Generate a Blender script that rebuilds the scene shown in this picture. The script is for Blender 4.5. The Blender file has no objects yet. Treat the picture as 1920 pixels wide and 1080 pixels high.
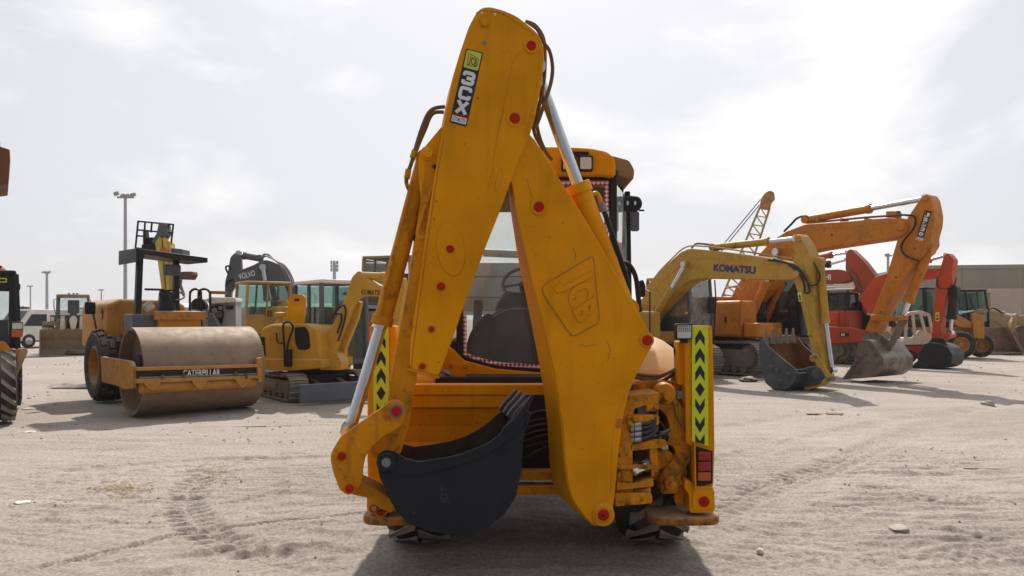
import bpy, bmesh, math, random
import numpy as np
from mathutils import Vector, Matrix
random.seed(7)
R = math.radians
S = bpy.context.scene
COL = S.collection

# ---------------------------------------------------------------- camera, sky, sun, exposure
F, CXP, HY, H = 1423.0, 960.0, 598.0, 1.72      # focal length in photo pixels, principal column, horizon row, eye height
cam_d = bpy.data.cameras.new("camera")
cam_d.sensor_width = 36.0
cam_d.lens = 36.0 * F / 1920.0
cam_d.shift_y = (HY - 540.0) / 1920.0
cam_d.clip_start, cam_d.clip_end = 0.1, 6000.0
cam = bpy.data.objects.new("camera", cam_d)
COL.objects.link(cam)
cam.location = (0, 0, H)
cam.rotation_euler = (R(90), 0, 0)
S.camera = cam

SUN_AZ, SUN_EL = R(1.7), R(48.0)
world = bpy.data.worlds.new("World")
S.world = world
world.use_nodes = True
wn, wl = world.node_tree.nodes, world.node_tree.links
bg = wn["Background"]
bg.inputs["Strength"].default_value = 0.1
sky = wn.new("ShaderNodeTexSky")
sky.sky_type = 'NISHITA'
sky.sun_disc = False
sky.sun_elevation = SUN_EL
sky.sun_rotation = SUN_AZ
sky.air_density, sky.dust_density, sky.ozone_density = 1.0, 3.0, 1.5
tc = wn.new("ShaderNodeTexCoord")
mp = wn.new("ShaderNodeMapping")
mp.inputs["Scale"].default_value = (1.0, 1.0, 2.3)
mp.inputs["Location"].default_value = (3.35, 1.2, 0.35)
wl.new(tc.outputs["Generated"], mp.inputs["Vector"])
nz = wn.new("ShaderNodeTexNoise")
nz.inputs["Scale"].default_value = 2.6
nz.inputs["Detail"].default_value = 9.0
nz.inputs["Roughness"].default_value = 0.52
nz.inputs["Distortion"].default_value = 0.25
wl.new(mp.outputs["Vector"], nz.inputs["Vector"])
cr_ = wn.new("ShaderNodeValToRGB")
cr_.color_ramp.elements[0].position = 0.46
cr_.color_ramp.elements[1].position = 0.585
wl.new(nz.outputs["Fac"], cr_.inputs["Fac"])
# hazy veil: a pale whitish air over the whole sky, thicker near the horizon
sep = wn.new("ShaderNodeSeparateXYZ")
wl.new(tc.outputs["Generated"], sep.inputs["Vector"])
mr = wn.new("ShaderNodeMapRange")
mr.inputs["From Min"].default_value, mr.inputs["From Max"].default_value = 0.0, 0.6
mr.inputs["To Min"].default_value, mr.inputs["To Max"].default_value = 0.92, 0.62
wl.new(sep.outputs["Z"], mr.inputs["Value"])
# the veil and the clouds scatter more light on the sun's side of the sky
dot = wn.new("ShaderNodeVectorMath"); dot.operation = 'DOT_PRODUCT'
dot.inputs[1].default_value = (math.sin(SUN_AZ) * math.cos(SUN_EL), math.cos(SUN_AZ) * math.cos(SUN_EL), math.sin(SUN_EL))
wl.new(tc.outputs["Generated"], dot.inputs[0])
fs = wn.new("ShaderNodeMapRange"); fs.interpolation_type = 'SMOOTHSTEP'
fs.inputs["From Min"].default_value, fs.inputs["From Max"].default_value = -0.7, 1.0
fs.inputs["To Min"].default_value, fs.inputs["To Max"].default_value = 0.34, 1.05
wl.new(dot.outputs["Value"], fs.inputs["Value"])
def lit(col):
    k = wn.new("ShaderNodeVectorMath"); k.operation = 'SCALE'; k.inputs[0].default_value = col
    wl.new(fs.outputs["Result"], k.inputs["Scale"]); return k.outputs["Vector"]
veil = wn.new("ShaderNodeMixRGB")
wl.new(lit((7.75, 7.8, 8.05)), veil.inputs["Color2"])
wl.new(mr.outputs["Result"], veil.inputs["Fac"])
wl.new(sky.outputs["Color"], veil.inputs["Color1"])
cl = wn.new("ShaderNodeMixRGB")
wl.new(lit((9.9, 9.75, 9.75)), cl.inputs["Color2"])
cm = wn.new("ShaderNodeMath"); cm.operation = 'MULTIPLY'; cm.inputs[1].default_value = 0.85
wl.new(cr_.outputs["Color"], cm.inputs[0])
wl.new(cm.outputs[0], cl.inputs["Fac"])
wl.new(veil.outputs["Color"], cl.inputs["Color1"])
wl.new(cl.outputs["Color"], bg.inputs["Color"])

sd = bpy.data.lights.new("sun", 'SUN')
sd.energy = 4.4
sd.angle = R(1.2)
sd.color = (1.0, 0.94, 0.85)
sun = bpy.data.objects.new("sun", sd)
COL.objects.link(sun)
sdir = Vector((math.sin(SUN_AZ) * math.cos(SUN_EL), math.cos(SUN_AZ) * math.cos(SUN_EL), math.sin(SUN_EL)))
sun.location = sdir * 50
sun.rotation_euler = (-sdir).to_track_quat('-Z', 'Y').to_euler()
S.view_settings.view_transform = 'Standard'
S.view_settings.look = 'None'
S.view_settings.exposure = 0.1
S.view_settings.gamma = 1.0
S.view_settings.use_curve_mapping = False
S.render.engine = 'CYCLES'
S.cycles.max_bounces = 8
S.cycles.transparent_max_bounces = 16
S.cycles.use_denoising = True

# ---------------------------------------------------------------- materials
MATS = {}

def nodes_of(name):
    m = bpy.data.materials.new(name)
    m.use_nodes = True
    return m, m.node_tree.nodes, m.node_tree.links, m.node_tree.nodes["Principled BSDF"]

def paint(name, col, rough=0.45, grime=0.3, dust=0.3, metal=0.0, scale=1.0, grimecol=(0.06, 0.035, 0.018), var=0.12, bump=0.1, gthr=0.56, dustcol=(0.40, 0.34, 0.27), spec=0.3, chips=0.0):
    """a weathered coat: slow tone drift, grime blotches and runs, dust lying on what faces up"""
    m, n, l, b = nodes_of(name)
    t = n.new("ShaderNodeTexCoord")
    n1 = n.new("ShaderNodeTexNoise"); n1.inputs["Scale"].default_value = 2.2 * scale; n1.inputs["Detail"].default_value = 5
    l.new(t.outputs["Object"], n1.inputs["Vector"])
    v = n.new("ShaderNodeMapRange"); v.inputs["From Min"].default_value = 0.3; v.inputs["From Max"].default_value = 0.7
    v.inputs["To Min"].default_value = 1 - var; v.inputs["To Max"].default_value = 1 + var
    l.new(n1.outputs["Fac"], v.inputs["Value"])
    mul = n.new("ShaderNodeVectorMath"); mul.operation = 'SCALE'
    mul.inputs[0].default_value = col
    l.new(v.outputs["Result"], mul.inputs["Scale"])
    n2 = n.new("ShaderNodeTexNoise"); n2.inputs["Scale"].default_value = 6.5 * scale; n2.inputs["Detail"].default_value = 10; n2.inputs["Roughness"].default_value = 0.72
    l.new(t.outputs["Object"], n2.inputs["Vector"])
    r2 = n.new("ShaderNodeMapRange"); r2.inputs["From Min"].default_value = gthr; r2.inputs["From Max"].default_value = gthr + 0.16
    r2.inputs["To Min"].default_value = 0; r2.inputs["To Max"].default_value = grime
    l.new(n2.outputs["Fac"], r2.inputs["Value"])
    m3 = n.new("ShaderNodeMapping"); m3.inputs["Scale"].default_value = (14 * scale, 14 * scale, 1.3 * scale)
    l.new(t.outputs["Object"], m3.inputs["Vector"])
    n3 = n.new("ShaderNodeTexNoise"); n3.inputs["Scale"].default_value = 1.0; n3.inputs["Detail"].default_value = 6
    l.new(m3.outputs["Vector"], n3.inputs["Vector"])
    r3 = n.new("ShaderNodeMapRange"); r3.inputs["From Min"].default_value = 0.55; r3.inputs["From Max"].default_value = 0.78
    r3.inputs["To Min"].default_value = 0; r3.inputs["To Max"].default_value = grime * 0.6
    l.new(n3.outputs["Fac"], r3.inputs["Value"])
    ad = n.new("ShaderNodeMath"); ad.operation = 'MAXIMUM'
    l.new(r2.outputs["Result"], ad.inputs[0]); l.new(r3.outputs["Result"], ad.inputs[1])
    mg = n.new("ShaderNodeMixRGB"); mg.inputs["Color2"].default_value = (*grimecol, 1)
    l.new(ad.outputs[0], mg.inputs["Fac"]); l.new(mul.outputs["Vector"], mg.inputs["Color1"])
    if chips:
        n5 = n.new("ShaderNodeTexNoise"); n5.inputs["Scale"].default_value = 30 * scale; n5.inputs["Detail"].default_value = 4; n5.inputs["Roughness"].default_value = 0.6
        l.new(t.outputs["Object"], n5.inputs["Vector"])
        n6 = n.new("ShaderNodeMapRange"); n6.inputs["From Min"].default_value = 0.66; n6.inputs["From Max"].default_value = 0.70; n6.inputs["To Max"].default_value = chips
        l.new(n5.outputs["Fac"], n6.inputs["Value"])
        a2 = n.new("ShaderNodeMath"); a2.operation = 'MAXIMUM'
        l.new(ad.outputs[0], a2.inputs[0]); l.new(n6.outputs["Result"], a2.inputs[1]); l.new(a2.outputs[0], mg.inputs["Fac"])
    ge = n.new("ShaderNodeNewGeometry"); se = n.new("ShaderNodeSeparateXYZ")
    l.new(ge.outputs["Normal"], se.inputs["Vector"])
    rd = n.new("ShaderNodeMapRange"); rd.inputs["From Min"].default_value = 0.15; rd.inputs["From Max"].default_value = 0.95
    rd.inputs["To Min"].default_value = dust * 0.02; rd.inputs["To Max"].default_value = dust
    l.new(se.outputs["Z"], rd.inputs["Value"])
    dm = n.new("ShaderNodeMath"); dm.operation = 'MULTIPLY'
    n4 = n.new("ShaderNodeMapRange"); n4.inputs["From Min"].default_value = 0.3; n4.inputs["From Max"].default_value = 0.62; n4.inputs["To Min"].default_value = 0.45; n4.inputs["To Max"].default_value = 1.25
    l.new(n1.outputs["Fac"], n4.inputs["Value"])
    l.new(rd.outputs["Result"], dm.inputs[0]); l.new(n4.outputs["Result"], dm.inputs[1])
    md = n.new("ShaderNodeMixRGB"); md.inputs["Color2"].default_value = (*dustcol, 1)
    l.new(dm.outputs[0], md.inputs["Fac"]); l.new(mg.outputs["Color"], md.inputs["Color1"])
    l.new(md.outputs["Color"], b.inputs["Base Color"])
    rr = n.new("ShaderNodeMapRange"); rr.inputs["From Min"].default_value = 0.25; rr.inputs["From Max"].default_value = 0.75
    rr.inputs["To Min"].default_value = max(0.05, rough - 0.1); rr.inputs["To Max"].default_value = min(1, rough + 0.2)
    l.new(n2.outputs["Fac"], rr.inputs["Value"])
    l.new(rr.outputs["Result"], b.inputs["Roughness"])
    b.inputs["Metallic"].default_value = metal
    b.inputs["Specular IOR Level"].default_value = spec
    if bump:
        bp = n.new("ShaderNodeBump"); bp.inputs["Strength"].default_value = bump; bp.inputs["Distance"].default_value = 0.01
        l.new(n2.outputs["Fac"], bp.inputs["Height"]); l.new(bp.outputs["Normal"], b.inputs["Normal"])
    MATS[name] = m
    return m

def plain(name, col, rough=0.5, metal=0.0, spec=0.5):
    m, n, l, b = nodes_of(name)
    t = n.new("ShaderNodeTexCoord")
    n1 = n.new("ShaderNodeTexNoise"); n1.inputs["Scale"].default_value = 7; n1.inputs["Detail"].default_value = 6
    l.new(t.outputs["Object"], n1.inputs["Vector"])
    v = n.new("ShaderNodeMapRange"); v.inputs["To Min"].default_value = 0.8; v.inputs["To Max"].default_value = 1.2
    l.new(n1.outputs["Fac"], v.inputs["Value"])
    mul = n.new("ShaderNodeVectorMath"); mul.operation = 'SCALE'; mul.inputs[0].default_value = col
    l.new(v.outputs["Result"], mul.inputs["Scale"]); l.new(mul.outputs["Vector"], b.inputs["Base Color"])
    b.inputs["Roughness"].default_value = rough
    b.inputs["Metallic"].default_value = metal
    b.inputs["Specular IOR Level"].default_value = spec
    MATS[name] = m
    return m

def glass(name, tint=(0.75, 0.82, 0.82), dirt=0.1, dirtcol=(0.45, 0.42, 0.38), refl=1.0):
    m, n, l, b = nodes_of(name)
    out = n["Material Output"]; n.remove(b)
    tr = n.new("ShaderNodeBsdfTransparent"); tr.inputs["Color"].default_value = (*tint, 1)
    gl = n.new("ShaderNodeBsdfGlossy"); gl.inputs["Roughness"].default_value = 0.03
    fr = n.new("ShaderNodeFresnel"); fr.inputs["IOR"].default_value = 1.5
    fm = n.new("ShaderNodeMath"); fm.operation = 'MULTIPLY'; fm.inputs[1].default_value = refl
    l.new(fr.outputs["Fac"], fm.inputs[0])
    mx = n.new("ShaderNodeMixShader"); l.new(fm.outputs[0], mx.inputs["Fac"])
    l.new(tr.outputs["BSDF"], mx.inputs[1]); l.new(gl.outputs["BSDF"], mx.inputs[2])
    df = n.new("ShaderNodeBsdfDiffuse"); df.inputs["Color"].default_value = (*dirtcol, 1)
    t = n.new("ShaderNodeTexCoord"); nn = n.new("ShaderNodeTexNoise"); nn.inputs["Scale"].default_value = 5; nn.inputs["Detail"].default_value = 8
    l.new(t.outputs["Object"], nn.inputs["Vector"])
    rg = n.new("ShaderNodeMapRange"); rg.inputs["From Min"].default_value = 0.3; rg.inputs["From Max"].default_value = 0.7
    rg.inputs["To Min"].default_value = dirt * 0.4; rg.inputs["To Max"].default_value = dirt * 1.4
    l.new(nn.outputs["Fac"], rg.inputs["Value"])
    m2 = n.new("ShaderNodeMixShader"); l.new(rg.outputs["Result"], m2.inputs["Fac"])
    l.new(mx.outputs["Shader"], m2.inputs[1]); l.new(df.outputs["BSDF"], m2.inputs[2])
    l.new(m2.outputs["Shader"], out.inputs["Surface"])
    MATS[name] = m
    return m

YEL = paint("yellow_paint", (0.72, 0.28, 0.001), 0.45, 0.42, 0.2, gthr=0.62, var=0.17, spec=0.10, chips=0.55, grimecol=(0.16, 0.06, 0.008))
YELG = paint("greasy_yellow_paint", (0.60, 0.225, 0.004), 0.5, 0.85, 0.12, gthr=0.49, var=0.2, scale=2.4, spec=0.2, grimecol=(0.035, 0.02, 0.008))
YELW = paint("worn_yellow_paint", (0.60, 0.225, 0.003), 0.5, 0.75, 0.3, gthr=0.52, var=0.18, scale=1.6, spec=0.12, chips=0.7, grimecol=(0.10, 0.045, 0.015))
YELD = paint("dusty_yellow_paint", (0.60, 0.27, 0.03), 0.5, 0.3, 0.85, gthr=0.55, dustcol=(0.50, 0.36, 0.20))
OLIVE = paint("mustard_paint", (0.45, 0.252, 0.026), 0.5, 0.5, 0.35, gthr=0.53, scale=.7, chips=.5)
ORANGE = paint("orange_paint", (0.53, 0.175, 0.006), 0.45, 0.6, 0.3, gthr=0.53, scale=.7, chips=.5)
ORANGE2 = paint("bright_orange_paint", (0.55, 0.16, 0.009), 0.45, 0.5, 0.35, gthr=0.54, scale=.6)
EMBL = plain("grimy_yellow_line", (0.40, 0.145, 0.004), 0.6)
RED = paint("red_paint", (0.40, 0.042, 0.010), 0.42, 0.25, 0.3, gthr=0.58)
REDF = paint("faded_red_paint", (0.36, 0.06, 0.022), 0.6, 0.5, 0.45, gthr=0.52, scale=.6, grimecol=(.20,.10,.06))
REDO = paint("orange_red_paint", (0.46, 0.052, 0.008), 0.4, 0.2, 0.2, gthr=0.6)
CATY = paint("ochre_paint", (0.46, 0.205, 0.030), 0.55, 0.6, 0.6, gthr=0.53)
KOMY = paint("mini_digger_paint", (0.56, 0.28, 0.022), 0.45, 0.3, 0.45, gthr=0.58)
VOLY = paint("faded_yellow_paint", (0.46, 0.25, 0.05), 0.5, 0.35, 0.5, gthr=0.56)
TAN = paint("tan_dusty_paint", (0.36, 0.24, 0.11), 0.7, 0.4, 0.7, gthr=0.53)
GREY = paint("dark_grey_paint", (0.105, 0.115, 0.13), 0.5, 0.25, 0.45, gthr=0.58)
GREYL = paint("light_grey_paint", (0.33, 0.33, 0.33), 0.5, 0.4, 0.5)
NAVY = paint("blue_black_paint", (0.0095, 0.0108, 0.0155), 0.5, 0.2, 0.10, gthr=0.55, grimecol=(0.042, 0.042, 0.046), spec=0.35, scale=1.5)
BLACK = paint("black_paint", (0.012, 0.013, 0.015), 0.45, 0.3, 0.2, grimecol=(0.06, 0.05, 0.04))
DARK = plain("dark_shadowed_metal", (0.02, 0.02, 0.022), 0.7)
RUST = paint("rusty_steel", (0.15, 0.085, 0.055), 0.75, 0.6, 0.5, gthr=0.48, grimecol=(0.04, 0.028, 0.022), var=0.3, bump=0.3)
STEEL = paint("worn_bucket_steel", (0.19, 0.155, 0.135), 0.4, 0.75, 0.6, metal=0.45, scale=.8, gthr=0.48, grimecol=(0.075, 0.04, 0.025), var=0.3, bump=0.3)
SLATE = paint("slate_bucket_paint", (0.055, 0.06, 0.07), 0.5, 0.5, 0.5, gthr=0.52, grimecol=(0.14, 0.10, 0.07), bump=0.3)
DRUM = paint("rolled_drum_steel", (0.25, 0.17, 0.118), 0.62, 0.5, 0.3, metal=0.15, gthr=0.52, grimecol=(0.13, 0.08, 0.05), var=0.16)
CHROME = plain("chrome", (0.62, 0.64, 0.68), 0.16, 1.0)
RAIL = paint("grey_steel", (0.20, 0.20, 0.20), 0.5, 0.3, 0.4)
LINING = paint("muddy_bucket_inside", (0.065, 0.042, 0.032), 0.8, 0.6, 0.35, gthr=0.48, grimecol=(.03,.024,.02), var=.3, bump=.3)
RUBBER = paint("tyre_rubber", (0.022, 0.021, 0.020), 0.75, 0.5, 0.55, grimecol=(0.16, 0.135, 0.11), gthr=0.5, bump=0.2)
RUBBERD = paint("dusty_tyre_rubber", (0.05, 0.045, 0.04), 0.85, 0.8, 0.9, grimecol=(0.30, 0.25, 0.20), gthr=0.44, bump=0.2)
TREADD = paint("sand_caked_rubber", (0.24, 0.21, 0.175), 0.9, 0.5, 0.6, grimecol=(0.10, 0.085, 0.07), gthr=0.5)
TRACK = paint("dusty_track_steel", (0.19, 0.16, 0.13), 0.7, 0.5, 0.8, grimecol=(0.07, 0.055, 0.045), gthr=0.5)
HOSE = paint("black_hose", (0.014, 0.014, 0.016), 0.5, 0.3, 0.35, grimecol=(0.1, 0.08, 0.06))
HOSET = paint("dusty_hose", (0.16, 0.095, 0.035), 0.7, 0.4, 0.4)
REDCAP = paint("red_cap", (0.46, 0.014, 0.008), 0.5, 0.6, 0.1, scale=5, gthr=.52, spec=.1, grimecol=(.10,.03,.015))
WHITE = paint("white_paint", (0.72, 0.70, 0.66), 0.5, 0.3, 0.4, grimecol=(0.3, 0.25, 0.2))
CREAM = paint("cream_paint", (0.62, 0.56, 0.46), 0.55, 0.35, 0.4, grimecol=(0.25, 0.18, 0.12))
BLUE = paint("blue_car_paint", (0.03, 0.11, 0.34), 0.3, 0.15, 0.3)
SEAT = plain("navy_seat_vinyl", (0.04, 0.048, 0.075), 0.45)
ROOFD = paint("dusty_roof", (0.26, 0.15, 0.06), 0.6, 0.3, 0.5)
LIME = plain("fluorescent_yellow", (0.60, 0.68, 0.012), 0.4)
LOGOY = plain("logo_yellow", (0.62, 0.60, 0.06), 0.4)
PRINTB = plain("print_black", (0.012, 0.012, 0.016), 0.45)
PRINTN = plain("print_navy", (0.02, 0.022, 0.10), 0.45)
PRINTW = plain("print_white", (0.72, 0.72, 0.72), 0.45)
PRINTG = plain("print_grey", (0.24, 0.16, 0.07), 0.6)
LENS = plain("lamp_lens", (0.55, 0.54, 0.48), 0.15)
LENSR = plain("red_lens", (0.30, 0.012, 0.010), 0.2)
LENSO = plain("orange_lens", (0.45, 0.09, 0.008), 0.2)
GLASS = glass("clear_glass", (0.85, 0.9, 0.89), 0.10)
GLASSG = glass("green_glass", (0.45, 0.62, 0.58), 0.16, (0.25, 0.33, 0.31))
GLASSD = glass("dark_glass", (0.25, 0.32, 0.32), 0.12, (0.16, 0.18, 0.18))
GLASSW = glass("dusty_sky_white_glass", (0.6, 0.66, 0.66), 0.4, (0.5, 0.5, 0.48))
MIRR = plain("mirror_glass", (0.7, 0.72, 0.74), 0.05, 1.0)
WOOD = paint("old_wood", (0.20, 0.13, 0.075), 0.8, 0.4, 0.4)
CONC = plain("grey_concrete", (0.30, 0.29, 0.28), 0.85)
POLE = plain("galvanised_pole", (0.42, 0.43, 0.44), 0.5, 0.3)
BOOMY = paint("pale_yellow_paint", (0.55, 0.42, 0.10), 0.5, 0.3, 0.3)
LEAF = paint("dull_leaf", (0.05, 0.06, 0.03), 0.8, 0.2, 0.2)

# ---------------------------------------------------------------- geometry helpers
def at(px, py, Y):
    return Vector(((px - CXP) / F * Y, Y, H + (HY - py) / F * Y))

def gnd(px, py):
    Y = H * F / (py - HY)
    return Vector(((px - CXP) / F * Y, Y, 0))

class PL:
    """an upright plane through a measured spot, turned by yaw; outlines measured in the photo are laid on it at true size"""
    def __init__(s, px, Y, yaw=0.0):
        s.O = Vector(((px - CXP) / F * Y, Y, 0))
        a = R(yaw)
        s.u = Vector((math.cos(a), math.sin(a), 0))
        s.n = Vector((-math.sin(a), math.cos(a), 0))
        s.C = Vector((0, 0, H))
    def W(s, px, py, d=0.0):
        r = Vector(((px - CXP) / F, 1, (HY - py) / F))
        t = ((s.O - s.C).dot(s.n) + d) / r.dot(s.n)
        return s.C + r * t
    def scale(s, px, d=0.0):
        return s.W(px, HY, d).y / F

def crv(pts, closed=False, k=4):
    """Catmull-Rom through points"""
    P = [Vector(p) for p in pts]; n = len(P); out = []
    rng = range(n) if closed else range(n - 1)
    for i in rng:
        p0 = P[(i - 1) % n] if closed or i > 0 else P[0]
        p1 = P[i]; p2 = P[(i + 1) % n]
        p3 = P[(i + 2) % n] if closed or i + 2 < n else P[-1]
        for j in range(k):
            t = j / k
            out.append(0.5 * ((2 * p1) + (p2 - p0) * t + (2 * p0 - 5 * p1 + 4 * p2 - p3) * t * t + (3 * p1 - p0 - 3 * p2 + p3) * t ** 3))
    if not closed: out.append(P[-1])
    return out

def fil(pts, r, k=4):
    """fillet every corner of a closed 2-D outline"""
    P = [Vector(p) for p in pts]; n = len(P); out = []
    for i in range(n):
        a, b, c = P[i - 1], P[i], P[(i + 1) % n]
        da, dc = (a - b), (c - b)
        q = min(r, da.length * 0.45, dc.length * 0.45)
        s, e = b + da.normalized() * q, b + dc.normalized() * q
        for j in range(k + 1):
            t = j / k
            out.append(s * (1 - t) ** 2 + b * 2 * t * (1 - t) + e * t * t)
    return out

def rect(x0, y0, x1, y1):
    return [(x0, y0), (x1, y0), (x1, y1), (x0, y1)]

def basis(ax):
    ax = ax.normalized()
    t = Vector((0, 0, 1)) if abs(ax.z) < 0.9 else Vector((1, 0, 0))
    e1 = ax.cross(t).normalized(); e2 = ax.cross(e1).normalized()
    return ax, e1, e2

class MB:
    def __init__(s): s.v = []; s.f = []
    def add(s, vs, fs):
        o = len(s.v); s.v += [Vector(p) for p in vs]; s.f += [[i + o for i in q] for q in fs]; return s
    def prism(s, pts, vec):
        n = len(pts); b = [p + vec for p in pts]
        fs = [list(range(n)), [n + i for i in reversed(range(n))]] + [[i, (i + 1) % n, n + (i + 1) % n, n + i] for i in range(n)]
        return s.add(list(pts) + b, fs)
    def poly(s, P, pts, d0, d1):
        return s.prism([P.W(p[0], p[1], d0) for p in pts], P.n * (d1 - d0))
    def sheet(s, pts): return s.add(pts, [list(range(len(pts)))])
    def box(s, c, sx, sy, sz, yaw=0.0, M=None):
        c = Vector(c)
        M = M or Matrix.Rotation(yaw, 3, 'Z')
        vs = [c + M @ Vector((x * sx / 2, y * sy / 2, z * sz / 2)) for x in (-1, 1) for y in (-1, 1) for z in (-1, 1)]
        return s.add(vs, [[0, 1, 3, 2], [4, 6, 7, 5], [0, 4, 5, 1], [2, 3, 7, 6], [0, 2, 6, 4], [1, 5, 7, 3]])
    def bar(s, p0, p1, w, h, up=None):
        p0, p1 = Vector(p0), Vector(p1); ax = (p1 - p0).normalized()
        up = Vector(up) if up is not None else (Vector((0, 0, 1)) if abs(ax.z) < 0.95 else Vector((0, 1, 0)))
        e1 = ax.cross(up).normalized(); e2 = e1.cross(ax).normalized()
        q = [p0 + e1 * a * w / 2 + e2 * b * h / 2 for a, b in ((-1, -1), (1, -1), (1, 1), (-1, 1))]
        return s.prism(q, p1 - p0)
    def cyl(s, p0, p1, r0, r1=None, n=16):
        p0, p1 = Vector(p0), Vector(p1); r1 = r0 if r1 is None else r1
        _, a, b = basis(p1 - p0)
        c = [(math.cos(2 * math.pi * i / n), math.sin(2 * math.pi * i / n)) for i in range(n)]
        vs = [p0 + (a * x + b * y) * r0 for x, y in c] + [p1 + (a * x + b * y) * r1 for x, y in c]
        return s.add(vs, [[i, (i + 1) % n, n + (i + 1) % n, n + i] for i in range(n)] + [list(reversed(range(n))), [n + i for i in range(n)]])
    def tube(s, pts, r, n=8, closed=False):
        P = [Vector(p) for p in pts]; m = len(P); vs = []; fs = []; e1 = None
        for i in range(m):
            a = P[(i - 1) % m] if closed or i > 0 else P[0]
            c = P[(i + 1) % m] if closed or i < m - 1 else P[-1]
            t = (c - a).normalized()
            if e1 is None: _, e1, e2 = basis(t)
            else:
                e1 = (e1 - t * e1.dot(t)).normalized(); e2 = t.cross(e1)
            rr = r[i] if isinstance(r, (list, tuple)) else r
            vs += [P[i] + (e1 * math.cos(2 * math.pi * j / n) + e2 * math.sin(2 * math.pi * j / n)) * rr for j in range(n)]
        for i in range(m if closed else m - 1):
            k = (i + 1) % m
            fs += [[i * n + j, i * n + (j + 1) % n, k * n + (j + 1) % n, k * n + j] for j in range(n)]
        if not closed: fs += [list(reversed(range(n))), [(m - 1) * n + j for j in range(n)]]
        return s.add(vs, fs)
    def lathe(s, prof, p, ax, n=32, closed=False):
        """prof: (radius, distance along axis)"""
        p = Vector(p); ax, a, b = basis(Vector(ax)); m = len(prof); vs = []; fs = []
        for r, h in prof:
            vs += [p + ax * h + (a * math.cos(2 * math.pi * j / n) + b * math.sin(2 * math.pi * j / n)) * r for j in range(n)]
        for i in range(m if closed else m - 1):
            k = (i + 1) % m
            fs += [[i * n + j, i * n + (j + 1) % n, k * n + (j + 1) % n, k * n + j] for j in range(n)]
        return s.add(vs, fs)
    def build(s, name, mat, root=None, bevel=0.0, smooth=True, kind=None, seg=2, weld=False):
        me = bpy.data.meshes.new(name)
        if root is not None and root.parent is not None and root.parent.parent is not None: root = root.parent
        o0 = Vector((0, 0, 0)); q_ = root
        while q_ is not None: o0 += q_.matrix_basis.translation; q_ = q_.parent
        me.from_pydata([tuple(v - o0) for v in s.v], [], s.f)
        bm = bmesh.new(); bm.from_mesh(me)
        if weld: bmesh.ops.remove_doubles(bm, verts=bm.verts, dist=0.0005)
        bmesh.ops.recalc_face_normals(bm, faces=bm.faces)
        bm.to_mesh(me); bm.free()
        me.materials.append(mat)
        if smooth:
            me.shade_smooth(); me.set_sharp_from_angle(angle=R(32))
        o = bpy.data.objects.new(name, me)
        COL.objects.link(o)
        if root is not None: o.parent = root
        if kind: o["kind"] = kind
        if bevel:
            b = o.modifiers.new("edge", 'BEVEL'); b.width = bevel; b.segments = seg; b.limit_method = 'ANGLE'; b.angle_limit = R(40)
            b.harden_normals = False; b.use_clamp_overlap = True
        return o

def thing(name, label, cat, loc, group=None):
    o = bpy.data.objects.new(name, None)
    o.empty_display_size = 0.2
    COL.objects.link(o)
    o.location = loc
    o.matrix_basis = Matrix.Translation(Vector(loc))
    o["label"] = label; o["category"] = cat
    if group: o["group"] = group
    return o

def tag(o, label, cat, group=None):
    o["label"] = label; o["category"] = cat
    if group: o["group"] = group
    return o

def struct(o): o["kind"] = "structure"; return o

def ram(root, P, a, b, c, rb, rr, d, mat, rodmat=None, name="hydraulic_cylinder", collar=True):
    """barrel from a to b, bright rod on to c"""
    A, B, C_ = P.W(*a, d), P.W(*b, d), P.W(*c, d)
    m = MB().cyl(A, B, rb, n=20)
    if collar: m.cyl(B - (B - A).normalized() * rb * 0.8, B + (B - A).normalized() * 0.012, rb * 1.18, n=20)
    m.cyl(A - P.n * rb * 1.1, A + P.n * rb * 1.1, rb * 1.05, n=16)
    o = m.build(name, mat, root, 0.004)
    k = MB().cyl(B, C_, rr, n=20)
    k.cyl(C_ - P.n * rb * 0.9, C_ + P.n * rb * 0.9, rr * 1.5, n=16)
    k.build("rod", rodmat or CHROME, o)
    return o

def pin(root, P, px, py, d, r, mat, name="pin", depth=0.03, ring=None, ringmat=None):
    c = P.W(px, py, d)
    m = MB().lathe([(0.0001, -depth), (r * 0.82, -depth), (r, -depth * 0.7), (r, 0.0), (0.0001, 0.0)], c, P.n, 20)
    o = m.build(name, mat, root)
    if ring:
        k = MB().lathe([(r * 1.02, -depth * 0.45), (ring * 0.94, -depth * 0.45), (ring, -depth * 0.2), (ring, 0.001), (r * 1.02, 0.001)], c, P.n, 24, True)
        k.build("collar", ringmat or YEL, o)
    return o

def hose(root, pts, r, mat, name="hose", k=5):
    return MB().tube(crv(pts, False, k), r, 8).build(name, mat, root)

_txt = {}
def text_mesh(s, bold=0.0):
    key = (s, bold)
    if key not in _txt:
        c = bpy.data.curves.new("glyphs", 'FONT'); c.body = s; c.size = 1; c.offset = bold; c.resolution_u = 3
        o = bpy.data.objects.new("glyphs", c); COL.objects.link(o)
        bpy.context.view_layer.update()
        me = bpy.data.meshes.new_from_object(o)
        vs = [v.co.copy() for v in me.vertices]; fs = [list(p.vertices) for p in me.polygons]
        bpy.data.objects.remove(o); bpy.data.curves.remove(c); bpy.data.meshes.remove(me)
        x0 = min(v.x for v in vs); x1 = max(v.x for v in vs); y0 = min(v.y for v in vs); y1 = max(v.y for v in vs)
        _txt[key] = ([((v.x - x0) / (x1 - x0), (y1 - v.y) / (y1 - y0)) for v in vs], fs)
    return _txt[key]

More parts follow.
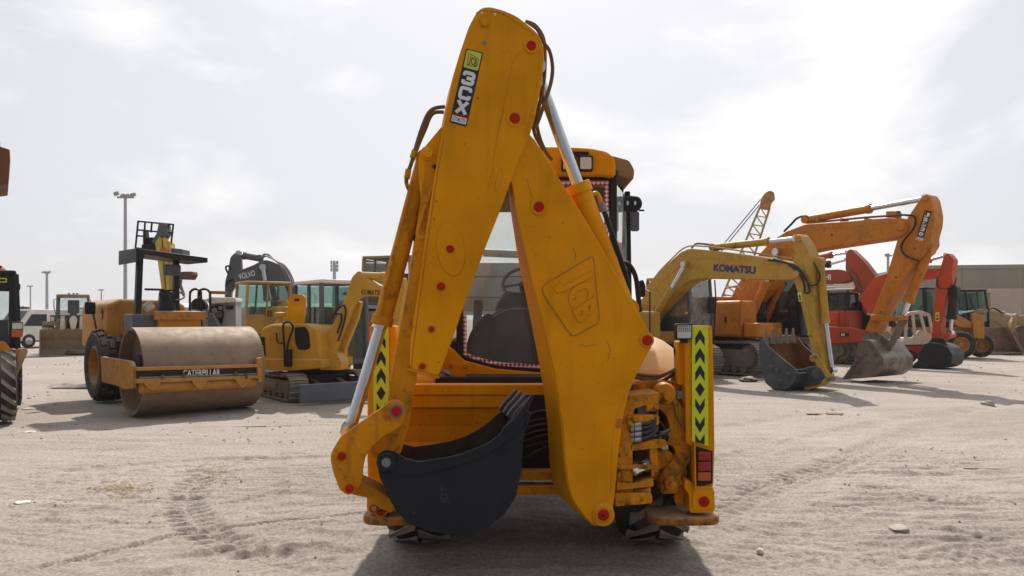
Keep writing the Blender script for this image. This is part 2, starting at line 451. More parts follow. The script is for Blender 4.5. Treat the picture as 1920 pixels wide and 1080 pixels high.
def lettering(root, s, TL, TR, BL, out, mat, bold=0.02, name="lettering"):
    """flat print filling the parallelogram TL, TR, BL (world points), lifted by the vector out"""
    TL, TR, BL, out = Vector(TL), Vector(TR), Vector(BL), Vector(out)
    st, fs = text_mesh(s, bold)
    vs = [TL + (TR - TL) * a + (BL - TL) * b + out for a, b in st]
    return MB().add(vs, fs).build(name, mat, root, smooth=False)

def lugs(m, c, ax, Rr, w, n, lug, style="bar"):
    """raised tread blocks around a tyre"""
    ax, e1, e2 = basis(Vector(ax)); c = Vector(c)
    for i in range(n):
        for side in (-1, 1):
            th = 2 * math.pi * (i + (0.5 if side > 0 else 0)) / n
            if style == "bar":
                sl = 0.55 * 2 * math.pi / n * 1.6
                pts = [(0.02 * side * w, 0.0), (0.47 * side * w, sl)]
                q = []
                for rr in (Rr - 0.015, Rr + lug):
                    for (h, dt) in ((pts[0][0], 0), (pts[1][0], sl)):
                        hw = 0.17 * 2 * math.pi / n * (1 if rr < Rr else 0.8) * 1.25
                        drop = 0.0 if abs(h) < 0.3 * w else -0.025 * Rr / 0.7
                        for sg in (-1, 1):
                            t = th + dt + sg * hw
                            q.append(c + ax * h + (e1 * math.cos(t) + e2 * math.sin(t)) * (rr + drop))
                m.add(q, [[0, 1, 3, 2], [4, 6, 7, 5], [0, 4, 5, 1], [2, 3, 7, 6], [0, 2, 6, 4], [1, 5, 7, 3]])
            else:
                for kx in (0.12, 0.36):
                    hw = 0.36 * 2 * math.pi / n; t0 = th + (kx * 6 % 1) * math.pi / n
                    q = []
                    for rr, f in ((Rr - 0.02, 1.0), (Rr + lug, 0.78)):
                        for h in (side * w * (kx - 0.1 * f), side * w * (kx + 0.1 * f)):
                            for sg in (-1, 1):
                                t = t0 + sg * hw * f
                                q.append(c + ax * h + (e1 * math.cos(t) + e2 * math.sin(t)) * (rr - (0.03 if abs(h) > 0.4 * w else 0)))
                    m.add(q, [[0, 1, 3, 2], [4, 6, 7, 5], [0, 4, 5, 1], [2, 3, 7, 6], [0, 2, 6, 4], [1, 5, 7, 3]])

def wheel(root, c, ax, Rr, w, rimr, rimmat, tyremat=None, n=18, lug=0.03, style="bar", lugmat=None, out=1):
    """wheel > tyre, rim; out = +1 / -1: which way along ax the hub faces"""
    c = Vector(c); ax = Vector(ax).normalized()
    tyremat = tyremat or RUBBER
    Rb = Rr - lug
    m = MB().lathe([(rimr, -w * 0.42), (rimr * 1.12, -w * 0.48), ((rimr + Rb) * 0.52, -w * 0.52), (Rb * 0.93, -w * 0.49), (Rb, -w * 0.36), (Rb + 0.005, 0), (Rb, w * 0.36), (Rb * 0.93, w * 0.49), ((rimr + Rb) * 0.52, w * 0.52), (rimr * 1.12, w * 0.48), (rimr, w * 0.42)], c, ax, 40, True)
    if lugmat is None and n: lugs(m, c, ax, Rb, w, n, lug, style)
    o = m.build("wheel", tyremat, root)
    if lugmat is not None and n:
        q = MB(); lugs(q, c, ax, Rb, w, n, lug, style); q.build("tread", lugmat, o)
    k = MB().lathe([(rimr * 1.03, out * w * 0.44), (rimr * 0.96, out * w * 0.46), (rimr * 0.9, out * w * 0.3), (rimr * 0.84, out * w * 0.12), (rimr * 0.5, out * w * 0.06), (rimr * 0.42, out * w * 0.16), (rimr * 0.2, out * w * 0.22), (0.0001, out * w * 0.22)], c, ax, 28)
    a_, e1, e2 = basis(ax)
    for i in range(8):
        p = c + (e1 * math.cos(i * math.pi / 4) + e2 * math.sin(i * math.pi / 4)) * rimr * 0.33 + ax * out * w * 0.1
        k.cyl(p, p + ax * out * w * 0.14, rimr * 0.05, n=6)
    k.build("rim", rimmat, o)
    return o

def crawler(root, c, hd, L, hgt, w, shoe=0.17):
    """track > shoes on a stadium path, side frame, rollers"""
    c = Vector(c); hd = Vector(hd).normalized(); sd_ = Vector((-hd.y, hd.x, 0)); r = hgt / 2
    z = Vector((0, 0, 1)); path = []
    st = L - hgt; per = 2 * st + 2 * math.pi * r; n = int(per / shoe); m = MB()
    for i in range(n):
        t = per * i / n
        if t < st: p = Vector((-st / 2 + t, 0)); nn = Vector((0, -1))
        elif t < st + math.pi * r:
            a = (t - st) / r; nn = Vector((math.sin(a), -math.cos(a))); p = Vector((st / 2, r)) + nn * r
        elif t < 2 * st + math.pi * r: q = t - st - math.pi * r; p = Vector((st / 2 - q, 2 * r)); nn = Vector((0, 1))
        else:
            a = (t - 2 * st - math.pi * r) / r; nn = Vector((-math.sin(a), math.cos(a))); p = Vector((-st / 2, r)) + nn * r
        if t < st: p.y = 0
        N = hd * nn.x + z * nn.y; T = sd_.cross(N)
        pos = c + hd * p.x + z * (p.y)
        M = Matrix((T, sd_, N)).transposed()
        sag = -0.03 * math.sin(math.pi * (0.5 + p.x / st)) if nn.y > 0.99 else 0
        m.box(pos - N * 0.02 + z * sag, shoe * 0.9, w, 0.03, M=M)
        m.box(pos + N * 0.008 + z * sag, 0.025, w, 0.04, M=M)
        m.box(pos - N * 0.055 + z * sag, shoe * 0.8, w * 0.3, 0.05, M=M)
    t = m.build("track", TRACK, root, kind="stuff")
    f = MB().box(c + z * (r * 0.98), L - hgt * 0.9, w * 0.7, hgt * 0.5, M=Matrix((hd, sd_, z)).transposed())
    f.box(c + z * (r * 0.98), L * 0.3, w * 0.86, hgt * 0.28, M=Matrix((hd, sd_, z)).transposed())
    f.build("track_frame", TRACK, root, 0.02)
    for sg in (-1, 1):
        q = c + hd * sg * st / 2 + z * r
        MB().lathe([(0.0001, -w * 0.3), (r * 0.5, -w * 0.34), (r * 0.62, -w * 0.2), (r * 0.8, -w * 0.2), (r * 0.8, w * 0.2), (r * 0.62, w * 0.2), (r * 0.5, w * 0.34), (0.0001, w * 0.3)], q, sd_, 24).build("sprocket" if sg < 0 else "idler", TRACK, root)
    k = int(L / 0.4)
    rl = MB()
    for i in range(k):
        q = c + hd * (-st / 2 + st * (i + 0.5) / k) + z * r * 0.36
        rl.cyl(q - sd_ * w * 0.34, q + sd_ * w * 0.34, r * 0.26, n=12)
    rl.build("rollers", TRACK, root, kind="stuff")

def cab(root, c, hd, L, W_, z0, z1, frame, gl, slope=0.12, rear=0.0, belly=0.45, seat=True, roofm=None, post=0.07, sidebars=True):
    """glazed operator's cab standing on z0: posts, roof, panes, seat"""
    c = Vector(c); hd = Vector(hd).normalized(); sd_ = Vector((-hd.y, hd.x, 0)); Z = Vector((0, 0, 1))
    Hh = z1 - z0
    def p(a, b, h):      # a along heading, b to the side, h height fraction
        fa = a * L / 2 - (slope * L * max(0, h - 0.35) if a > 0 else -rear * L * max(0, h - 0.35))
        return c + hd * fa + sd_ * b * W_ / 2 * (1 - 0.05 * max(0, h - 0.4)) + Z * (z0 + h * Hh - c.z)
    for a in (-1, 1):
        for b in (-1, 1):
            m = MB()
            m.tube([p(a, b, 0), p(a, b, 0.4), p(a, b, 0.97)], post * 0.62, 6)
            m.build("cab_post", frame, root)
    m = MB()
    q = [p(-1.06, -1.04, 0.97), p(1.1, -1.04, 0.97), p(1.1, 1.04, 0.97), p(-1.06, 1.04, 0.97)]
    m.prism(q, Z * 0.05 * Hh)
    m.build("cab_roof", roofm or frame, root, 0.03, seg=3)
    m = MB()
    q = [p(-0.99, -0.99, 0.0), p(0.99, -0.99, 0.0), p(0.99, 0.99, 0.0), p(-0.99, 0.99, 0.0)]
    m.prism(q, Z * 0.06 * Hh)
    m.build("cab_floor", frame, root)
    bl = belly
    for (a0, b0, a1, b1, nm) in ((1, -1, 1, 1, "windscreen"), (-1, -1, -1, 1, "rear_window"), (-1, 1, 1, 1, "side_window"), (-1, -1, 1, -1, "side_window")):
        m = MB()
        lo = 0.05 if nm == "windscreen" else bl
        m.add([p(a0 * .985, b0 * .985, lo), p(a1 * .985, b1 * .985, lo), p(a1 * .985, b1 * .985, 0.4 if lo < 0.4 else 0.5), p(a0 * .985, b0 * .985, 0.4 if lo < 0.4 else 0.5), p(a1 * .985, b1 * .985, .96), p(a0 * .985, b0 * .985, .96)], [[0, 1, 2, 3], [3, 2, 4, 5]])
        m.build(nm, gl, root, smooth=False)
        if lo > 0.06:
            m = MB()
            qq = [p(a0, b0, 0.0), p(a1, b1, 0.0), p(a1, b1, lo), p(a0, b0, lo)]
            cc = (p(0, 0, lo / 2) - (qq[0] + qq[2]) / 2); cc.z = 0
            m.prism(qq, cc.normalized() * 0.04)
            m.build("lower_panel", frame, root)
            if sidebars and nm == "side_window":
                MB().tube([p(0.1, b0, lo), p(0.1, b0, 0.97)], post * 0.45, 6).build("door_post", frame, root)
    if seat:
        m = MB()
        s0 = c + hd * (-0.1 * L) + Z * (z0 - c.z)
        m.box(s0 + Z * 0.3 * Hh, 0.5, 0.5, 0.14, M=Matrix((hd, sd_, Z)).transposed())
        m.box(s0 - hd * 0.26 + Z * 0.52 * Hh, 0.14, 0.5, 0.65, M=Matrix((hd, sd_, Z)).transposed())
        m.box(s0 + hd * 0.45 + Z * 0.32 * Hh, 0.1, 0.3, 0.5 * Hh, M=Matrix((hd, sd_, Z)).transposed())
        m.build("seat", SEAT, root, 0.05, seg=3)
    return p
# ---------------------------------------------------------------- ground
rng = np.random.RandomState(11)
TAB = rng.rand(1024, 1024).astype(np.float32)

def vn(x, y, o=0):
    xi = np.floor(x).astype(np.int64); yi = np.floor(y).astype(np.int64)
    fx = x - xi; fy = y - yi
    fx = fx * fx * (3 - 2 * fx); fy = fy * fy * (3 - 2 * fy)
    xi = (xi + o * 37); yi = (yi + o * 91)
    a = TAB[xi % 1024, yi % 1024]; b = TAB[(xi + 1) % 1024, yi % 1024]
    c = TAB[xi % 1024, (yi + 1) % 1024]; d = TAB[(xi + 1) % 1024, (yi + 1) % 1024]
    return (a * (1 - fx) + b * fx) * (1 - fy) + (c * (1 - fx) + d * fx) * fy - 0.5

def grow(start, step, g, end):
    out = []; v = start; st = step
    while v < end:
        st *= g; v += st; out.append(v)
    return out

ys = list(np.arange(2.0, 4.7, 0.09)) + list(np.arange(4.7, 9.2, 0.0215)); ys += grow(ys[-1], 0.0215, 1.024, 2500)
xp = list(np.arange(0.0115, 5.2, 0.023)); xp += grow(xp[-1], 0.023, 1.045, 2500)
xs = [-v for v in reversed(xp)] + xp
xs = np.array(xs); ys = np.array(ys)
cy = np.gradient(ys)[:, None]; cx = np.gradient(xs)[None, :]
X, Yg = np.meshgrid(xs, ys)
cell = np.maximum(cx, cy) + 0 * X

def lay(lx, ly, amp, o, ridge=False, wx=0, wy=0):
    n = vn((X + wx) / lx, (Yg + wy) / ly, o)
    if ridge: n = 0.5 - np.abs(n) * 2
    return amp * n * np.clip(1.6 - cell / (0.45 * min(lx, ly)), 0, 1)

warp = 1.3 * vn(X / 2.6, Yg / 2.2, 3)
hgt = lay(9, 7, 0.10, 1) + lay(3.1, 2.3, 0.035, 2) + lay(1.3, 0.7, 0.022, 4) + lay(0.6, 0.28, 0.012, 5)
mask = np.clip(vn(X / 1.7, Yg / 1.3, 6) * 3 + 0.55, 0, 1)
hgt += mask * (lay(1.3, 0.20, 0.034, 7, True, 0, warp * 0.35) + lay(0.6, 0.11, 0.028, 8, True, 0, warp * 0.5))
hgt += (1 - mask) * lay(0.22, 0.14, 0.014, 9) + lay(0.42, 0.075, 0.02, 10, True, 0, warp) + lay(0.11, 0.07, 0.010, 12) + lay(0.06, 0.05, 0.006, 14)
# far, gently banked patches of churned soil
hgt += 0.05 * vn(X / 6, Yg / 4, 13) * np.clip((Yg - 10) / 6, 0, 1) * np.clip(1.6 - cell / 2, 0, 1)
hgt *= np.clip((300 - Yg) / 250, 0, 1)

def groove(pts, w, depth, lug=0.0, pitch=0.16, slant=1.0, fade=True):
    global hgt
    g = [gnd(*p) for p in pts]
    c = crv([(p.x, p.y, 0) for p in g], False, 8)
    P = np.array([(p.x, p.y) for p in c])
    bx0, by0 = P.min(0) - w; bx1, by1 = P.max(0) + w
    iy = np.where((ys > by0) & (ys < by1))[0]; ix = np.where((xs > bx0) & (xs < bx1))[0]
    if len(iy) < 2 or len(ix) < 2: return
    sl = np.s_[iy[0]:iy[-1] + 1, ix[0]:ix[-1] + 1]
    x, y = X[sl], Yg[sl]
    best = np.full(x.shape, 1e9); arc = np.zeros(x.shape); sgn = np.zeros(x.shape); s0 = 0
    for a, b in zip(P[:-1], P[1:]):
        d = b - a; L = np.hypot(*d)
        if L < 1e-6: continue
        t = np.clip(((x - a[0]) * d[0] + (y - a[1]) * d[1]) / L / L, 0, 1)
        dx = x - a[0] - t * d[0]; dy = y - a[1] - t * d[1]
        q = np.hypot(dx, dy); m = q < best
        best = np.where(m, q, best); arc = np.where(m, s0 + t * L, arc)
        sgn = np.where(m, (d[0] * dy - d[1] * dx) / L, sgn)
        s0 += L
    prof = np.clip((w / 2 - best) / (w * 0.16), 0, 1)
    if fade: prof = prof * np.clip(arc / 0.4, 0, 1) * np.clip((s0 - arc) / 0.4, 0, 1)
    rim = np.exp(-((best - w * 0.56) / (w * 0.1)) ** 2)
    depth *= 1.6; lug *= 1.5
    dh = -depth * prof + depth * 0.5 * rim * (0.6 + vn(x / .1, y / .1, 21))
    if lug:
        ph = arc / pitch + slant * np.abs(sgn) / w + np.where(sgn > 0, 0.5, 0)
        dh += prof * lug * np.clip(np.sin(2 * np.pi * ph) * 1.6, -1, 1) * (np.abs(sgn) > 0.03 * w) * (0.7 + 0.6 * vn(x / .3, y / .3, 22))
    hgt[sl] += dh

groove([(1260, 1000), (1420, 925), (1560, 872), (1680, 815), (1790, 772), (1930, 735)], 0.5, 0.016, 0.013, 0.17)
groove([(1330, 1075), (1520, 985), (1700, 905), (1930, 840)], 0.45, 0.006, 0.006, 0.17)
groove([(1290, 880), (1450, 835), (1620, 790), (1900, 752)], 0.4, 0.012)
groove([(1300, 800), (1480, 776), (1700, 744), (1900, 724)], 0.4, 0.014)
groove([(450, 878), (385, 893), (350, 925), (352, 968), (400, 1010), (520, 1050), (640, 1078)], 0.42, 0.012, 0.016, 0.15)
groove([(1640, 926), (1780, 938), (1940, 943)], 0.30, 0.012, 0.012, 0.11)
groove([(1680, 985), (1780, 1000), (1930, 1025)], 0.16, 0.014)
groove([(20, 1079), (180, 1044), (330, 1006), (460, 989), (600, 975), (700, 966)], 0.06, 0.022)
groove([(150, 1060), (300, 1017), (420, 996), (560, 984)], 0.05, 0.014)
groove([(-20, 905), (200, 880), (420, 862), (640, 858)], 0.35, 0.010)
groove([(-20, 985), (250, 950), (450, 930), (640, 900)], 0.3, 0.008)
groove([(520, 1000), (600, 1010), (690, 1020)], 0.3, 0.012, 0.008, 0.12)
for px0, px1, yy0, yy1, w_, l_ in ((1290, 1930, 940, 800, .42, .008), (1290, 1930, 905, 770, .35, .0), (1340, 1930, 840, 745, .45, .006), (1300, 1930, 1010, 960, .30, .0), (1350, 1930, 1060, 1040, .35, .009), (1430, 1930, 1078, 995, .12, .0), (-20, 600, 815, 838, .4, .0), (-20, 640, 930, 840, .4, .006), (-20, 640, 1030, 915, .12, .0), (60, 700, 1079, 1030, .3, .0)):
    groove([(px0, yy0), (px0 * .66 + px1 * .34, yy0 * .63 + yy1 * .37), (px0 * .33 + px1 * .67, yy0 * .30 + yy1 * .70), (px1, yy1)], w_, .007, l_, .15)
# level pads so nothing sinks: gentle flattening under machines is left to the noise amplitude
hgt -= 0.02
nv = X.size; ny, nx = X.shape
co = np.stack([X, Yg, hgt], -1).reshape(-1, 3).astype(np.float32)
idx = np.arange(nv).reshape(ny, nx)
q = np.stack([idx[:-1, :-1], idx[:-1, 1:], idx[1:, 1:], idx[1:, :-1]], -1).reshape(-1, 4)
me = bpy.data.meshes.new("ground")
me.vertices.add(nv); me.vertices.foreach_set("co", co.ravel())
me.loops.add(q.size); me.loops.foreach_set("vertex_index", q.ravel().astype(np.int32))
me.polygons.add(len(q)); me.polygons.foreach_set("loop_start", (np.arange(len(q)) * 4).astype(np.int32))
me.update(calc_edges=True); me.validate()
me.shade_smooth()

def sand():
    m, n, l, b = nodes_of("compacted_sand")
    t = n.new("ShaderNodeTexCoord")
    def noise(sc, det, rough=0.6, vec=None):
        k = n.new("ShaderNodeTexNoise"); k.inputs["Scale"].default_value = sc; k.inputs["Detail"].default_value = det; k.inputs["Roughness"].default_value = rough
        l.new(vec or t.outputs["Object"], k.inputs["Vector"]); return k
    mpn = n.new("ShaderNodeMapping"); mpn.inputs["Scale"].default_value = (0.5, 1.8, 1.0); mpn.inputs["Rotation"].default_value = (0, 0, R(-9))
    l.new(t.outputs["Object"], mpn.inputs["Vector"])
    big = noise(0.28, 6); mid = noise(1.6, 8, 0.65, mpn.outputs["Vector"]); fine = noise(34, 6, 0.7); grit = noise(120, 4, 0.7)
    r1 = n.new("ShaderNodeValToRGB")
    r1.color_ramp.elements[0].position = 0.30; r1.color_ramp.elements[0].color = (0.285, 0.247, 0.213, 1)
    r1.color_ramp.elements[1].position = 0.68; r1.color_ramp.elements[1].color = (0.46, 0.408, 0.362, 1)
    mxv = n.new("ShaderNodeMath"); mxv.operation = 'ADD'
    h1 = n.new("ShaderNodeMath"); h1.operation = 'MULTIPLY'; h1.inputs[1].default_value = 0.55
    h2 = n.new("ShaderNodeMath"); h2.operation = 'MULTIPLY'; h2.inputs[1].default_value = 0.45
    l.new(big.outputs["Fac"], h1.inputs[0]); l.new(mid.outputs["Fac"], h2.inputs[0])
    l.new(h1.outputs[0], mxv.inputs[0]); l.new(h2.outputs[0], mxv.inputs[1])
    l.new(mxv.outputs[0], r1.inputs["Fac"])
    sp = n.new("ShaderNodeMapRange"); sp.inputs["From Min"].default_value = 0.30; sp.inputs["From Max"].default_value = 0.70
    sp.inputs["To Min"].default_value = 0.55; sp.inputs["To Max"].default_value = 1.34
    l.new(fine.outputs["Fac"], sp.inputs["Value"])
    sc = n.new("ShaderNodeVectorMath"); sc.operation = 'SCALE'
    l.new(r1.outputs["Color"], sc.inputs[0]); l.new(sp.outputs["Result"], sc.inputs["Scale"])
    # dark gravel grains
    vo = n.new("ShaderNodeTexVoronoi"); vo.inputs["Scale"].default_value = 22
    l.new(t.outputs["Object"], vo.inputs["Vector"])
    g1 = n.new("ShaderNodeMapRange"); g1.inputs["From Min"].default_value = 0.10; g1.inputs["From Max"].default_value = 0.17; g1.inputs["To Min"].default_value = 1; g1.inputs["To Max"].default_value = 0
    l.new(vo.outputs["Distance"], g1.inputs["Value"])
    g2 = n.new("ShaderNodeMapRange"); g2.inputs["From Min"].default_value = 0.5; g2.inputs["From Max"].default_value = 0.62; g2.inputs["To Max"].default_value = 0.55
    l.new(mid.outputs["Fac"], g2.inputs["Value"])
    gm = n.new("ShaderNodeMath"); gm.operation = 'MULTIPLY'; l.new(g1.outputs["Result"], gm.inputs[0]); l.new(g2.outputs["Result"], gm.inputs[1])
    mg = n.new("ShaderNodeMixRGB"); mg.inputs["Color2"].default_value = (0.15, 0.12, 0.10, 1)
    l.new(gm.outputs[0], mg.inputs["Fac"]); l.new(sc.outputs["Vector"], mg.inputs["Color1"])
    l.new(mg.outputs["Color"], b.inputs["Base Color"])
    b.inputs["Roughness"].default_value = 0.95; b.inputs["Specular IOR Level"].default_value = 0.15
    ad = n.new("ShaderNodeMath"); ad.operation = 'MULTIPLY_ADD'; ad.inputs[1].default_value = 0.35
    l.new(grit.outputs["Fac"], ad.inputs[0]); l.new(fine.outputs["Fac"], ad.inputs[2])
    bp = n.new("ShaderNodeBump"); bp.inputs["Strength"].default_value = 0.6; bp.inputs["Distance"].default_value = 0.03
    l.new(ad.outputs[0], bp.inputs["Height"]); l.new(bp.outputs["Normal"], b.inputs["Normal"])
    return m
me.materials.append(sand())
ground = bpy.data.objects.new("ground", me)
COL.objects.link(ground)
struct(ground)

def gz(x, y):
    i = min(max(np.searchsorted(ys, y), 0), ny - 1); j = min(max(np.searchsorted(xs, x), 0), nx - 1)
    return float(hgt[i, j])
# ---------------------------------------------------------------- the backhoe loader in front
bh = thing("backhoe_loader", "yellow backhoe loader seen from behind, its digging arm folded in front of the cab", "backhoe loader", (0.19, 5.4, 0))
A = PL(960, 4.66, 10)            # the plane the digging arm is folded in, swung round to the kingpost
OUT = -A.n

# dipper (outer arm)
dip_pts = fil([(893, 24), (903, 14), (918, 12), (942, 18), (968, 29), (990, 46), (1008, 61), (1017, 78), (1021, 102), (1018, 142), (1011, 182), (1003, 222), (993, 256), (972, 300), (956, 345), (940, 390), (915, 452), (880, 545), (850, 632), (832, 680), (823, 706), (768, 692), (770, 640), (786, 530), (801, 420), (815, 330), (828, 255), (838, 200), (848, 150), (862, 100), (879, 50)], 9, 3)
dip = MB().poly(A, dip_pts, 0.0, 0.33).build("dipper", YEL, bh, 0.008, seg=2)
MB().tube([A.W(p[0], p[1], -0.002) for p in fil([(889, 27), (903, 18), (942, 23), (1003, 63), (1014, 100), (1003, 190), (985, 258)], 8)[3:-3]], 0.0035, 6).build("edge_weld", YEL, dip)
nose = fil([(800, 300), (822, 330), (806, 430), (792, 530), (778, 620), (783, 690), (781, 712), (766, 800), (752, 850), (736, 856), (700, 858), (693, 846), (722, 800), (735, 700), (756, 590), (774, 480)], 6, 3)
MB().poly(A, nose, 0.04, 0.29).build("dipper_nose", YELW, bh, 0.008)
lip = MB().poly(A, fil([(765, 690), (824, 706), (824, 710), (812, 709), (764, 694)], 1), -0.01, 0.345)
lip.build("stiffener_lip", YELW, dip, 0.002)
ear = fil([(829, 236), (838, 250), (826, 330), (806, 440), (797, 430), (787, 350), (785, 300), (789, 284)], 5, 3)
MB().poly(A, ear, 0.05, 0.09).build("cylinder_bracket", YEL, dip, 0.004)
MB().poly(A, ear, 0.24, 0.28).build("cylinder_bracket", YEL, dip, 0.004)
# raised oval and seams on the dipper plate
ov = [(845 + 26 * math.cos(t) + 6 * math.sin(t), 467 + 50 * math.sin(t)) for t in [i * math.pi / 16 for i in range(32)]]
MB().poly(A, ov, -0.006, 0.002).build("stiffener_plate", YEL, dip, 0.003)
MB().tube([A.W(p[0], p[1], -0.001) for p in ov], 0.0035, 6, True).build("weld_bead", YELW, dip)
for cx_, cy_, rx, ry, tl in ((935, 338, 5, 22, 0.25), (921, 335, 3, 19, 0.28)):
    q = [(cx_ + rx * math.cos(t) - tl * ry * math.sin(t), cy_ + ry * math.sin(t)) for t in [i * math.pi / 10 for i in range(20)]]
    MB().tube([A.W(x, y, -0.001) for x, y in q], 0.002, 5, True).build("weld_bead", YELW, dip)
hose(dip, [A.W(x, y, -0.001) for x, y in ((976, 95), (962, 115), (955, 150), (942, 210), (930, 270), (922, 320))], 0.0022, YELW, "weld_bead")
hose(dip, [A.W(x, y, -.001) for x, y in ((832, 262), (818, 340), (806, 425), (791, 535), (776, 645), (772, 688))], .0025, EMBL, "weld_bead")  # seam in darker yellow, standing in for plate edge shading
# heavy grease runs scraped on the nose of the dipper
for (x, y, r_, rg) in ((996, 86, 9, 15), (965, 222, 10, 16), (844, 467, 7.5, 12)):
    pin(dip, A, x, y, -0.002, r_ * A.scale(x), REDCAP, depth=0.014, ring=rg * A.scale(x))
for (x, y, r_) in ((827, 537, 7.5), (809, 617, 5.5), (792, 687, 5.5)):
    pin(dip, A, x, y, -0.002, r_ * A.scale(x), REDCAP, depth=0.010, ring=(r_ + 2.5) * A.scale(x), ringmat=YELW)
pin(dip, A, 909, 42, -0.001, 8 * A.scale(909), YEL, depth=0.012, ring=11 * A.scale(909), ringmat=YELW)
pin(dip, A, 802, 288, 0.05, 10 * A.scale(802), YEL, depth=0.03, ring=14 * A.scale(802))
for x, y in ((903, 24), (928, 27)):
    pin(dip, A, x, y, 0.0, 2.3 * A.scale(x), WHITE, "bolt", 0.006)
pin(dip, A, 908, 80, 0.0, 4 * A.scale(900), RAIL, "bolt", 0.008)
pin(dip, A, 896, 184, 0.0, 1.6 * A.scale(896), BLACK, "bolt", 0.003)

# sticker on the dipper
def quadmap(P, c, d):
    TL, TR, BR, BL = [P.W(x, y, d) for x, y in c]
    return lambda s, t: (TL * (1 - s) + TR * s) * (1 - t) + (BL * (1 - s) + BR * s) * t
Qm = quadmap(A, ((874.2, 90.5), (906.2, 99), (874.6, 238), (842.8, 229.5)), -0.001)
def qpoly(Q, st, d, name, mat, root, th=0.0012):
    return MB().prism([Q(*p) + OUT * d for p in st], OUT * th).build(name, mat, root, smooth=False)
sticker = qpoly(Qm, [(a / 100, b / 400) for a, b in fil([(0, 0), (100, 0), (100, 400), (0, 400)], 10)], 0, "sticker", PRINTB, dip)
qpoly(Qm, [(a / 100, b / 400) for a, b in fil([(7, 6), (93, 6), (93, 100), (7, 100)], 10)], 0.0013, "logo_panel", LOGOY, sticker)
fr_ = [(20, 22), (82, 40), (82, 82), (26, 84)]
MB().tube([Qm(a / 100, b / 400) + OUT * 0.0027 for a, b in fil(fr_, 5)], 0.0016, 4, True).build("logo_border", PRINTB, sticker)
lettering(sticker, "JCB", Qm(.29, .075), Qm(.77, .115), Qm(.31, .205), OUT * 0.0028, PRINTB, 0.02)
RC = lambda x0, y0, x1, y1: [(x0, y0), (x1, y0), (x1, y1), (x0, y1)]
def ribbon(path, w):
    """flat stroke of width w along a rounded 2-D path"""
    P = [Vector(p) for p in path]; out = [P[0]]
    for k in range(1, len(P) - 1):
        p0, p1, p2 = P[k - 1], P[k], P[k + 1]; r_ = min(.16, (p0 - p1).length * .45, (p2 - p1).length * .45)
        s_, e_ = p1 + (p0 - p1).normalized() * r_, p1 + (p2 - p1).normalized() * r_
        for t in (0, .25, .5, .75, 1): out.append(s_ * (1 - t) ** 2 + p1 * 2 * t * (1 - t) + e_ * t * t)
    out.append(P[-1]); L_, R_ = [], []
    for k in range(len(out)):
        t = (out[min(k + 1, len(out) - 1)] - out[max(k - 1, 0)]).normalized(); n_ = Vector((-t.y, t.x))
        L_.append(out[k] + n_ * w / 2); R_.append(out[k] - n_ * w / 2)
    return [[L_[k], L_[k + 1], R_[k + 1], R_[k]] for k in range(len(out) - 1)]
def blockglyph(ch, x, y, w, h, Q, d, mat, root):
    m = MB()
    strokes = {"3": [[(.13, .36), (.13, .13), (.87, .13), (.87, .5), (.36, .5)], [(.13, .66), (.13, .87), (.87, .87), (.87, .56)]],
               "C": [[(.87, .36), (.87, .13), (.13, .13), (.13, .87), (.87, .87), (.87, .64)]],
               "X": [[(.15, 0), (.85, 1)], [(.85, 0), (.15, 1)]]}[ch]
    for i, st in enumerate(strokes):
        for q in ribbon(st, .26):
            m.prism([Q(x + p.x * w, y + p.y * h) + OUT * (d + i * 0.0003) for p in q], OUT * 0.0006)
    m.build("lettering", mat, root, smooth=False)
blockglyph("3", .13, .285, .74, .185, Qm, .0013, PRINTW, sticker)
blockglyph("C", .13, .49, .74, .175, Qm, .0013, PRINTW, sticker)
blockglyph("X", .10, .685, .80, .165, Qm, .0013, PRINTW, sticker)
qpoly(Qm, RC(.05, .868, .95, .885), .0013, "stripe", REDCAP, sticker)
qpoly(Qm, RC(.07, .895, .93, .975), .0013, "plate", PRINTW, sticker)
lettering(sticker, "SITE MASTER", Qm(.12, .908), Qm(.88, .908), Qm(.12, .962), OUT * 0.0027, PRINTB, 0.01)

# boom (inner arm)
boom_pts = fil([(945, 300), (962, 240), (988, 246), (1003, 262), (1100, 415), (1192, 576), (1222, 630), (1225, 645), (1212, 668), (1195, 700), (1180, 735), (1170, 775), (1160, 850), (1153, 930), (1149, 955), (1138, 978), (1126, 987), (1113, 985), (1098, 970), (1076, 942), (1065, 915), (1058, 865), (1053, 800), (1042, 725), (1030, 668), (1014, 592), (986, 480), (962, 385), (957, 352)], 8, 3)
bf = [(945, 300), (962, 240), (988, 246), (1003, 262), (1100, 415), (1192, 576), (1220, 626), (1225, 640), (1222, 652), (1212, 668), (1195, 700), (1180, 735), (1170, 775), (1160, 850), (1153, 930), (1149, 955), (1138, 978), (1126, 987), (1113, 985), (1098, 970), (1076, 942), (1065, 915), (1058, 865), (1053, 800), (1042, 725), (1030, 668), (1014, 592), (986, 480), (966, 395), (961, 352)]
bk_ = bf[:19] + [(1106, 982), (1076, 952), (1046, 930), (1034, 895), (1029, 865), (1026, 800), (1018, 725), (1008, 668), (993, 592), (970, 480), (957, 395), (953, 345)]
bk_ = bf[:18] + [(1108, 983), (1082, 960), (1050, 932), (1036, 905), (1029, 865), (1026, 800), (1018, 725), (1008, 668), (993, 592), (970, 480), (957, 395), (953, 345)]
nb = len(bf); fv = [A.W(x, y, 0.04) for x, y in bf]; bv = [A.W(x, y, 0.40) for x, y in bk_]
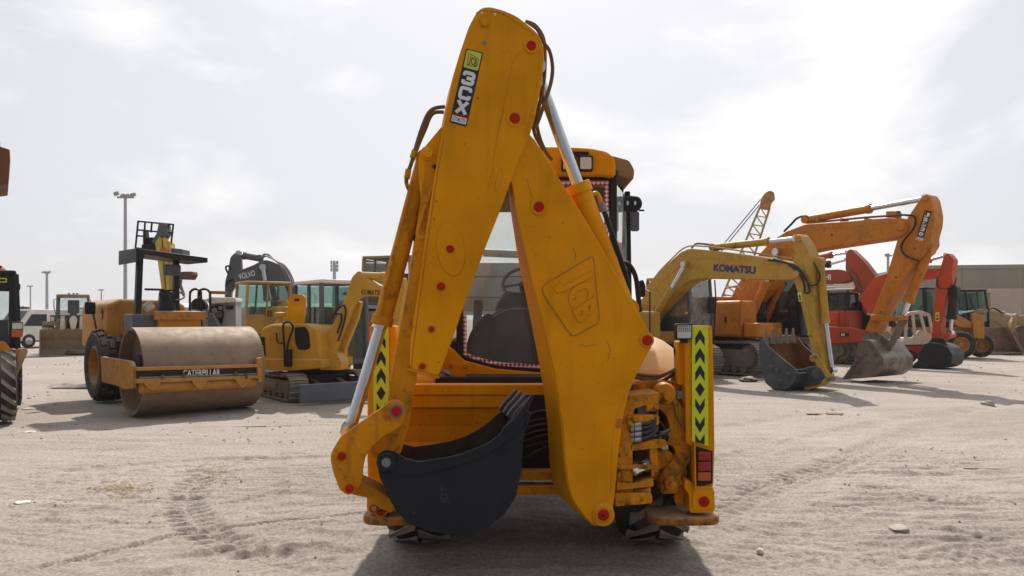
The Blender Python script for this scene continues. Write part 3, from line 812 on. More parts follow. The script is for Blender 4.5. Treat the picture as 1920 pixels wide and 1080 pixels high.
# the back outline is drawn as it shows behind the front plate on the inner side, and is parallel to it on the outer side
for i in range(0, 18): bv[i] = fv[i] + A.n * 0.27
for i in range(18, nb):
    bv[i] = A.W(*bk_[i], 0.31)
mbo = MB(); mbo.add(fv + bv, [list(range(nb)), [nb + i for i in reversed(range(nb))]] + [[i, (i + 1) % nb, nb + (i + 1) % nb, nb + i] for i in range(nb)])
bm_o = mbo.build("boom", YEL, bh, 0.008)
hose(bm_o, [A.W(x, y, 0.04) for x, y in ((1085, 955), (1068, 915), (1060, 850), (1056, 800), (1044, 722), (1030, 655), (1012, 585))], 0.003, YELW, "edge_weld")
hose(bm_o, [A.W(x, y, 0.039) for x, y in ((1172, 740), (1152, 800), (1147, 870), (1146, 925))], 0.004, YEL, "edge_weld")
for (x, y, r_, rg) in ((1010, 388, 10, 16), (1213, 638, 10, 14)):
    pin(bm_o, A, x, y, 0.038, r_ * A.scale(x), REDCAP, depth=0.018, ring=rg * A.scale(x))
bb = MB().lathe([(0.0001, -0.02), (20.5 * A.scale(1131), -0.02), (22 * A.scale(1131), 0.0), (22 * A.scale(1131), 0.3)], A.W(1131, 965, 0.035), A.n, 28)
bb.build("boom_foot_boss", YEL, bm_o, 0.004)
pin(bm_o, A, 1131, 965, 0.014, 11 * A.scale(1131), REDCAP, depth=0.015, ring=16 * A.scale(1131), ringmat=YELW)
pin(bm_o, A, 1131, 966, -0.003, 3.2 * A.scale(1131), BLACK, "grease_nipple", 0.006)
# embossed panel with the maker's letters
emb = fil([(1019, 535), (1112, 479), (1124, 604), (1075, 631), (1066, 622), (1017, 548)], 9, 4)
MB().poly(A, emb, 0.034, 0.045).build("embossed_panel", YEL, bm_o, 0.004)
MB().tube([A.W(p[0], p[1], 0.036) for p in emb], 0.0045, 6, True).build("embossed_rim", EMBL, bm_o)
ez = lambda pts: [(1010 + x * .1574, 470 + y * .1574) for x, y in pts]
def raised_text(root, s, TL, TR, BR, BL, P, d, hgt_, mat, edge):
    """letters standing proud of the plate inside a four-cornered field, with a thin grimy line round their foot"""
    st, fs = text_mesh(s, 0.05)
    mp_ = lambda a, b: ((TL[0] * (1 - a) + TR[0] * a) * (1 - b) + (BL[0] * (1 - a) + BR[0] * a) * b, (TL[1] * (1 - a) + TR[1] * a) * (1 - b) + (BL[1] * (1 - a) + BR[1] * a) * b)
    base = [P.W(*mp_(a, b), d) for a, b in st]; top = [p - P.n * hgt_ for p in base]; n = len(base)
    cnt = {}
    for f in fs:
        for k in range(len(f)):
            e_ = (f[k], f[(k + 1) % len(f)]); key = tuple(sorted(e_)); cnt[key] = cnt.get(key, 0) + 1
    bd = [k for k, v in cnt.items() if v == 1]
    MB().add(base + top, [[i_ + n for i_ in f] for f in fs] + [[x, y, y + n, x + n] for x, y in bd]).build("embossed_letters", mat, root, smooth=False)
    q = MB()
    for x, y in bd:
        if (base[x] - base[y]).length > 1e-5: q.tube([base[x] - P.n * .001, base[y] - P.n * .001], .0026, 4)
    q.build("embossed_outline", edge, root)
raised_text(bm_o, "JCB", *ez([(632, 195), (692, 720), (405, 930), (165, 430)]), A, 0.034, 0.007, YEL, EMBL)
for st in ([(1074, 465), (1079, 475), (1078, 488)], [(1085, 652), (1090, 645), (1097, 650), (1105, 648), (1118, 646)], [(1138, 640), (1144, 655), (1139, 678)], [(988, 335), (992, 352), (998, 372)], [(1000, 423), (1004, 426)]):
    MB().tube([A.W(x, y, 0.0395) for x, y in crv(st, False, 4)], 0.0016, 4).build("scratch", RUST, bm_o)
MB().poly(A, fil(rect(1155, 785, 1167, 803), 2), 0.037, 0.042).build("reflector", paint("faded_reflector", (0.42, 0.13, 0.02), 0.4), bm_o, 0.001)

# rams of the arm
bc = ram(bh, A, (797, 300), (716, 606), (656, 806), 17 * A.scale(760, .16), 11.5 * A.scale(700, .16), 0.16, YELW)
MB().cyl(A.W(716, 606, .16), A.W(709, 618, .16), 14 * A.scale(716, .16)).build("gland", CHROME, bc)
hose(bc, [A.W(x, y, .09) for x, y in ((762, 345), (768, 360), (752, 420), (735, 490), (720, 550), (712, 592))], 0.010, YELW, "hard_line")
ram(bh, A, (1172, 580), (1084, 348), (1003, 128), 20 * A.scale(1100, .17), 11.5 * A.scale(1050, .17), 0.17, YEL)
hose(bh, [A.W(x, y, .15) for x, y in ((1108, 366), (1118, 362), (1125, 372), (1127, 384))], 0.014, YEL, "hard_line")
MB().cyl(A.W(1127, 380, .15), A.W(1133, 397, .15), 0.021).build("hose_ferrule", RAIL, bh)
hose(bh, [A.W(x, y, .15) for x, y in ((1131, 392), (1143, 425), (1155, 460), (1168, 500), (1180, 540))], 0.017, HOSE)
hose(bh, [A.W(x, y, .2) for x, y in ((1100, 385), (1122, 430), (1150, 480), (1163, 515))], 0.014, HOSE)
hose(bh, [A.W(x, y, .2) for x, y in ((1167, 492), (1180, 497), (1192, 520), (1197, 560), (1200, 585))], 0.017, HOSE)
for dd, pts in ((.05, [(990, 42), (1008, 56), (1018, 78), (1030, 95), (1036, 125), (1033, 155), (1022, 190), (1012, 220), (1004, 240)]), (.14, [(985, 40), (1004, 48), (1019, 72), (1022, 110), (1020, 150), (1012, 195), (1006, 225), (1012, 258), (1024, 285), (1036, 300)]), (.2, [(1008, 190), (1000, 225), (1004, 255), (1020, 282)])):
    hose(bh, [A.W(x, y, dd) for x, y in pts], 0.012, HOSET)
for dd, pts in ((.1, [(834, 200), (815, 203), (803, 213), (793, 235), (784, 262), (776, 290), (770, 310), (764, 326), (762, 342), (767, 356)]), (.17, [(832, 210), (815, 211), (806, 220), (798, 240), (786, 268), (774, 300)])):
    hose(bh, [A.W(x, y, dd) for x, y in pts], 0.0125, HOSET)
MB().cyl(A.W(778, 282, .1), A.W(773, 296, .1), 0.018).build("hose_ferrule", YELW, bh)
MB().cyl(A.W(766, 318, .1), A.W(763, 335, .1), 0.019).build("hose_ferrule", YELW, bh)
hose(bh, [A.W(x, y, .04) for x, y in ((812, 350), (802, 375), (793, 400), (786, 424), (783, 438), (788, 446), (797, 444))], 0.013, YELW, "hard_line")
hose(bh, [A.W(x, y, .06) for x, y in ((790, 415), (782, 435), (775, 446), (783, 452), (794, 450))], 0.010, HOSE)
pin(bh, A, 815, 312, 0.045, 4 * A.scale(815), BLACK, "bolt", 0.01)
MB().tube([A.W(776 + 7 * math.cos(t), 573 + 12 * math.sin(t), 0.045) for t in [i * math.pi / 8 for i in range(16)]], 0.008, 6, True).build("lifting_eye", YELW, bh)

# tipping lever, link and bucket
lev = fil([(623, 845), (640, 817), (680, 789), (718, 763), (730, 752), (745, 749), (758, 757), (762, 775), (754, 798), (738, 809), (720, 818), (700, 836), (686, 854), (681, 878), (680, 904), (667, 925), (650, 928), (637, 919), (624, 884), (619, 858)], 6, 3)
MB().poly(A, lev, -0.045, -0.015).build("tipping_lever", YELW, bh, 0.006)
MB().poly(A, lev, 0.32, 0.35).build("tipping_lever", YELW, bh, 0.006)
MB().poly(A, fil([(706, 800), (744, 802), (752, 835), (735, 850), (703, 850)], 6), 0.03, 0.29).build("bucket_hinge_block", YELW, bh, 0.006)
for (x, y, r_, rg) in ((743, 770, 9.5, 13), (641, 855, 8, None), (655, 915, 8, 12)):
    pin(bh, A, x, y, -0.044, r_ * A.scale(x), REDCAP, depth=0.02, ring=(rg or 0) * A.scale(x) or None, ringmat=RAIL if y < 800 else YELW)
MB().poly(A, fil([(655, 903), (672, 903), (706, 918), (733, 934), (745, 948), (740, 960), (716, 956), (690, 934), (660, 928), (645, 915)], 6), 0.03, 0.29).build("tipping_link", YELW, bh, 0.008)
# bucket: thin curved shell between two side plates
side = fil([(706, 862), (709, 852), (724, 843), (742, 848), (760, 860), (785, 866), (822, 861), (859, 854), (890, 844), (918, 830), (942, 812), (962, 793), (989, 776), (986, 800), (981, 825), (978, 881), (967, 933), (944, 967), (915, 988), (878, 1001), (841, 1003), (804, 997), (764, 981), (741, 956), (722, 918), (711, 892)], 5, 3)
outer = [(722, 880), (722, 918), (741, 955), (764, 980), (804, 996), (841, 1002), (878, 1000), (915, 987), (944, 966), (967, 933), (978, 881), (981, 825), (986, 790)]
bk = MB()
BN, BF_ = -0.11, 0.43
bk.poly(A, side, BN, BN + 0.025)
Bs = A.n * (BF_ - BN)
np_ = [A.W(x, y, BN) for x, y in side]
bk.prism([p + Bs - A.n * 0.025 for p in np_], A.n * 0.025)
oc = crv(outer, False, 3)
for i in range(len(oc) - 1):
    a, b = oc[i], oc[i + 1]
    q = [A.W(a[0], a[1], BN) + A.n * 0.02, A.W(b[0], b[1], BN) + A.n * 0.02]
    cen = A.W(850, 900, BN)
    inn = [p + (cen - p).normalized() * 0.022 for p in q]
    bk.prism([q[0], q[1], inn[1], inn[0]], Bs - A.n * 0.04)
bucket = bk.build("bucket", NAVY, bh, 0.003)
ln = MB()
for i in range(len(oc) - 1):
    q = [A.W(oc[k][0], oc[k][1], BN) + A.n * 0.028 for k in (i, i + 1)]
    inn = [p + (cen - p).normalized() * 0.026 for p in q]
    ln.add([inn[0], inn[1], inn[1] + Bs - A.n * 0.056, inn[0] + Bs - A.n * 0.056], [[0, 1, 2, 3]])
ln.add([p + Bs - A.n * 0.028 for p in np_], [list(range(len(side)))])
ln.build("bucket_lining", LINING, bucket)
rim = fil([(724, 878), (745, 893), (790, 890), (850, 876), (905, 858), (950, 828), (980, 800), (989, 776), (962, 793), (918, 830), (859, 854), (785, 866), (760, 860), (742, 866), (728, 872)], 4)
MB().poly(A, rim, BN - 0.012, BN).build("rim_plate", NAVY, bucket, 0.003)
eye = MB().lathe([(17 * A.scale(724), 0.0), (17.5 * A.scale(724), -0.03), (10.5 * A.scale(724), -0.03), (10.5 * A.scale(724), 0.0)], A.W(724, 866, BN), A.n, 24, True)
eye.build("hinge_eye", NAVY, bucket, 0.003)
pin(bucket, A, 724, 866, BN - .002, 10 * A.scale(724), RAIL, depth=0.022)
MB().poly(A, fil([(800, 872), (797, 880), (778, 885), (775, 880)], 3), BN - 0.014, BN - 0.011).build("lifting_slot", BLACK, bucket)
for x, y in ((948, 838), (964, 815), (775, 965)):
    pin(bucket, A, x, y, BN, 5 * A.scale(x), NAVY, "bolt", 0.012)
# teeth along the lip
lipA = A.W(985, 790, BN); lipB = lipA + Bs
MB().bar(lipA + Vector((0, 0, .01)), lipB + Vector((0, 0, .01)), 0.05, 0.10, up=Vector((.35, 0, 1))).build("cutting_edge", NAVY, bucket, 0.004)
dirT = (A.W(999, 738, BN) - A.W(962, 795, BN)).normalized()
for i in range(4):
    b0 = A.W(975, 778, BN) + A.n * (0.03 + 0.16 * i)
    L_ = 0.13
    p = [b0 - dirT * 0.05, b0 + dirT * L_]
    e1 = A.n; e2 = dirT.cross(A.n)
    m = MB()
    vs = [p[0] + e1 * a * .023 + e2 * b * .028 for a, b in ((-1, -1), (1, -1), (1, 1), (-1, 1))] + [b0 + e1 * a * .023 + e2 * b * .028 for a, b in ((-1, -1), (1, -1), (1, 1), (-1, 1))] + [p[1] + e1 * a * .019 + e2 * b * .006 for a, b in ((-1, -1), (1, -1), (1, 1), (-1, 1))]
    m.add(vs, [[0, 1, 2, 3], [0, 1, 5, 4], [1, 2, 6, 5], [2, 3, 7, 6], [3, 0, 4, 7], [4, 5, 9, 8], [5, 6, 10, 9], [6, 7, 11, 10], [7, 4, 8, 11], [8, 9, 10, 11]])
    m.build("tooth", SLATE if i else NAVY, bucket, 0.004)
MB().poly(A, fil([(998, 739), (1002, 743), (991, 768), (975, 787), (950, 808), (938, 818), (944, 803), (966, 783)], 2), BN - .03, BN - .004).build("side_cutter", NAVY, bucket, .004)
w_ = [A.W(x, y, BN) for x, y in ((826, 944), (826, 912), (843, 944))]
lettering(bucket, "JDT", w_[0], w_[1], w_[2], OUT * 0.002, paint("embossed_navy", (0.03, 0.034, 0.05), 0.4), 0.03, "embossed_letters")
# backhoe: rear frame, kingpost, stabilisers
XC = 0.19
def FP(Y): return PL(960, Y, 0)
P52, P50, P54 = FP(5.25), FP(5.0), FP(5.45)
MB().poly(P52, rect(748, 721, 1278, 741), 0.0, 0.13).build("frame_beam", YEL, bh, 0.006)
MB().poly(P52, rect(748, 884, 1270, 900), 0.0, 0.12).build("frame_beam", YELW, bh, 0.005)
MB().poly(P50, rect(760, 912, 1060, 928), 0.2, 0.34).build("frame_beam", YELW, bh, 0.005)
pan = MB()
ps = [(FP(5.27).W(745, 741, .02).z, 5.26), (FP(5.27).W(745, 762, .02).z, 5.26), (FP(5.27).W(745, 767, .02).z, 5.29), (FP(5.27).W(745, 800, .02).z, 5.32), (FP(5.27).W(745, 830, .02).z, 5.31), (FP(5.27).W(745, 850, .02).z, 5.25), (FP(5.27).W(745, 862, .02).z, 5.20)]
PF_ = FP(5.27)
xl, xr = PF_.W(742, 800).x, PF_.W(978, 800).x
for (z0, y0), (z1, y1) in zip(ps[:-1], ps[1:]):
    pan.prism([Vector((xl, y0, z0)), Vector((xr, y0, z0)), Vector((xr, y1, z1)), Vector((xl, y1, z1))], Vector((0, .02, 0)))
pan.build("rear_panel", YEL, bh)
MB().poly(P54, [(728, 690), (770, 740), (785, 870), (728, 930)], 0.0, 0.25).build("frame_cheek", YEL, bh, 0.006)
MB().box((XC, 6.1, 0.98), 1.1, 1.0, 0.62).build("chassis", DARK, bh, 0.01)
MB().box((XC, 6.0, 0.66), 2.0, 0.26, 0.26).build("rear_axle", DARK, bh, 0.03)
for i, (ya, yb, dx) in enumerate(((790, 786, 0), (800, 796, 4), (812, 806, 0), (824, 815, 3), (836, 828, 0), (856, 835, 2), (775, 770, 6))):
    hose(bh, [P54.W(940, ya + 14, .0), P54.W(980, ya + 6, -.06), P54.W(1010, (ya + yb) / 2, -.08 + .02 * (i % 3)), P54.W(1045, yb - 2, -.04), P54.W(1075, yb - 14, .03)], 0.013, HOSE)
MB().box((XC - .1, 5.62, 0.98), 1.35, 0.08, 0.62).build("chassis_plate", DARK, bh)

# kingpost casting with its lugs
FERR = plain('zinc_fitting', (.42, .41, .38), .35, .8)
K = FP(4.88)
kp = fil([(1168, 772), (1176, 742), (1236, 736), (1237, 752), (1190, 766), (1183, 800), (1186, 840), (1187, 945), (1152, 950), (1156, 830)], 4, 3)
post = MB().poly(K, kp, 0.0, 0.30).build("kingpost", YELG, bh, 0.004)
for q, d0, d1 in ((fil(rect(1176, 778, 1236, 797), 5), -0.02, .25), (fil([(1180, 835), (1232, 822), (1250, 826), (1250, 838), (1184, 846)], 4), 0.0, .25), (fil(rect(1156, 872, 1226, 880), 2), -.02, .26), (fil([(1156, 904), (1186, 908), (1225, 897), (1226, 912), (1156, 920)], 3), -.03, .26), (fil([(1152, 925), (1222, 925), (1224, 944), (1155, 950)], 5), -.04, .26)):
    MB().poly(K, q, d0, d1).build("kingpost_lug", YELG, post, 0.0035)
MB().poly(K, rect(1195, 758, 1217, 778), .05, .2).build("bush", RAIL, post, 0.004)
MB().poly(K, rect(1212, 752, 1236, 772), .0, .2).build("bush", YELG, post, 0.01)
def vcyl(P, px, y0, y1, r, d, mat, name, root):
    return MB().cyl(P.W(px, y0, d), P.W(px, y1, d), r * P.scale(px), n=28).build(name, mat, root, 0.005)
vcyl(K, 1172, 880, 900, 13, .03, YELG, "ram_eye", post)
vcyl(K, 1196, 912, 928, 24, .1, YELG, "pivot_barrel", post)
MB().cyl(K.W(1186, 886, -.01), K.W(1214, 870, .05), 9 * K.scale(1200)).build("pivot_pin", CHROME, post, 0.01)
MB().cyl(K.W(1206, 875, .03), K.W(1222, 866, .1), 11 * K.scale(1200)).build("pivot_pin", RAIL, post, 0.01)
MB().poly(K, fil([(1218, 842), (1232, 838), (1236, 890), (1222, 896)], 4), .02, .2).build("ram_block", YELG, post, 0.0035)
MB().poly(K, [(1190, 846), (1222, 842), (1222, 896), (1190, 900)], .14, .2).build("backing_plate", RUST, post)  # dark rust tone puts the shade between the lugs into colour
for i, y in enumerate((797, 805, 815, 825)):
    hose(post, [K.W(1187, y, -.01), K.W(1205, y - 2, -.03), K.W(1219, y - 4 - i, -.03), K.W(1228, y - 13 - i, -.01), K.W(1231, y - 24, .06), K.W(1226, y - 32, .14)], 0.0145, HOSE)
    MB().cyl(K.W(1184, y + 1, -.01), K.W(1190, y, -.02), 0.016, n=6).build("hose_nut", FERR, post)
    MB().cyl(K.W(1191, y, -.02), K.W(1203, y - 2, -.03), 0.0165).build("hose_ferrule", FERR, post)
hose(post, [K.W(1232, 812, .05), K.W(1245, 812, .03), K.W(1252, 820, .06), K.W(1248, 828, .12)], 0.012, HOSE)
hose(post, [K.W(1228, 824, .02), K.W(1240, 815, .0), K.W(1255, 806, .06)], 0.012, HOSE)
# slide frame and swing gear to the right of the kingpost
SF = FP(5.12)
cb = fil([(1216, 745), (1240, 738), (1266, 744), (1284, 770), (1296, 805), (1302, 838), (1292, 866), (1280, 888), (1270, 926), (1240, 926), (1236, 892), (1256, 868), (1268, 850), (1262, 836), (1244, 832), (1252, 816), (1256, 800), (1250, 780), (1236, 765), (1216, 768)], 6, 3)
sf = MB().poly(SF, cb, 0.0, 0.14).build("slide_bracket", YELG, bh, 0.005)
MB().poly(SF, fil([(1226, 846), (1250, 842), (1264, 852), (1262, 866), (1246, 878), (1226, 884)], 8), 0.02, 0.2).build("swing_ram", YELG, sf, 0.008, seg=3)
MB().poly(SF, [(1175, 745), (1290, 745), (1300, 930), (1175, 930)], 0.17, 0.2).build("slide_plate", DARK, sf)  # dark sheet standing in for the shade behind the lugs
MB().poly(SF, fil([(1222, 780), (1244, 775), (1258, 796), (1256, 822), (1232, 828), (1222, 812)], 8), 0.155, 0.168).build("slide_opening_shade", BLACK, sf)  # black sheets paint the shade inside the bracket's holes
MB().poly(SF, fil([(1262, 850), (1272, 846), (1276, 858), (1262, 884), (1236, 900), (1240, 884)], 6), 0.155, 0.168).build("slide_opening_shade", BLACK, sf)
MB().lathe([(0.0001, -.03), (18 * SF.scale(1245), -.03), (21 * SF.scale(1245), -.01), (21 * SF.scale(1245), .05)], SF.W(1246, 738, -.02), (0, 1, 0), 28).build("swing_boss", YELG, sf, 0.004)
MB().lathe([(0.0001, -.06), (8 * SF.scale(1245), -.06), (9 * SF.scale(1245), -.03)], SF.W(1250, 742, -.02), (0, 1, 0), 16).build("boss_cap", YELG, sf, 0.004)
MB().lathe([(0.0001, -.02), (13 * SF.scale(1259), -.02), (14 * SF.scale(1259), .0), (14 * SF.scale(1259), .12)], SF.W(1259, 906, -.03), (0, 1, 0), 24).build("clamp_washer", YELG, sf, 0.004)
MB().lathe([(0.0001, -.05), (6.5 * SF.scale(1259), -.05), (6.5 * SF.scale(1259), .0)], SF.W(1260, 906, -.03), (0, 1, 0), 6).build("clamp_bolt", YELG, sf, 0.002)
hose(sf, [SF.W(x, y, -.04) for x, y in ((1254, 744), (1264, 760), (1268, 780), (1278, 796), (1290, 812), (1297, 828), (1298, 846), (1290, 866), (1276, 884), (1264, 894), (1256, 904))], 0.008, HOSET)
MB().poly(SF, [(1282, 765), (1291, 775), (1296, 812), (1288, 800)], -.003, .0).build("slide_opening_shade", BLACK, sf)  # black sheet on the bracket face, a hole's shade as colour
MB().poly(SF, fil([(1180, 722), (1205, 714), (1277, 714), (1277, 748), (1244, 748), (1180, 744)], 3), .06, .3).build("top_plate", YELG, sf, 0.005)
MB().poly(SF, fil([(1270, 736), (1282, 733), (1288, 740), (1280, 748), (1268, 748)], 3), -.01, .05).build("slide_lock", RAIL, sf, 0.004)
MB().poly(FP(5.16), fil([(1272, 880), (1284, 870), (1290, 885), (1282, 945), (1270, 950), (1264, 935)], 4), 0, .05).build("brace", YELG, sf, 0.004)
for pts, r_, mt in (([(1190, 706), (1220, 712), (1250, 700), (1268, 690), (1276, 678)], .014, HOSET), ([(1185, 700), (1230, 705), (1262, 696), (1274, 702)], .013, HOSET), ([(1240, 716), (1262, 702), (1272, 688), (1280, 664), (1272, 650), (1266, 656), (1268, 668)], .012, HOSE), ([(1256, 720), (1266, 705), (1276, 698), (1272, 712)], .014, HOSET)):
    hose(sf, [SF.W(x, y, .1) for x, y in pts], r_, mt)

for x, y in ((1170, 762), (1226, 745), (1160, 890), (1160, 935), (1214, 905), (1214, 935), (1224, 786), (1190, 787)):
    MB().lathe([(.0001, -.014), (.009, -.014), (.011, -.006), (.017, -.005), (.017, .002)], K.W(x, y, -.02), (0, 1, 0), 6).build("bolt", YELG, post)
for x, y in ((1284, 750), (1276, 905), (1290, 842), (1250, 918)):
    MB().lathe([(.0001, -.016), (.010, -.016), (.012, -.006), (.020, -.005), (.020, .002)], SF.W(x, y, 0), (0, 1, 0), 6).build("bolt", YELG, sf)
MB().tube([SF.W(x, y, -.03) for x, y in crv([(1236, 790), (1244, 800), (1247, 812), (1240, 826), (1230, 834)], False, 4)], .011, 6).build("hose", HOSE, sf)
MB().box(SF.W(1245, 838, -.02), .05, .05, .03).build("hose_clamp", FERR, sf, .004)
MB().tube([SF.W(x, y, -.02) for x, y in ((1228, 838), (1240, 838), (1248, 842))], .010, 6).build("pipe", FERR, sf)
for y in (770, 800, 850, 880):
    MB().poly(K, rect(1158, y, 1163, y + 7), -.004, .0).build("grease_mark", RUST, post)
# stabiliser legs, each with warning board and foot
FOOT = paint("scraped_foot_paint", (.42, .15, .012), .6, .9, .5, gthr=.44, grimecol=(.06, .035, .02), scale=2)
def stabiliser(sgn):
    mx = (lambda x: x) if sgn > 0 else (lambda x: 2 * 1014 - x)
    m2 = lambda pts: [(mx(x), y) for x, y in pts]
    P = FP(5.06)
    body = fil(m2([(1288, 611), (1335, 611), (1338, 700), (1340, 840), (1338, 905), (1336, 918), (1302, 918), (1302, 838), (1286, 832), (1284, 640)]), 3, 3)
    leg = MB().poly(P, body, 0.0, 0.17).build("stabiliser_leg", YEL, bh, 0.005)
    if sgn > 0:
        MB().poly(P, fil(rect(1272, 640, 1296, 722), 3), 0.05, 0.2).build("leg_bracket", YEL, leg, 0.005)
    low = fil(m2([(1283, 905), (1286, 898), (1294, 902), (1304, 912), (1336, 912), (1340, 922), (1341, 955), (1337, 962), (1293, 962), (1292, 928), (1283, 915)]), 4, 3)
    MB().poly(P, low, -0.02, 0.15).build("stabiliser_shoe", YEL, leg, 0.006)
    plt = fil(m2(rect(1299, 919, 1340, 957)), 6)
    MB().poly(P, plt, -0.03, -0.02).build("pivot_plate", YEL, leg, 0.003)
    pin(leg, P, mx(1320) if sgn > 0 else 714, 940 if sgn > 0 else 957, -0.03, 10 * P.scale(1320), REDCAP, depth=0.014, ring=12.5 * P.scale(1320), ringmat=YEL)
    pin(leg, P, mx(1320) if sgn > 0 else 714, 940 if sgn > 0 else 957, -0.042, 2.5 * P.scale(1320), BLACK, "grease_nipple", 0.006)
    # foot pad
    c = P.W(mx(1277), 966, .12)
    n_ = 28; m = MB(); ring = []
    for k in range(n_):
        t = 2 * math.pi * k / n_
        e = 0.55
        ring.append(Vector((c.x + 0.243 * math.copysign(abs(math.cos(t)) ** e, math.cos(t)), c.y + 0.17 * math.copysign(abs(math.sin(t)) ** e, math.sin(t)), c.z - 0.03)))
    m.prism(ring, Vector((0, 0, 0.058)))
    m.build("foot_pad", FOOT, leg, 0.014, seg=3)
    # warning board
    if sgn > 0: x0, x1, y0, y1, cx, hw = 1297.5, 1328, 613, 836, 1312.5, 8.8
    else: x0, x1, y0, y1, cx, hw = 700, 729, 617, 812, 714.5, 8.4
    B = FP(5.055)
    rows = [(618, "u"), (652, "u"), (684, "u"), (717, "d"), (747, "v"), (781, "v"), (814, "h")] if sgn > 0 else [(624, "u"), (657, "u"), (690, "u"), (724, "d"), (755, "v"), (788, "h")]
    edge = [(x0, y0), (x1, y0), (x1, y1), (x0, y1 - 9)] if sgn > 0 else rect(x0, y0, x1, y1)
    board = MB().poly(B, edge, -0.006, 0.0).build("warning_board", LIME, leg, smooth=False)
    for y, k in rows:
        if k == "u": q = [(cx, y), (cx + hw, y + 15), (cx + hw, y + 31), (cx, y + 17), (cx - hw, y + 31), (cx - hw, y + 15)]
        elif k == "d": q = [(cx, y), (cx + hw, y + 13), (cx, y + 27), (cx - hw, y + 13)]
        elif k == "v": q = [(cx, y + 30), (cx + hw, y + 15), (cx + hw, y), (cx, y + 14), (cx - hw, y), (cx - hw, y + 15)]
        else: q = [(cx - hw, y), (cx, y + 13), (cx + hw, y), (cx + hw, y + 19), (cx - hw, y + 15)]
        MB().poly(B, q, -0.0075, -0.006).build("chevron", PRINTB, board, smooth=False)
    return leg
legR = stabiliser(1)
legL = stabiliser(-1)
P5 = FP(5.05)
MB().poly(P5, fil([(690, 604), (701, 600), (701, 640), (690, 640)], 3), 0.03, 0.1).build("marker_lamp", LENSO, legL, 0.004)
# R-clip ring on the left foot pin
MB().tube([P5.W(701 + 7 * math.cos(t), 953 + 7 * math.sin(t), -.06) for t in [i * math.pi / 8 for i in range(16)]], 0.007, 6, True).build("pin_ring", RUST, legL)
MB().tube([P5.W(708, 954, -.06), P5.W(728, 948, -.06)], 0.007, 6).build("pin_ring_tail", RUST, legL)
# tail lamp cluster on the right leg
MB().poly(P5, fil([(1303, 836), (1336, 846), (1336, 906), (1304, 914)], 2), 0.0, 0.09).build("lamp_recess", BLACK, legR)
MB().poly(P5, [(1301.5, 832), (1304, 832), (1306, 918), (1303, 920)], -.05, .05).build("lamp_guard", YEL, legR)
for y0, y1, mt in ((847, 864, LENSR), (866, 884, LENSR), (886, 902, LENSO)):
    MB().poly(P5, fil(rect(1308.5, y0, 1333, y1), 3), -0.022, 0.0).build("tail_lamp", mt, legR, 0.006)
# work lamp on top of the right leg
WL = FP(5.02)
wlb = MB().poly(WL, fil(rect(1267, 607, 1298.5, 636.5), 3), 0.0, 0.05).build("work_lamp", BLACK, legR, 0.004)
MB().poly(WL, fil(rect(1270, 610, 1296, 634), 2), -0.004, 0.0).build("lens", LENS, wlb)
dm = MB()
for r_ in range(3):
    for c_ in range(6):
        p = WL.W(1273 + c_ * 4, 612.5 + r_ * 4, -.004); dm.cyl(p, p - Vector((0, .0035, 0)), 0.0042, n=6)
dm.build("lens_dots", DARK, wlb)
MB().poly(WL, rect(1276, 636, 1290, 643), .01, .04).build("lamp_foot", BLACK, wlb)

# wheels, mudguards, front end
for s in (-1, 1):
    wheel(bh, (XC + s * 0.885, 6.02, 0.665), (1, 0, 0), 0.70, 0.47, 0.33, YELD, RUBBER, 18, 0.032, "bar", TREADD, out=s)
    wheel(bh, (XC + s * 0.86, 8.55, 0.47), (1, 0, 0), 0.48, 0.33, 0.22, YELD, RUBBER, 14, 0.03, "bar", out=s)
    m = MB(); nu, nt = 9, 14; G = []
    for i in range(nt + 1):
        th = R(40 + 125 * i / nt); row = []
        for j in range(nu + 1):
            f = j / nu
            rr = 0.93 - 0.24 * max(0, (f - 0.45) / 0.55) ** 2
            row.append(Vector((XC + s * ((0.60 if s > 0 else 0.74) + (0.60 if s > 0 else 0.46) * f), 6.06 - math.cos(th) * rr * 0.95, 0.66 + math.sin(th) * rr)))
        G.append(row)
    for i in range(nt):
        for j in range(nu):
            m.add([G[i][j], G[i][j + 1], G[i + 1][j + 1], G[i + 1][j]], [[0, 1, 2, 3]])
    fo = m.build("mudguard", YELD, bh, weld=True)
    so = fo.modifiers.new("thick", 'SOLIDIFY'); so.thickness = 0.03
MB().poly(FP(5.6), fil([(1193, 700), (1200, 690), (1240, 690), (1256, 700), (1250, 714), (1193, 716)], 3), 0.0, 0.3).build("tank", BLACK, bh, 0.01)
MB().box((XC, 8.2, 1.12), 0.82, 1.9, 0.7).build("bonnet", YELD, bh, 0.08, seg=4)
MB().box((XC, 8.5, 0.55), 1.4, 0.3, 0.25).build("front_axle", DARK, bh, 0.03)
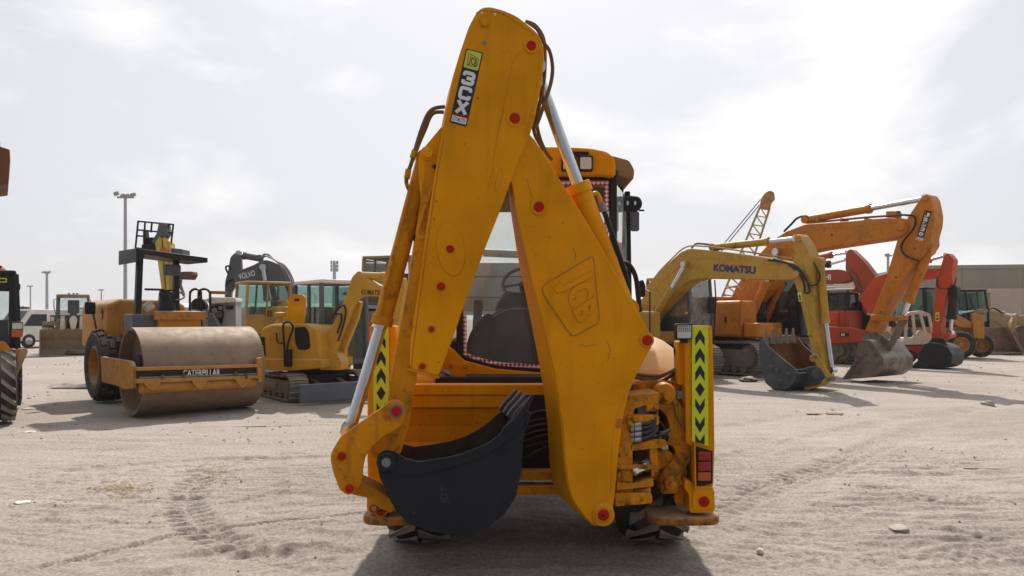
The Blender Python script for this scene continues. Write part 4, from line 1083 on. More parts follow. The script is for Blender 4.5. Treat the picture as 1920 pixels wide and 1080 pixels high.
# loader arms and raised shovel ahead of the cab
for s in (-1, 1):
    m = MB(); x = XC + s * 0.62
    q = [Vector((x - .05, y_, z_)) for y_, z_ in ((7.4, 1.0), (7.4, 1.2), (8.9, 1.35), (9.35, 1.75), (9.75, 2.05), (9.75, 1.85), (9.5, 1.55), (9.1, 1.15), (7.6, .98))]
    m.prism(q, Vector((.1, 0, 0))); m.build("loader_arm", NAVY, bh, 0.01)
    m = MB().cyl((x, 7.6, .9), (x, 9.1, 1.05), 0.05); m.build("loader_ram", NAVY, bh)
prof = [(9.72, 2.42), (9.62, 2.25), (9.62, 2.0), (9.75, 1.85), (10.0, 1.80), (10.55, 1.86)]
m = MB()
for (a, b) in zip(prof[:-1], prof[1:]):
    n = Vector((0, b[1] - a[1], -(b[0] - a[0]))).normalized() * 0.03
    q = [Vector((XC - 1.15, a[0], a[1])), Vector((XC - 1.15, b[0], b[1])), Vector((XC - 1.15, b[0], b[1])) + n, Vector((XC - 1.15, a[0], a[1])) + n]
    m.prism(q, Vector((2.3, 0, 0)))
for x in (XC - 1.15, XC + 1.13):
    m.prism([Vector((x, p[0], p[1])) for p in prof] + [Vector((x, 10.3, 2.1)), Vector((x, 9.9, 2.42))], Vector((.02, 0, 0)))
m.build("front_shovel", GREYL, bh)
MB().cyl((XC - .55, 9.5, 2.55), (XC + .55, 9.5, 2.5), 0.05).build("shovel_ram", GREYL, bh)

# cab
CABY = 5.98
CP = FP(CABY)
def cz(y, Y=CABY): return H + (HY - y) / F * Y
roof = fil([(856, 331), (853, 302), (866, 286), (900, 279), (950, 275), (1004, 274), (1060, 274), (1108, 277), (1140, 284), (1154, 298), (1155, 331), (1130, 327), (880, 327)], 8, 4)
MB().poly(FP(5.86), roof, 0.0, 1.62).build("cab_roof", YEL, bh, 0.025, seg=3)
MB().poly(FP(6.45), fil([(838, 336), (840, 312), (860, 298), (1004, 288), (1142, 290), (1180, 300), (1190, 318), (1188, 338), (1160, 330), (1004, 326), (860, 330)], 6, 4), 0.0, 0.9).build("roof_side", ROOFD, bh, 0.03, seg=3)
z0c, z1c = cz(690), cz(330)
xL, xR = CP.W(862, 500).x, CP.W(1150, 500).x
xl2, xr2 = XC - .86, XC + .86
for s, xa, xb in ((-1, xL, xl2), (1, xR, xr2)):
    MB().bar((xa, CABY, 0.98), (xa, CABY, z1c + .05), 0.05, 0.07).build("cab_pillar", BLACK, bh, 0.006)
    MB().bar((xb, 6.72, 0.98), (xb - s * .03, 6.72, z1c), 0.045, 0.06).build("cab_pillar", BLACK, bh, 0.006)
    MB().bar((xb - s * .03, 7.5, 1.0), (xb - s * .08, 7.4, z1c), 0.05, 0.07).build("cab_pillar", BLACK, bh, 0.006)
    q = [Vector((xa + s * .02, CABY + .03, z0c)), Vector((xb - s * .02, 6.70, z0c - .05)), Vector((xb - s * .04, 6.70, z1c - .05)), Vector((xa + s * .02, CABY + .03, z1c - .05))]
    m = MB().sheet(q); m.build("quarter_window", GLASSW if s > 0 else GLASS, bh, smooth=False)  # right pane's whitish coat paints in the sky's reflection
    m = MB().sheet([Vector((xb, 6.74, 1.2)), Vector((xb, 7.45, 1.2)), Vector((xb - s * .06, 7.4, z1c)), Vector((xb - s * .02, 6.74, z1c))])
    m.build("door_window", GLASS, bh, smooth=False)
    MB().box((xb - s * .02, 7.1, 1.0), .04, .8, .5).build("cab_side", BLACK, bh)
    MB().box(((xa + xb) / 2, 6.35, 1.08), .05, .82, .5, yaw=-s * math.atan2(abs(xb - xa), .74)).build("cab_side", BLACK, bh)
wq = [CP.W(x, y, 0) for x, y in ((862, 332), (1150, 332), (1150, 694), (1010, 692), (930, 685), (872, 669), (862, 660))]
MB().sheet(wq).build("rear_window", GLASS, bh, smooth=False)
# black surround and the patterned trim strip on the glass
for q in (rect(862, 330, 1150, 338), [(862, 660), (872, 669), (930, 685), (1010, 692), (1150, 694), (1150, 701), (1010, 699), (928, 692), (868, 675), (846, 652), (850, 640), (862, 640)], [(1143, 338), (1150, 338), (1150, 694), (1143, 694)], [(860, 338), (866, 338), (866, 664), (860, 660)]):
    MB().poly(CP, q, -0.015, 0.02).build("window_frame", BLACK, bh)
def trim_mat():
    m, n, l, b = nodes_of("patterned_trim")
    t = n.new("ShaderNodeTexCoord"); mpn = n.new("ShaderNodeMapping"); mpn.inputs["Rotation"].default_value = (0, R(45), 0)
    l.new(t.outputs["Object"], mpn.inputs["Vector"])
    c1 = n.new("ShaderNodeTexChecker"); c1.inputs["Scale"].default_value = 42; c1.inputs["Color1"].default_value = (.78, .66, .72, 1); c1.inputs["Color2"].default_value = (.36, .015, .11, 1)
    fl = n.new("ShaderNodeVectorMath"); fl.operation = 'MULTIPLY'; fl.inputs[1].default_value = (1, 0, 1)
    l.new(mpn.outputs["Vector"], fl.inputs[0])
    of = n.new("ShaderNodeVectorMath"); of.operation = 'ADD'; of.inputs[1].default_value = (0.003, 0.003, 0.003); l.new(fl.outputs["Vector"], of.inputs[0])
    l.new(of.outputs["Vector"], c1.inputs["Vector"])
    l.new(c1.outputs["Color"], b.inputs["Base Color"]); b.inputs["Roughness"].default_value = .6
    return m
TRIM = trim_mat()
tr = MB()
for q in (rect(868, 340, 1141, 347), rect(1133, 347.2, 1141, 682), [(868, 590), (875, 590), (875, 662), (868, 664)], [(868, 664.2), (875, 662.2), (905, 672), (940, 679.5), (1010, 683.5), (1141, 684.5), (1141, 691), (1010, 690), (936, 686), (900, 678.5)]):
    tr.poly(CP, q, -0.012, -0.008)
tr.build("trim_strip", TRIM, bh, smooth=False)
MB().poly(FP(5.93), fil([(782, 690), (812, 672), (838, 650), (850, 655), (870, 676), (930, 692), (1010, 699), (1160, 701), (1166, 716), (1010, 716), (930, 712), (820, 704), (782, 704)], 3), 0.0, 0.1).build("cab_sill", YEL, bh, 0.008)
for x, y in ((846, 685), (873, 686)):
    pin(bh, FP(5.93), x, y, 0, 4.5 * .0042, YELW, "bolt", 0.012)
# interior: dash, seat, wheel
MB().box((XC, 6.75, 0.99), 1.55, 1.5, 0.06).build("cab_floor", DARK, bh)
MB().box((XC, 6.7, z1c + .02), 1.3, 1.4, 0.05).build("headliner", DARK, bh)
MB().box((XC, 6.85, z1c - .05), 1.45, .9, 0.10).build("headliner", DARK, bh)
MB().box((XC, 7.38, 1.22), 1.5, 0.10, 0.45).build("dashboard", DARK, bh, 0.02)
MB().box((XC, 7.22, 1.30), 0.42, 0.3, 0.42).build("dashboard", DARK, bh, 0.06, seg=3)
MB().sheet([Vector((XC - .78, 7.46, 1.42)), Vector((XC + .78, 7.46, 1.42)), Vector((XC + .74, 7.38, z1c)), Vector((XC - .74, 7.38, z1c))]).build("windscreen", GLASS, bh, smooth=False)
SP = FP(6.55)
st = crv([(882, 700), (892, 660), (904, 622), (922, 590), (948, 576), (985, 574), (1005, 590), (1014, 640), (1016, 700)], False, 4)
seat = MB().poly(SP, st, 0.0, 0.13).build("seat", SEAT, bh, 0.03, seg=4)
MB().poly(SP, fil([(925, 585), (935, 560), (955, 548), (985, 548), (1000, 560), (1005, 590)], 10), .1, .2).build("headrest", SEAT, seat, 0.03, seg=3)
MB().box(SP.W(950, 700, .3), .5, .5, .14).build("cushion", SEAT, seat, 0.05, seg=3)
hose(seat, [SP.W(x, y, -.004) for x, y in ((900, 640), (912, 610), (928, 592), (955, 580), (990, 578))], .004, GREYL, "piping")
MB().poly(FP(6.35), crv([(868, 690), (876, 640), (890, 610), (912, 588), (926, 600), (915, 640), (905, 690)], False, 4), 0, .4).build("wheel_arch", DARK, bh, 0.02)
sw = MB(); cs = Vector((FP(7.0).W(978, 530).x, 7.0, FP(7.0).W(978, 530).z)); ax = Vector((-.15, -.75, .62)).normalized(); _, e1, e2 = basis(ax)
sw.tube([cs + (e1 * math.cos(t) + e2 * math.sin(t)) * 0.175 for t in [i * math.pi / 14 for i in range(28)]], 0.016, 8, True)
for t in (0.3, 2.4, 4.5): sw.tube([cs - ax * .02, cs + (e1 * math.cos(t) + e2 * math.sin(t)) * 0.17], 0.012, 6)
sw.tube([cs - ax * .02, cs - ax * .45], .03, 8)
sw.build("steering_wheel", GREY, bh)
hose(bh, [FP(6.9).W(x, y) for x, y in ((942, 556), (955, 548), (968, 556))], .012, HOSE, "control_lever")
hose(bh, [FP(6.7).W(x, y) for x, y in ((985, 620), (1000, 604), (1015, 598))], .012, GREYL, "control_lever")
# lamps on the roof, mirrors
LP = FP(5.84)
for x0, x1 in ((1053, 1079), (1085, 1112)):
    o = MB().poly(LP, fil(rect(x0, 291, x1, 320), 3), -.03, .06).build("roof_lamp", BLACK, bh, 0.004)
    MB().poly(LP, fil(rect(x0 + 3, 294.5, x1 - 3, 317), 3), -.036, -.03).build("lens", LENS, o, 0.003)
MB().poly(LP, fil(rect(1068, 284, 1104, 291), 2), -.01, .02).build("roof_vent", BLACK, bh)
MP = FP(6.5)
def oval(cx, cy, rx, ry): return [(cx + rx * math.cos(t), cy + ry * math.sin(t)) for t in [i * math.pi / 12 for i in range(24)]]
mi = MB(); mi.poly(MP, fil([(1158, 376), (1164, 368), (1184, 366), (1200, 368), (1206, 380), (1202, 392), (1190, 397), (1166, 393), (1159, 386)], 6), 0, .09)
mo = mi.build("mirror_arm", BLACK, bh, 0.02, seg=3)
for cx in (1177, 1191):
    MB().poly(MP, oval(cx, 380.5, 2, 4), -.006, 0).build("mirror_slot", PRINTW, mo)
MB().poly(MP, fil(rect(1183, 396, 1199, 433), 4), .02, .06).build("mirror", GREY, bh, 0.008)
MB().cyl(MP.W(1198, 394.5, .04), MP.W(1208, 394.5, .04), .008).build("mirror_bolt", DARK, mo)
MB().poly(MP, oval(1165, 358, 4.5, 8), .12, .15).build("window_latch", BLACK, bh, 0.004)
MB().poly(FP(5.95), fil([(1196, 528), (1206, 524), (1211, 536), (1210, 556), (1198, 558)], 3), 0, .06).build("lower_mirror", BLACK, bh, 0.008)
# ---------------------------------------------------------------- left side of the yard
def V(x, y, z=0.0): return Vector((x, y, z))

# soil compactor ------------------------------------------------------------
ru, rb_ = V(math.cos(R(43)), math.sin(R(43))), V(-math.sin(R(43)), math.cos(R(43)))
du, db_ = V(math.cos(R(42)), math.sin(R(42))), V(-math.sin(R(42)), math.cos(R(42)))
RC0 = V(-6.02, 14.29)
rol = thing("road_roller", "single drum road roller with a wide brown steel drum and flat dark canopy", "road roller", RC0)
def rp(a, b, z=0): return RC0 + ru * (a + .38) + rb_ * b + Vector((0, 0, z))
rr = 0.785
MB().lathe([(rr - .02, -1.07), (rr, -1.08), (rr, 1.08), (rr - .02, 1.08), (rr - .05, .95), (0.0001, .93), (0.0001, -.85), (rr - .05, -.87), (rr - .05, -1.07)], RC0 + V(0, 0, rr), du, 72, True).build("drum", DRUM, rol)
MB().cyl(RC0 + V(0, 0, rr) - du * .99, RC0 + V(0, 0, rr) - du * .84, .28).build("drum_hub", DARK, rol, 0.02)
RP = PL(392.5, 13.64, 42)
MB().poly(RP, [(257, 689), (487, 683), (487, 688.5), (257, 695.5)], 0, .12).build("front_beam", CATY, rol, 0.006)
MB().poly(RP, [(258, 696), (484, 689), (484, 706), (258, 714)], 0.05, .12).build("front_panel", BLACK, rol, 0.004)
MB().poly(RP, [(257, 711), (486, 703.5), (486, 709), (257, 719)], 0.0, .14).build("front_beam", CATY, rol, 0.006)
MB().poly(RP, [(262, 707), (484, 699.5), (484, 702), (262, 710)], 0.02, .05).build("scraper_bar", RAIL, rol)
lettering(rol, "CATERPILLAR", RP.W(343, 693.5, .045), RP.W(413, 691.5, .045), RP.W(343, 706.5, .045), -RP.n * .002, PRINTW, 0.02)
for q in ([(268, 717), (304, 714), (296, 726), (286, 734), (277, 727)], [(359, 713), (391, 711.5), (384, 723), (375, 731), (366, 724)], [(440, 710), (473, 708), (465, 720), (455, 728), (447, 721)]):
    MB().poly(RP, q, -.01, .03).build("lug", CATY, rol, 0.004)
MB().cyl(RP.W(262, 727, .16), RP.W(478, 716, .16), .11, n=20).build("scraper_tube", CATY, rol, 0.01)
for x, y in ((303, 703), (342, 699), (440, 697), (460, 701)):
    MB().poly(RP, rect(x, y, x + 5, y + 9), -.02, .05).build("clip", RUST, rol)
lp = RP.W(256, 700, 0)
RS = PL(CXP + lp.x / lp.y * F, lp.y, 134)
MB().poly(RS, fil([(195, 668), (252, 677), (256, 686), (256, 728), (238, 730), (230, 724), (197, 716)], 3), -.06, .0).build("side_arm", CATY, rol, 0.008)
for q, tx in ((((201, 682), (213.5, 684), (213.5, 701), (201, 699)), "VZ"), (((231, 689), (245, 691.5), (245, 712), (231, 709)), "SG")):
    MB().poly(RS, q, -.064, -.06).build("label_plate", BLACK, rol, smooth=False)
rq = [RP.W(x, y, 0) for x, y in ((482, 672), (491, 670), (492, 715), (484, 718))]
MB().prism(rq, db_ * 1.2).build("side_arm", CATY, rol, 0.008)
MB().prism([rp(-1.1, .95, .45), rp(1.15, .95, .45), rp(1.15, .95, 1.05), rp(-1.1, .95, 1.05)], rb_ * .25).build("yoke", CATY, rol, 0.02)
MB().prism([rp(-.7, 1.2, .5), rp(.1, 1.2, .5), rp(.1, 1.2, 1.2), rp(-.7, 1.2, 1.2)], rb_ * .9).build("hitch", DARK, rol, 0.03)
for a_ in (-1.04, .70):
    wheel(rol, rp(a_, 3.0, .75), ru, .76, .58, .40, CATY, RUBBER, 16, .045, "block", out=-1 if a_ < 0 else 1)
MB().prism([rp(-1.02, 1.3, 1.0), rp(.3, 1.3, 1.0), rp(.3, 1.3, 1.22), rp(-1.02, 1.3, 1.22)], rb_ * 1.3).build("platform", BLACK, rol, 0.01)
MB().prism([rp(-.62, 1.15, 1.42), rp(.22, 1.15, 1.42), rp(.22, 1.15, 1.88), rp(-.62, 1.15, 1.88)], rb_ * .3).build("console", paint("console_yellow", (.52, .20, .012), .5, .3, .4), rol, 0.02)
MB().prism([rp(-.70, 1.11, 1.7), rp(.30, 1.11, 1.7), rp(.30, 1.11, 1.87), rp(-.70, 1.11, 1.87)], rb_ * .05).build("console_panel", CATY, rol, 0.01)
MB().prism([rp(-1.05, 1.25, 1.2), rp(-.55, 1.25, 1.2), rp(-.55, 1.25, 1.82), rp(-1.05, 1.25, 1.82)], rb_ * .6).build("step_box", GREY, rol, 0.03)
MB().tube([rp(-.97, 1.35, 1.0), rp(-.92, 1.4, 2.0), rp(-.87, 1.45, 2.92)], .075, 4).build("canopy_post", BLACK, rol)
MB().tube([rp(-.15, 1.5, 1.0), rp(-.16, 1.5, 2.92)], .075, 4).build("canopy_post", BLACK, rol)
cq = [rp(-1.1, .9, 2.97), rp(.26, .9, 2.86), rp(.26, 2.0, 2.88), rp(-1.1, 2.0, 2.99)]
MB().prism(cq, V(0, 0, .10)).build("canopy", BLACK, rol, 0.01)
MB().prism([rp(-1.1, .9, 2.8), rp(-1.1, .9, 3.0), rp(-.95, .9, 2.97), rp(-.95, .9, 2.9)], rb_ * 1.1).build("canopy_edge", BLACK, rol)
MB().prism([rp(-.42, 1.3, 2.6), rp(-.12, 1.3, 2.6), rp(-.12, 1.3, 2.82), rp(-.42, 1.3, 2.82)], rb_ * .2).build("filter_box", GREY, rol, 0.03)
MB().prism([rp(-.42, 1.75, 1.75), rp(0.02, 1.75, 1.75), rp(0.0, 1.75, 2.28), rp(-.36, 1.75, 2.33)], rb_ * .18).build("seat", SEAT, rol, 0.05, seg=3)
MB().tube([rp(-.25 + .24 * math.cos(t), 1.45 + .1 * math.sin(t), 2.2 + .1 * math.sin(t)) for t in [i * math.pi / 10 for i in range(20)]], .018, 6, True).build("steering_wheel", BLACK, rol)
MB().tube([rp(-.25, 1.45, 2.18), rp(-.25, 1.3, 1.8)], .03, 6).build("steering_column", BLACK, rol)
MB().tube([rp(-.85, 1.2, 2.3), rp(-.5, 1.2, 2.3), rp(-.42, 1.2, 2.2), rp(-.3, 1.2, 1.82)], .025, 6).build("grab_rail", BLACK, rol)
MB().prism([rp(-1.15, 2.6, 1.1), rp(.45, 2.6, 1.1), rp(.45, 2.6, 2.02), rp(.2, 2.6, 2.14), rp(-.9, 2.6, 2.14), rp(-1.15, 2.6, 2.02)], rb_ * 2.0).build("bonnet", CATY, rol, 0.08, seg=3)
MB().prism([rp(-1.17, 2.9, 1.72), rp(-1.17, 3.05, 1.72), rp(-1.17, 3.05, 1.92), rp(-1.17, 2.9, 1.92)], ru * .03).build("rear_lamp", LENSR, rol)
MB().cyl(rp(-.75, 1.5, 1.92), rp(-.62, 1.5, 2.02), .09).build("lever_boot", CREAM, rol)
MB().tube([rp(-1.2, 3.2, 1.5), rp(-1.28, 3.2, 1.95), rp(-1.22, 3.2, 2.0)], .02, 6).build("mirror_arm", RUST, rol)
MB().box(rp(-1.32, 3.2, 1.95), .2, .08, .26, yaw=R(43)).build("mirror", BLACK, rol, 0.02)

# aerial work platform behind the roller -------------------------------------
AP = PL(300, 23, 0)
awp = thing("boom_lift", "boom lift raised behind the road roller with its empty cage above the canopy", "boom lift", V(*AP.W(310, 690).xy))
MB().poly(AP, fil([(290, 452), (297, 447), (310, 446), (319, 455), (323, 540), (330, 600), (303, 600), (302, 540)], 3), 0, .35).build("boom", BOOMY, awp, 0.02)
for x in (300, 309):
    MB().cyl(AP.W(x, 446, -.05), AP.W(x + 10, 590, -.05), .06).build("boom_tube", BOOMY, awp)
MB().poly(AP, fil([(297, 419), (312, 419), (314, 438), (309, 446), (297, 446), (288, 458), (284, 452), (293, 438)], 2), .0, .3).build("boom_head", GREY, awp, 0.02)
cage = [((259, 415), (325, 421)), ((257, 431), (323, 437)), ((255, 442), (270, 443)), ((254, 465), (268, 466)), ((259, 415), (254, 465)), ((272, 416), (270, 458)), ((285, 417), (283, 436)), ((325, 421), (320, 464)), ((316, 420), (312, 455))]
for d in (0.1, 1.0):
    for a_, b_ in cage: MB().tube([AP.W(*a_, d), AP.W(*b_, d)], .028, 6).build("cage_rail", BLACK, awp)
for p in ((259, 415), (254, 465), (325, 421)):
    MB().tube([AP.W(*p, .1), AP.W(*p, 1.0)], .028, 6).build("cage_rail", BLACK, awp)
MB().poly(AP, rect(265, 458, 297, 472), .05, .6).build("control_box", BLACK, awp, 0.02)
MB().poly(AP, fil([(268, 430), (273, 430), (274, 445), (292, 445), (290, 458), (268, 458)], 1), .2, .4).build("platform_mount", BLACK, awp)
MB().poly(AP, [(314, 464), (342, 467), (342, 480), (314, 477)], .05, .6).build("tool_tray", GREY, awp, 0.02)
MB().cyl(AP.W(307, 474, -.1), AP.W(307, 464, -.1), .14, .08).build("beacon", LENSO, awp)
MB().poly(AP, fil([(331, 511), (345, 509), (360, 509), (361, 516), (356, 524), (331, 523)], 1), .1, .5).build("jib_bracket", RUST, awp, 0.01)
MB().poly(AP, [(336, 524), (340, 524), (339, 534), (346, 553), (342, 555), (335, 535)], .2, .28).build("jib_strut", RAIL, awp)
MB().poly(AP, rect(262, 610, 360, 690), .2, 2.2).build("chassis", BOOMY, awp, 0.05)
for dx in (275, 345):
    for d in (0.1, 2.2): wheel(awp, V(AP.W(dx, 600).x, 23 + d, .5), (0, 1, 0), .5, .35, .25, WHITE, RUBBER, 0)

# machine with open engine bay ------------------------------------------------
GM = PL(400, 18.6, 12)
gm = thing("power_unit", "stripped grey machine with an open engine bay and black hoop handrails beside the roller", "stripped machine", V(*GM.W(400, 690).xy))
MB().poly(GM, fil([(392, 571), (400, 561), (442, 563), (443, 690), (392, 690)], 2), .3, 1.3).build("housing", GREYL, gm, 0.02)
MB().poly(GM, [(385, 561), (396, 557), (442, 558), (442, 566), (392, 570)], .1, 1.3).build("lid", WHITE, gm, 0.02)
MB().poly(GM, fil([(396, 575), (416, 571), (420, 590), (412, 620), (394, 620)], 4), .22, .3).build("engine_opening", BLACK, gm)
for x, y, r_ in ((402, 582, .07), (410, 590, .09), (403, 601, .08), (413, 578, .05)):
    MB().cyl(GM.W(x, y, .05), GM.W(x, y, .28), r_, n=10).build("engine_part", RAIL if y < 590 else RUST, gm, 0.01)
MB().poly(GM, fil([(390, 588), (398, 586), (424, 640), (424, 690), (390, 690)], 3), -.2, .2).build("mudguard", GREY, gm, 0.02)
MB().poly(GM, fil([(424, 573), (438, 573), (438, 580), (424, 580)], 1), .26, .3).build("lamp", DARK, gm)
for x0, x1 in ((356, 377), (372, 394)):
    pts = [(x0, 690), (x0, 560), (x0 + 2, 547), (x0 + 7, 542.5), (x1 - 7, 542.5), (x1 - 2, 547), (x1, 560), (x1, 690)]
    MB().tube([GM.W(x, y, .0) for x, y in crv(pts, False, 3)], .03, 8).build("handrail", BLACK, gm)
MB().poly(GM, fil([(358, 566), (366, 559), (380, 560), (386, 572), (386, 580), (358, 580)], 3), .5, .9).build("air_box", BLACK, gm, 0.02)
MB().poly(GM, rect(356, 578, 390, 598), .7, 1.2).build("tank", CREAM, gm, 0.03)
MB().poly(GM, rect(358, 598, 392, 690), .6, 1.2).build("frame", GREYL, gm, 0.03)
MB().poly(GM, [(393, 545), (424, 546), (424, 552), (393, 551)], .8, .9).build("red_bar", REDF, gm, 0.01)
for s in (-1, 1): wheel(gm, GM.W(400, 640, .75 + .5 * s) * 1.0 - V(0, 0, GM.W(400, 640).z - .42), GM.n, .42, .25, .2, GREYL, RUBBER, 0)

# excavator with grey arm and yellow cab --------------------------------------
def house(root, c, hd, L, W_, z0, z1, mat, name="engine_house", chamfer=.1, bev=.06):
    c = Vector(c); hd = Vector(hd).normalized(); s = V(-hd.y, hd.x); m = MB()
    q = [(-L / 2, -W_ / 2 + chamfer * 2), (-L / 2 + chamfer * 2, -W_ / 2), (L / 2, -W_ / 2), (L / 2, W_ / 2), (-L / 2 + chamfer * 2, W_ / 2), (-L / 2, W_ / 2 - chamfer * 2)]
    m.prism([c + hd * a + s * b + V(0, 0, z0) for a, b in q], V(0, 0, z1 - z0))
    return m.build(name, mat, root, bev, seg=3)
vx = thing("excavator", "excavator with a dark grey arm folded behind its dusty yellow cab", "excavator", V(-7.9, 24.2))
VP = PL(490, 24.6, 12)
MB().poly(VP, fil([(438, 512), (447, 508), (477, 496), (490, 489), (500, 487), (517, 493), (533, 503), (543, 522), (552, 547), (555, 590), (535, 600), (532, 560), (528, 540), (505, 533), (490, 529), (443, 531), (436, 524)], 4), 0, .55).build("boom", GREY, vx, 0.02)
MB().poly(VP, fil([(440, 474), (451, 478), (453, 505), (446, 515), (444, 530), (433, 548), (433, 600), (420, 600), (422, 527), (427, 510), (432, 482)], 3), .06, .46).build("stick", GREY, vx, 0.02)
ram(vx, VP, (487, 484.5), (456, 479), (448, 476), .11, .07, .25, GREY)
ram(vx, VP, (500, 560), (497, 527), (493, 501), .1, .07, -.08, GREY)
ram(vx, VP, (515, 560), (508, 527), (498, 503), .1, .07, .62, GREY)
lettering(vx, "VOLVO", VP.W(446.5, 514), VP.W(477, 506), VP.W(448.5, 525), -VP.n * .006, PRINTW, 0.02)
for i in range(5):
    hose(vx, [VP.W(487 + i, 484, .1 * i), VP.W(495 + i * 2, 480 - (4 if i in (1, 3) else 0), .1 * i), VP.W(508 + 2 * i, 484 + i, .1 * i), VP.W(522 + 3 * i, 494 + i, .1 * i), VP.W(536 + 3 * i, 520, .1 * i), VP.W(545 + 3 * i, 552, .1 * i)], .022, RAIL)
hose(vx, [VP.W(x, y, .0) for x, y in ((428, 513), (424, 505), (424, 500), (430, 499), (433, 505))], .03, HOSE)
hose(vx, [VP.W(x, y, .0) for x, y in ((436, 524), (430, 526), (425, 532), (423, 536))], .03, HOSE)
VH = V(-.80, -.60).normalized()
cab(vx, V(-7.66, 23.3), VH, 1.35, 1.05, 1.15, 2.82, VOLY, GLASSG, .08, 0, .42, roofm=VOLY)
house(vx, V(-6.9, 24.1), VH, 2.0, 2.3, .95, 2.1, VOLY)
VQ = PL(520, 22.85, -4)
MB().poly(VQ, fil(rect(489, 577, 546, 640), 2), 0, .6).build("side_panel", VOLY, vx, 0.02)
for r_ in range(4):
    for c_ in range(6):
        MB().poly(VQ, rect(502 + c_ * 4.2, 582 + r_ * 3.3, 505 + c_ * 4.2, 584.2 + r_ * 3.3), -.008, .0).build("vent", DARK, vx, smooth=False)
lettering(vx, "VOLVO", VQ.W(492, 597.5), VQ.W(507, 597.5), VQ.W(492, 602.5), -VQ.n * .006, PRINTG, 0.02)
MB().cyl(VQ.W(522, 570, .3), VQ.W(522, 566, .3), .16).build("exhaust_cap", RUST, vx)
MB().poly(VQ, fil([(516, 563), (536, 561), (542, 577), (516, 577)], 2), .2, .6).build("engine_cover", VOLY, vx, .02)
for s in (-1, 1): crawler(vx, V(-7.3, 24.0) + V(-VH.y, VH.x) * s * 1.1, VH, 3.6, .85, .5, .2)
MB().cyl(V(-7.3, 24, .7), V(-7.3, 24, 1.0), .6).build("slew_ring", DARK, vx)

# mini excavator -----------------------------------------------------------------
MH = V(.63, -.78).normalized(); ML = V(-MH.y, MH.x)
mc = V(-4.55, 17.15)
mx_ = thing("mini_excavator", "yellow mini excavator with its engine flap open and dozer blade down", "mini excavator", mc)
for s in (-1, 1): crawler(mx_, mc + ML * s * .78, MH, 2.45, .56, .40, .13)
MB().cyl(mc + V(0, 0, .4), mc + V(0, 0, .72), .5).build("slew_ring", DARK, mx_)
MB().box(mc + V(0, 0, .38), 1.5, 1.2, .3, yaw=math.atan2(MH.y, MH.x)).build("undercarriage", DARK, mx_, .03)
bl0 = mc + MH * 1.62
MB().prism([bl0 - ML * .98 + V(0, 0, .03), bl0 + ML * .98 + V(0, 0, .03), bl0 + ML * .98 + V(0, 0, .40), bl0 - ML * .98 + V(0, 0, .40)], MH * .08).build("dozer_blade", GREY, mx_, .015)
for s in (-.3, .3): MB().bar(mc + MH * .5 + ML * s + V(0, 0, .42), bl0 + ML * s + V(0, 0, .2), .12, .1).build("blade_arm", GREY, mx_, .01)
MQ = PL(540, 16.0, -18)
body = fil([(481, 648), (484, 630), (492, 613), (510, 607), (560, 607), (590, 610), (598, 624), (602, 690), (481, 690)], 8, 4)
MB().poly(MQ, body, 0.0, 1.5).build("engine_house", KOMY, mx_, .07, seg=4)
MB().poly(MQ, fil([(478, 672), (604, 673), (604, 691), (540, 696), (492, 692), (480, 686)], 4), -.04, 1.3).build("counterweight", KOMY, mx_, .03)
MB().poly(MQ, fil([(552, 614), (572, 612), (579, 622), (582, 652), (572, 657), (558, 655), (553, 640)], 4), -.012, .02).build("engine_opening", BLACK, mx_)
MB().poly(MQ, fil([(546, 610), (577, 608), (584, 620), (587, 655), (575, 661), (555, 659), (549, 640)], 4), -.006, .015).build("opening_frame", KOMY, mx_)
MB().poly(MQ, fil([(541, 556), (549, 552), (568, 553), (572, 558), (569, 605), (560, 611), (544, 606), (536, 600)], 3), .1, .16).build("engine_flap", YEL, mx_, .01)
MB().poly(MQ, fil(rect(552, 560, 561, 564.5), 1), .094, .1).build("flap_handle", BLACK, mx_)
MB().poly(MQ, fil([(487, 632), (496, 632), (498, 667), (488, 667)], 1), -.01, .01).build("label_plate", BLACK, mx_, smooth=False)
lettering(mx_, "PC", MQ.W(489, 648), MQ.W(495, 648), MQ.W(489, 654), -MQ.n * .013, LOGOY, .02)
lettering(mx_, "56", MQ.W(489, 657), MQ.W(495.5, 657), MQ.W(489, 664), -MQ.n * .013, PRINTW, .02)
for i in range(8): MB().poly(MQ, rect(481.5, 626 + i * 5, 488, 628.5 + i * 5), -.012, .0).build("vent", DARK, mx_, smooth=False)
hose(mx_, [MQ.W(x, y, -.12) for x, y in ((534, 686), (533, 650), (531, 615), (533, 606), (543, 604), (549, 612), (548, 620), (541, 640), (538, 660), (538, 686))], .022, BLACK, "handrail")
MB().poly(MQ, rect(532, 655, 543, 688), -.16, -.06).build("lamp_post", BLACK, mx_, .01)
hose(mx_, [MQ.W(x, y, -.1) for x, y in ((519, 624), (519, 636), (523, 643), (530, 643))], .018, BLACK, "handrail")
MB().lathe([(.0001, 0), (.10, 0), (.10, .05), (.06, .06), (.06, .16), (.13, .17), (.13, .24), (.0001, .26)], MQ.W(525, 607, .5), (0, 0, 1), 16).build("air_intake", KOMY, mx_)
cab(mx_, mc + ML * .42 + MH * .12, MH, 1.45, 1.08, .72, 2.55, GREY, GLASSG, .06, 0, .30, roofm=WHITE, post=.09)
MP_ = PL(650, 15.9, -14)
MB().poly(MP_, fil([(595, 670), (606, 638), (614, 655), (632, 662), (640, 680), (640, 694), (600, 694)], 3), .0, .35).build("swing_bracket", KOMY, mx_, .02)
MB().poly(MP_, fil([(608, 640), (640, 575), (649, 553), (658, 523), (664, 514), (672, 511), (681, 516), (693, 525), (715, 537), (748, 548), (750, 558), (710, 556), (679, 555), (668, 559), (659, 574), (632, 640), (626, 662), (612, 660)], 3), .06, .28).build("boom", KOMY, mx_, .015)
